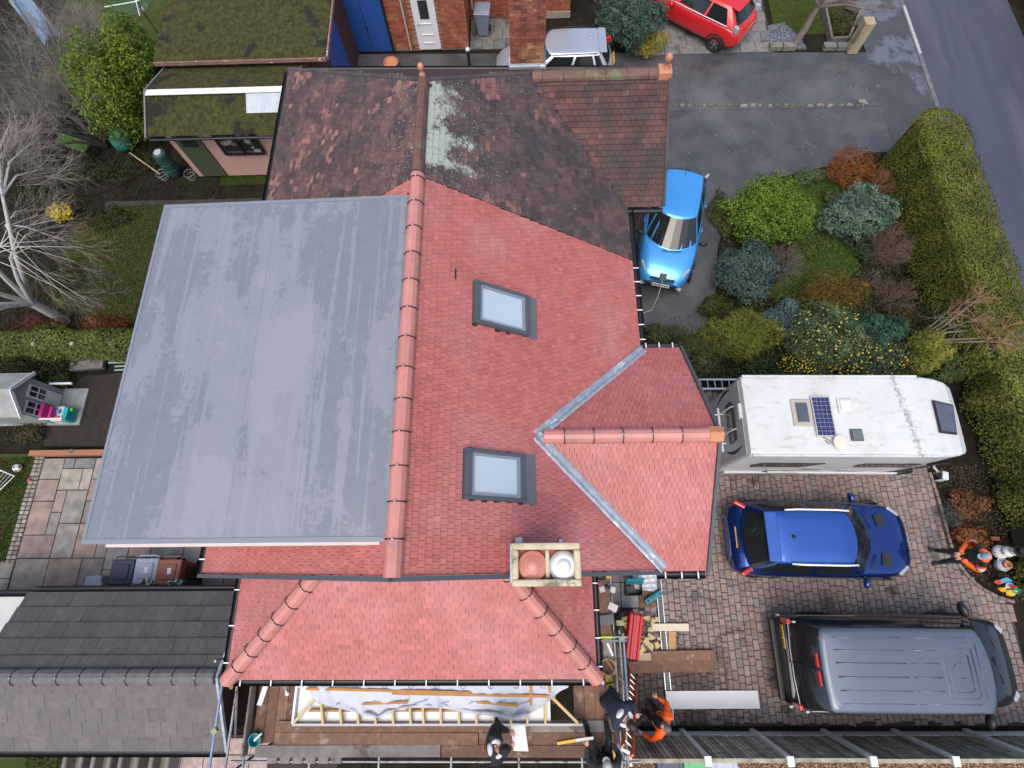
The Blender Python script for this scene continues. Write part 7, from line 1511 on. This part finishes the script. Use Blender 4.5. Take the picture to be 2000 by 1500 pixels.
# aluminium ladder and track behind the motorhome
LA = thing('ladder', 'aluminium ladder lying behind the motorhome beside the shrubs', 'ladder', G(1390, 750)); random.seed(209); z = .35
p0, p1 = G(1345, 742, z), G(1445, 742, z); q0, q1 = G(1350, 760, z), G(1445, 760, z)
for a, c in ((p0, p1), (q0, q1)): b = MB(); b.beam(a, c, .05, .09); b.build('stile', M_steel, LA)
for i in range(7): t = (i + .5) / 7; b = MB(); b.tube([lerp(p0, p1, t), lerp(q0, q1, t)], .018, 6); b.build('rung', M_steel, LA)
# ---- garden toys and small things
def at_ground(u, v, z=0): return G(u, v, z)
FB = thing('football', 'white and black football on the lawn beside the patio', 'ball', at_ground(34, 914)); c = G(34, 914, .11); b = MB(); b.ball(c, .11, 16, 10); b.build('ball_skin', M_white, FB, smooth=True)
for d in ((0, 0, 1), (.85, .2, .45), (-.5, .75, .45), (-.5, -.75, .45), (.3, -.85, .45), (.3, .9, .2)): b = MB(); v = Vector(d).normalized(); b.lathe([(.034, .1085), (.001, .1125)], c, 5, v); b.build('black_patch', M_trim, FB)
GL = thing('football_goal', 'white framed toy football goal on the lawn', 'goal', at_ground(5, 940)); a, c, e = G(-30, 905, .5), G(28, 930, .5), G(-5, 962, .05); b = MB(); b.tube([a, c, e, G(-50, 960, .05)], .018, 6); b.build('frame', M_white, GL)
b = MB()
for k in range(10): t = k / 9; b.tube([lerp(a, c, t), lerp(G(-60, 960, .02), e, t)], .005, 4)
b.build('net', M_white, GL, kind='stuff')
b = MB(); c = G(57, 938, .03); b.cbox(c, .09, .06, .05, .5); b.tube([c, c + Vector((.0, .12, 0))], .012, 6); b.build('pink_toy', pl('toy_pink', (.60, .02, .25)), label='small pink plastic toy on the lawn', cat='toy', bevel=.012)
# green sack by the evergreen, water butt, baskets, seat, clothes dryer
b = MB(); random.seed(211); c = G(237, 274, .3)
b.lathe([(.20, -.3), (.32, -.2), (.34, 0), (.30, .18), (.2, .26), (.24, .30), (.14, .22), (.05, .05)], c, 16); 
b.v = [(x + .03 * math.sin(z * 19 + y * 13), y + .03 * math.cos(x * 17 + z * 11), z) for x, y, z in b.v]; b.build('garden_sack', mat('green_sack', (.015, .14, .11), (.03, .22, .18), scale=7, rough=.5, bump=.4, bscale=15), smooth=True, label='open green garden waste sack below the evergreen tree', cat='sack')
WB = thing('water_butt', 'dark green ribbed water butt at the pink garage corner', 'water butt', G(345, 340)); c = G(344, 338, 0); b = MB(); b.lathe([(.20, 0), (.23, .1), (.24, .3), (.225, .32), (.24, .34), (.24, .55), (.225, .57), (.24, .6), (.22, .85), (.2, .92), (.001, .95)], c, 18); b.build('barrel', mat('green_barrel', (.02, .065, .055), rough=.5), WB, smooth=False); b = MB(); b.lathe([(.12, .93), (.12, .98), (.001, .985)], c, 14); b.build('barrel_lid', M_bsil, WB)
for u, lab in ((323, 'grey wire basket beside the water butt hose'), (377, 'grey wire basket below the green garage door')):
    t = thing('wire_basket', lab, 'basket', G(u, 348)); c = G(u, 348, 0)
    for z, r in ((.02, .12), (.12, .15), (.24, .17)): b = MB(); b.tube([c + Vector((math.cos(i * math.pi / 8) * r, math.sin(i * math.pi / 8) * r, z)) for i in range(17)], .010, 5); b.build('hoop', M_tubeg, t)
    for i in range(8): a = i * math.pi / 4; b = MB(); b.tube([c + Vector((math.cos(a) * .12, math.sin(a) * .12, .02)), c + Vector((math.cos(a) * .17, math.sin(a) * .17, .24))], .006, 4); b.build('wire', M_tubeg, t)
b = MB(); b.tube([G(253, 298, .3), G(312, 340, .05)], .02, 6); b.build('broom_handle', M_pine, label='thin wooden pole lying from the green sack to the basket', cat='pole')
SE = thing('garden_bench', 'mossy green garden bench under the bare tree', 'bench', G(135, 285)); a, c = G(108, 276, .4), G(166, 296, .4); d = (c - a).normalized(); s_ = Vector((-d.y, d.x, 0))
for k in range(4): b = MB(); b.beam(a + s_ * (k * .11), c + s_ * (k * .11), .09, .03); b.build('slat', mat('mossy_wood', (.05, .12, .02), (.03, .07, .015), scale=7, rough=.9) if k == 0 else bpy.data.materials['mossy_wood'], SE)
for t in (.08, .92):
    for k in (0, .33): p = lerp(a, c, t) + s_ * k; b = MB(); b.beam((p.x, p.y, 0), (p.x, p.y, .38), .05, .05, (1, 0, 0)); b.build('leg', bpy.data.materials['mossy_wood'], SE)
RD = thing('rotary_dryer', 'green rotary clothes dryer with pegs above the lawn', 'clothes dryer', G(262, 90)); c = G(266, 3, 1.7); b = MB(); b.tube([(c.x, c.y, 0), c], .025, 8); b.build('pole', M_steel, RD); arms = []
for k in range(4): a = .45 + k * 1.5708; e = c + Vector((math.cos(a) * 1.0, math.sin(a) * 1.0, .15)); arms.append(e); b = MB(); b.tube([c, e], .018, 6); b.build('arm', M_white, RD)
b = MB()
for r in range(1, 9):
    for k in range(4): b.tube([lerp(c, arms[k], r / 8), lerp(c, arms[(k + 1) % 4], r / 8)], .006, 4)
b.build('line', mat('green_line', (.03, .20, .14), rough=.5), RD, kind='stuff'); random.seed(213)
for k in range(14): p = lerp(lerp(c, arms[3], rnd(.6, 1)), lerp(c, arms[0], rnd(.6, 1)), rnd(0, 1)); b = MB(); b.cbox(p, .02, .02, .09); b.build('peg', random.choice([pl('peg%d' % k, cc) for cc in ((.6, .2, .15), (.6, .6, .6), (.45, .1, .3))]), RD)
b = MB(); a, c = G(35, -5, 1.2), G(100, 75, .8); n = 10
for i in range(n + 1):
    for j in range(7): p = lerp(a, c, i / n) + Vector((.07 * (j - 3), .09 * (j - 3), .1 * math.sin(j * 1.1 + i * .5) + rnd(0, .05))); b.v.append(tuple(p))
b.idx(0, [(i * 7 + j, (i + 1) * 7 + j, (i + 1) * 7 + j + 1, i * 7 + j + 1) for i in range(n) for j in range(6)]); b.build('tarpaulin', mat('blue_tarp', (.13, .22, .32), (.19, .28, .38), scale=5, rough=.6), smooth=True, label='faded blue tarpaulin strip among the bare branches', cat='tarpaulin')
BN = thing('garden_bench', 'slatted bench with pale green bars beside the dormer edge', 'bench', G(235, 722)); 
for k in range(4): a, c = G(212 + (k > 1) * 12, 702 + k * 7, .45), G(262, 700 + k * 7, .45); b = MB(); b.beam(a, c, .035, .03); b.build('slat', pl('pale_green', (.25, .42, .36)) if k == 0 else bpy.data.materials['pale_green'], BN)
for k in (0, 1): a = G(228 + k * 25, 712, .43); b = MB(); b.beam((a.x, a.y, 0), a, .05, .05, (1, 0, 0)); b.build('leg', M_trim, BN)
# lamp post and pot behind the dark roof
LP = thing('bollard_light', 'short black bollard light with pale top behind the weathered roof', 'light', G(917, 125)); c = G(917, 128, 0); b = MB(); b.lathe([(.05, 0), (.05, .55), (.06, .56), (.06, .6)], c, 12); b.build('post', M_trim, LP); b = MB(); b.lathe([(.07, .6), (.08, .64), (.06, .69), (.001, .7)], c, 14); b.build('globe', M_white, LP, smooth=True)
b = MB(); c = G(765, 128, .15); b.lathe([(.16, -.15), (.26, .1), (.28, .15), (.25, .17), (.2, .08)], c, 20); b.build('flower_pot', M_terra, label='terracotta bowl standing on the tarmac behind the weathered roof', cat='pot')
# snowman ornament, face planter, butterfly windmill, brick
SN = thing('snowman', 'white plastic snowman ornament with black hat in the planting bed', 'ornament', G(1945, 1080)); c = G(1942, 1078, 0)
for z, r, nm in ((.17, .17, 'lower_body'), (.40, .13, 'upper_body'), (.60, .10, 'head')): b = MB(); b.ball((c.x, c.y, z), r, 18, 12); b.build(nm, M_upvc, SN, smooth=True)
b = MB(); b.lathe([(.085, .66), (.09, .68), (.085, .71)], c, 16); b.build('red_band', pl('red_felt', (.55, .02, .04)), SN); b = MB(); b.lathe([(.13, .705), (.13, .72), (.082, .722), (.08, .84), (.001, .845)], c, 18); b.build('hat', M_trim, SN)
for z, q in ((.20, .168), (.42, .128)): b = MB(); b.ball((c.x - q * .97, c.y - .02, z), .014, 8, 5); b.build('button', M_trim, SN)
b = MB(); b.lathe([(.018, 0), (.001, .07)], (c.x - .095, c.y, .61), 8, (-1, 0, 0)); b.build('nose', pl('carrot', (.6, .2, .03)), SN)
b = MB(); b.tube([(c.x - .1, c.y - .08, .40), (c.x - .3, c.y - .16, .42), (c.x - .34, c.y - .2, .44)], .012, 5); b.build('arm', M_white, SN)
FP = thing('wrapped_pot', 'terracotta pot wrapped in clear plastic beside the snowman', 'pot', G(1950, 1104)); c = G(1948, 1103, 0); b = MB(); b.lathe([(.08, .01), (.14, .06), (.16, .18), (.13, .24), (.11, .22)], c, 12); b.build('wrapping', bpy.data.materials['clear_plastic'], FP); b = MB(); b.lathe([(.06, .05), (.09, .28), (.095, .33), (.07, .34), (.05, .2)], c, 14); b.build('clay_pot', M_terra, FP, smooth=False)
b = MB(); c = G(1943, 1052, .03); b.cbox(c, .215, .10, .065, -.05); b.build('loose_brick', M_brick, label='single orange brick lying in the planting bed', cat='brick', bevel=.006)
BF = thing('garden_windmill', 'colourful butterfly shaped garden windmill at the bed corner', 'ornament', G(1965, 1145)); c0 = G(1962, 1146, .02)
for k, (du, dv, cc, s) in enumerate(((-12, -9, (.50, .08, .02), .11), (4, -12, (.08, .36, .60), .13), (10, -2, (.55, .60, .66), .12), (-4, 6, (.66, .36, .02), .10), (12, 12, (.70, .45, .03), .14), (24, 8, (.02, .22, .13), .13), (17, 0, (.45, .03, .05), .08))):
    c = G(1962 + du, 1146 + dv, .25 + .02 * k); b = MB(); a = rnd(0, 3); b.extr([c + Vector((math.cos(t + a) * s * (1.3 if i % 2 else .8), math.sin(t + a) * s * .55, .03 * math.sin(t * 2))) for i, t in enumerate([i * math.pi / 4 for i in range(8)])], (0, 0, .008)); b.build('wing_panel', pl('wing%d' % k, cc, .3), BF)
b = MB(); b.tube([c0, G(1966, 1146, .3)], .01, 6); b.build('stake', M_tubeg, BF)
# ================================================================== people
M_skin = mat('skin', (.50, .29, .21), (.46, .26, .19), scale=20, rough=.55, sub=.05); M_hair = mat('dark_hair', (.02, .014, .010), (.035, .025, .018), scale=40, rough=.6)
M_boot = mat('boot', (.018, .017, .017), rough=.7); M_hv = mat('hi_vis_orange', (.85, .13, .015), (.78, .11, .012), scale=6, rough=.6, bump=.3); M_refl = mat('reflective_strip', (.62, .60, .60), rough=.35)
def cloth(name, c): return mat(name, c, tuple(k * 1.5 for k in c), scale=9, rough=.85, bump=.5, bscale=14)
BASE = dict(pelvis=(0, 0, .96), spine=(0, 0, 1.14), chest=(0, 0, 1.33), neck=(.01, 0, 1.49), shL=(0, .17, 1.43), shR=(0, -.17, 1.43), elL=(-.02, .24, 1.14), elR=(-.02, -.24, 1.14), wrL=(.06, .24, .90), wrR=(.06, -.24, .90),
  hiL=(0, .10, .92), hiR=(0, -.10, .92), knL=(.03, .11, .50), knR=(.03, -.11, .50), anL=(-.02, .12, .09), anR=(-.02, -.12, .09), toL=(.15, .14, .045), toR=(.15, -.14, .045), head=(.03, 0, 1.56))
RAD = dict(pelvis=.145, spine=.135, chest=.15, neck=.062, shL=.085, shR=.085, elL=.056, elR=.056, wrL=.038, wrR=.038, hiL=.10, hiR=.10, knL=.072, knR=.072, anL=.05, anR=.05, toL=.042, toR=.042)
BONES = [('pelvis', 'spine'), ('spine', 'chest'), ('chest', 'neck'), ('chest', 'shL'), ('chest', 'shR'), ('shL', 'elL'), ('shR', 'elR'), ('elL', 'wrL'), ('elR', 'wrR'), ('pelvis', 'hiL'), ('pelvis', 'hiR'), ('hiL', 'knL'), ('hiR', 'knR'), ('knL', 'anL'), ('knR', 'anR'), ('anL', 'toL'), ('anR', 'toR')]
def person(label, loc, rz, pose, top, legs, look=(1, 0, .1), hat=None, hair=None, vest=None, hood=None, scale=1.0, bulk=1.0, sleeves=None, curl=.5):
    J = {k: Vector(v) for k, v in BASE.items()}
    for k, v in pose.items(): J[k] = Vector(v)
    root = thing('person', label, 'person', loc, rz); names = [k for k in BASE if k != 'head']
    me = bpy.data.meshes.new('rig'); me.from_pydata([tuple(J[k]) for k in names], [(names.index(a), names.index(c)) for a, c in BONES], []); o = bpy.data.objects.new('rig', me); COL.objects.link(o)
    md = o.modifiers.new('skin', 'SKIN'); md.use_smooth_shade = True
    for i, k in enumerate(names):
        sv_ = me.skin_vertices[0].data[i]; r = RAD[k] * (bulk if k in ('pelvis', 'spine', 'chest', 'shL', 'shR', 'elL', 'elR') else 1.0); flat = .78 if k in ('pelvis', 'spine', 'chest') else 1.0
        sv_.radius = (r, r * flat) if k in ('pelvis', 'spine', 'chest') else (r, r); sv_.use_root = (k == 'pelvis')
    o.modifiers.new('sub', 'SUBSURF').levels = 2; bpy.context.view_layer.update()
    ev = bpy.data.meshes.new_from_object(o.evaluated_get(bpy.context.evaluated_depsgraph_get())); bpy.data.objects.remove(o)
    def segd(p, a, c): t = max(0, min(1, (p - a).dot(c - a) / max(1e-9, (c - a).length_squared))); return (p - lerp(a, c, t)).length
    def zone(p):
        best = min(BONES, key=lambda q: segd(p, J[q[0]], J[q[1]]) - .5 * (RAD[q[0]] + RAD[q[1]]) * .5)
        if best in (('anL', 'toL'), ('anR', 'toR')): return 2
        if best[0] in ('hiL', 'hiR', 'knL', 'knR') or best in (('pelvis', 'hiL'), ('pelvis', 'hiR')): return 1
        if best == ('chest', 'neck') and (p - J['neck']).length < .075: return 3
        if best in (('elL', 'wrL'), ('elR', 'wrR'), ('shL', 'elL'), ('shR', 'elR')): return 4
        return 0
    b = MB(); b.v = [tuple(v.co) for v in ev.vertices]
    zs = []
    for p in ev.polygons: z = zone(p.center); zs.append(z); b.m = z; b.idx(0, [tuple(p.vertices)])
    # head with jaw, nose, ears, eyes
    lk = Vector(look).normalized(); sdv = Vector((0, 0, 1)).cross(lk).normalized(); upv = lk.cross(sdv); HM = Matrix((lk, sdv, upv)).transposed(); hc = J['head'] + upv * .07 + lk * .015
    b.m = 3; b.tube([J['neck'], hc - upv * .03], [.058, .055], 10); n0 = len(b.v); b.ball((0, 0, 0), (.098, .076, .118), 18, 14)
    for i in range(n0, len(b.v)):
        v = Vector(b.v[i])
        if v.z < 0: v.x *= 1 + .35 * max(0, v.x) * 2 + .05; v.y *= 1 + v.z * 1.9
        if v.x > .07 and abs(v.y) < .03 and -.03 < v.z < .015: v.x += .024
        b.v[i] = tuple(hc + HM @ v)
    for sg in (1, -1): b.ball(hc + HM @ Vector((-.005, sg * .078, -.005)), (.026, .012, .034), 8, 6, HM)
    b.m = 5
    for sg in (1, -1): b.ball(hc + HM @ Vector((.088, sg * .031, .014)), (.010, .013, .008), 8, 5, HM)
    b.m = 6; b.ball(hc + HM @ Vector((.093, 0, -.055)), (.008, .024, .006), 8, 5, HM)
    # hands: palm, four fingers and a thumb leaving the side of the palm
    b.m = 3
    for S, sg in (('L', 1), ('R', -1)):
        w = J['wr' + S]; d = (w - J['el' + S]).normalized(); sd2 = d.cross(Vector((0, 0, 1)));
        if sd2.length < .2: sd2 = Vector((0, 1, 0))
        sd2.normalize(); u2 = sd2.cross(d); HMx = Matrix((d, sd2, u2)).transposed(); b.ball(w + d * .055, (.055, .042, .018), 10, 7, HMx)
        for k, (oy, L) in enumerate(((-.03, .062), (-.01, .074), (.01, .070), (.03, .056))):
            p = w + d * .09 + sd2 * oy; q = p + d * L * .55 - u2 * L * .25 * curl * 2; r = q + d * L * .3 - u2 * L * .5 * curl * 2; b.tube([p, q, r], [.0098, .0088, .007], 6)
        p = w + d * .035 + sd2 * -.036 * sg; b.tube([p, p + d * .035 - sd2 * .03 * sg - u2 * .008, p + d * .065 - sd2 * .032 * sg - u2 * .02], [.012, .0105, .008], 6)
    if scale != 1.0: pass
    body = b.build('body', [top, legs, M_boot, M_skin, sleeves or top, M_trim, mat('lip', (.40, .14, .12), rough=.5) if 'lip' not in bpy.data.materials else bpy.data.materials['lip']], root, smooth=True, local=True)
    if vest:
        v = MB(); nrm = [Vector(x.normal) for x in ev.vertices]; used = [i for i, z in enumerate(zs) if z in {'coat': (0, 4), 'sleeve': (4,)}.get(vest, (0,))]
        v.v = [tuple(ev.vertices[i].co + nrm[i] * .016) for i in range(len(ev.vertices))]
        for i in used:
            p = ev.polygons[i]; c = p.center
            if vest == 'open' and c.x > .045 * (1) and abs(c.y) < .085 and c.z > .9: continue
            if c.z < .86 and vest != 'low': continue
            v.idx(0, [tuple(p.vertices)])
        vo = v.build('vest', M_hv, root, smooth=True, local=True); v = MB(); v.v = [tuple(ev.vertices[i].co + nrm[i] * .021) for i in range(len(ev.vertices))]
        mid = J['spine'].lerp(J['chest'], .2)
        for i in used:
            c = ev.polygons[i].center; t = (c - J['pelvis']).dot((J['neck'] - J['pelvis']).normalized())
            arm = min((segd(c, J['sh' + S], J['el' + S]), S) for S in 'LR'); ta = (c - J['sh' + arm[1]]).dot((J['el' + arm[1]] - J['sh' + arm[1]]).normalized())
            if (zs[i] == 0 and (.10 < t < .16 or .24 < t < .29)) or (zs[i] == 4 and .13 < ta < .19):
                if vest == 'open' and c.x > .045 and abs(c.y) < .085: continue
                v.idx(0, [tuple(ev.polygons[i].vertices)])
        if v.f: v.build('reflective_band', M_refl, vo, smooth=True, local=True)
    def cap(r, z0, m, nm, peak=0.0, k=1.07):
        q = MB(); n1 = len(q.v); q.ball((0, 0, 0), (.098 * k, .078 * k, .122 * k), 18, 14); q.v = [tuple(hc + HM @ Vector((x, y, max(z, z0 + (.0 if x < 0 else x * r))))) for x, y, z in q.v]
        if peak: q.cbox((0, 0, 0), .001, .001, .001)
        ho = q.build(nm, m, root, smooth=True, local=True)
        if peak:
            q = MB(); q.extr([hc + HM @ Vector((.07 + peak * math.cos(t) * .9, .072 * math.sin(t) * 1.0, z0 + .012)) for t in [R_(a) for a in range(-80, 81, 20)]], HM @ Vector((0, 0, .008))); q.build('peak', m, ho, local=True)
    if hair: cap(.45, -.02, hair, 'hair', k=1.06)
    if hat: cap(.25, .012, hat[0], 'hat', hat[1], 1.12)
    if hood:
        q = MB(); q.tube([J['neck'] + Vector((math.cos(t) * .105 - .03, math.sin(t) * .12, .015 + .03 * math.cos(t))) for t in [R_(a) for a in range(35, 326, 24)]], .04, 8); q.ball(J['neck'] + Vector((-.13, 0, -.03)), (.06, .12, .11), 12, 8); q.build('hood', hood, root, smooth=True, local=True)
    return root, J
def wpt(u, v, z): p = G(u, v, z); return (p.x, p.y, z)
T_blk, T_navy, T_char, T_trs = cloth('black_fabric', (.012, .012, .014)), cloth('navy_fabric', (.016, .02, .035)), cloth('charcoal_fabric', (.022, .025, .03)), cloth('dark_trousers', (.022, .024, .03))
# hi-vis worker in the planting bed, hands joined in front
person('worker in orange sleeved hi vis jacket and grey cap standing beside the blue SUV', wpt(1826, 1086, 0), R_(182), dict(elL=(-.06, .34, 1.18), elR=(-.06, -.34, 1.18), wrL=(.16, .08, 1.04), wrR=(.16, -.08, 1.06), hiL=(0, .10, .9), hiR=(0, -.1, .9), anL=(.0, .16, .09), anR=(0, -.14, .09), toL=(.17, .2, .045), toR=(.17, -.17, .045)),
  T_blk, T_trs, look=(1, .15, -.35), hat=(cloth('grey_cap', (.20, .23, .27)), .09), vest='sleeve', hood=M_hv, bulk=1.12, sleeves=M_hv)
# hi-vis worker by the ladder, arms spread
person('worker in open orange hi vis vest beside the long white board', wpt(1268, 1382, 0), R_(150), dict(elL=(.04, .40, 1.22), elR=(.06, -.40, 1.22), wrL=(.22, .42, 1.06), wrR=(.24, -.38, 1.10), chest=(-.02, 0, 1.33), neck=(.02, 0, 1.48), head=(.04, 0, 1.55)),
  T_navy, T_trs, look=(.8, .1, .55), hair=mat('grey_hair', (.16, .13, .11), (.10, .08, .07), scale=30, rough=.7), vest='open', bulk=1.15, sleeves=M_hv)
# crouching worker reaching over the east edge of the boards
person('stooping worker in dark jacket with pale hood at the scaffold edge', wpt(1186, 1356, ZB), R_(-42), dict(pelvis=(-.14, 0, .80), spine=(-.03, 0, .96), chest=(.09, 0, 1.10), neck=(.20, 0, 1.22), head=(.26, 0, 1.27), shL=(.11, .17, 1.18), shR=(.11, -.17, 1.18), elL=(.22, .27, .95), elR=(.22, -.26, .96), wrL=(.40, .18, .84), wrR=(.40, -.16, .82), hiL=(-.14, .10, .76), hiR=(-.14, -.10, .76), knL=(.06, .13, .44), knR=(.05, -.13, .43), anL=(-.06, .14, .09), anR=(-.08, -.14, .09), toL=(.11, .15, .045), toR=(.09, -.15, .045)),
  T_navy, T_trs, look=(1, 0, -.5), hair=M_hair, hood=cloth('pale_grey_hood', (.50, .53, .58)), bulk=1.25)
# black jacket and beanie, reading a sheet
r4, J4 = person('worker in black jacket and beanie holding a white sheet on the boards', wpt(972, 1414, ZB + .04), R_(8), dict(chest=(.03, 0, 1.33), neck=(.08, 0, 1.48), head=(.13, 0, 1.54), elL=(.06, .27, 1.16), elR=(.05, -.27, 1.16), wrL=(.30, .13, 1.16), wrR=(.30, -.10, 1.14)),
  T_blk, T_trs, look=(1, 0, -.75), hat=(cloth('black_beanie', (.01, .01, .011)), 0), hood=cloth('pale_hood', (.48, .47, .50)), bulk=1.45)
q = MB(); M4 = Matrix.Rotation(.02, 4, 'Z')
for k in range(3): q.cbox((-.185 - .002 * 0, .035 * k - .035, 1.28), .012, .018, .24 - .05 * k, 0, 0, 0)
q.build('back_print', mat('orange_print', (.75, .18, .06), rough=.6), r4, local=True)
def sheet_of(label, c, rz, rx, w, h):
    b = MB(); M = Matrix.Translation(Vector(c)) @ Matrix.Rotation(rz, 4, 'Z') @ Matrix.Rotation(rx, 4, 'Y'); b.obox(M, w, h, .004); b.build('paper_sheet', M_upvc, label=label, cat='paper')
pw = wm(r4) @ Vector((.46, .02, 1.20)); sheet_of('white drawing sheet held by the worker in black', pw, R_(8), -.5, .30, .40)
# seated worker in grey cap
r5, J5 = person('seated worker in dark clothes and grey cap on the scaffold boards', wpt(1176, 1474, ZB + .03), R_(100), dict(pelvis=(0, 0, .17), spine=(-.03, 0, .34), chest=(-.02, 0, .52), neck=(.0, 0, .68), head=(.02, 0, .75), shL=(-.02, .18, .62), shR=(-.02, -.18, .62), elL=(.10, .32, .42), elR=(.06, -.30, .40), wrL=(.30, .28, .40), wrR=(.26, -.2, .34), hiL=(.02, .1, .15), hiR=(.02, -.1, .15), knL=(.32, .20, .34), knR=(.34, -.18, .32), anL=(.58, .20, .09), anR=(.60, -.20, .09), toL=(.68, .24, .16), toR=(.70, -.25, .16)),
  T_char, T_blk, look=(1, 0, -.3), hat=(cloth('stone_cap', (.36, .34, .32)), .09), bulk=1.15)
pw = wm(r5) @ Vector((.44, .30, .44)); sheet_of('white sheet held upright by the seated worker', pw, R_(96), -1.1, .26, .34)
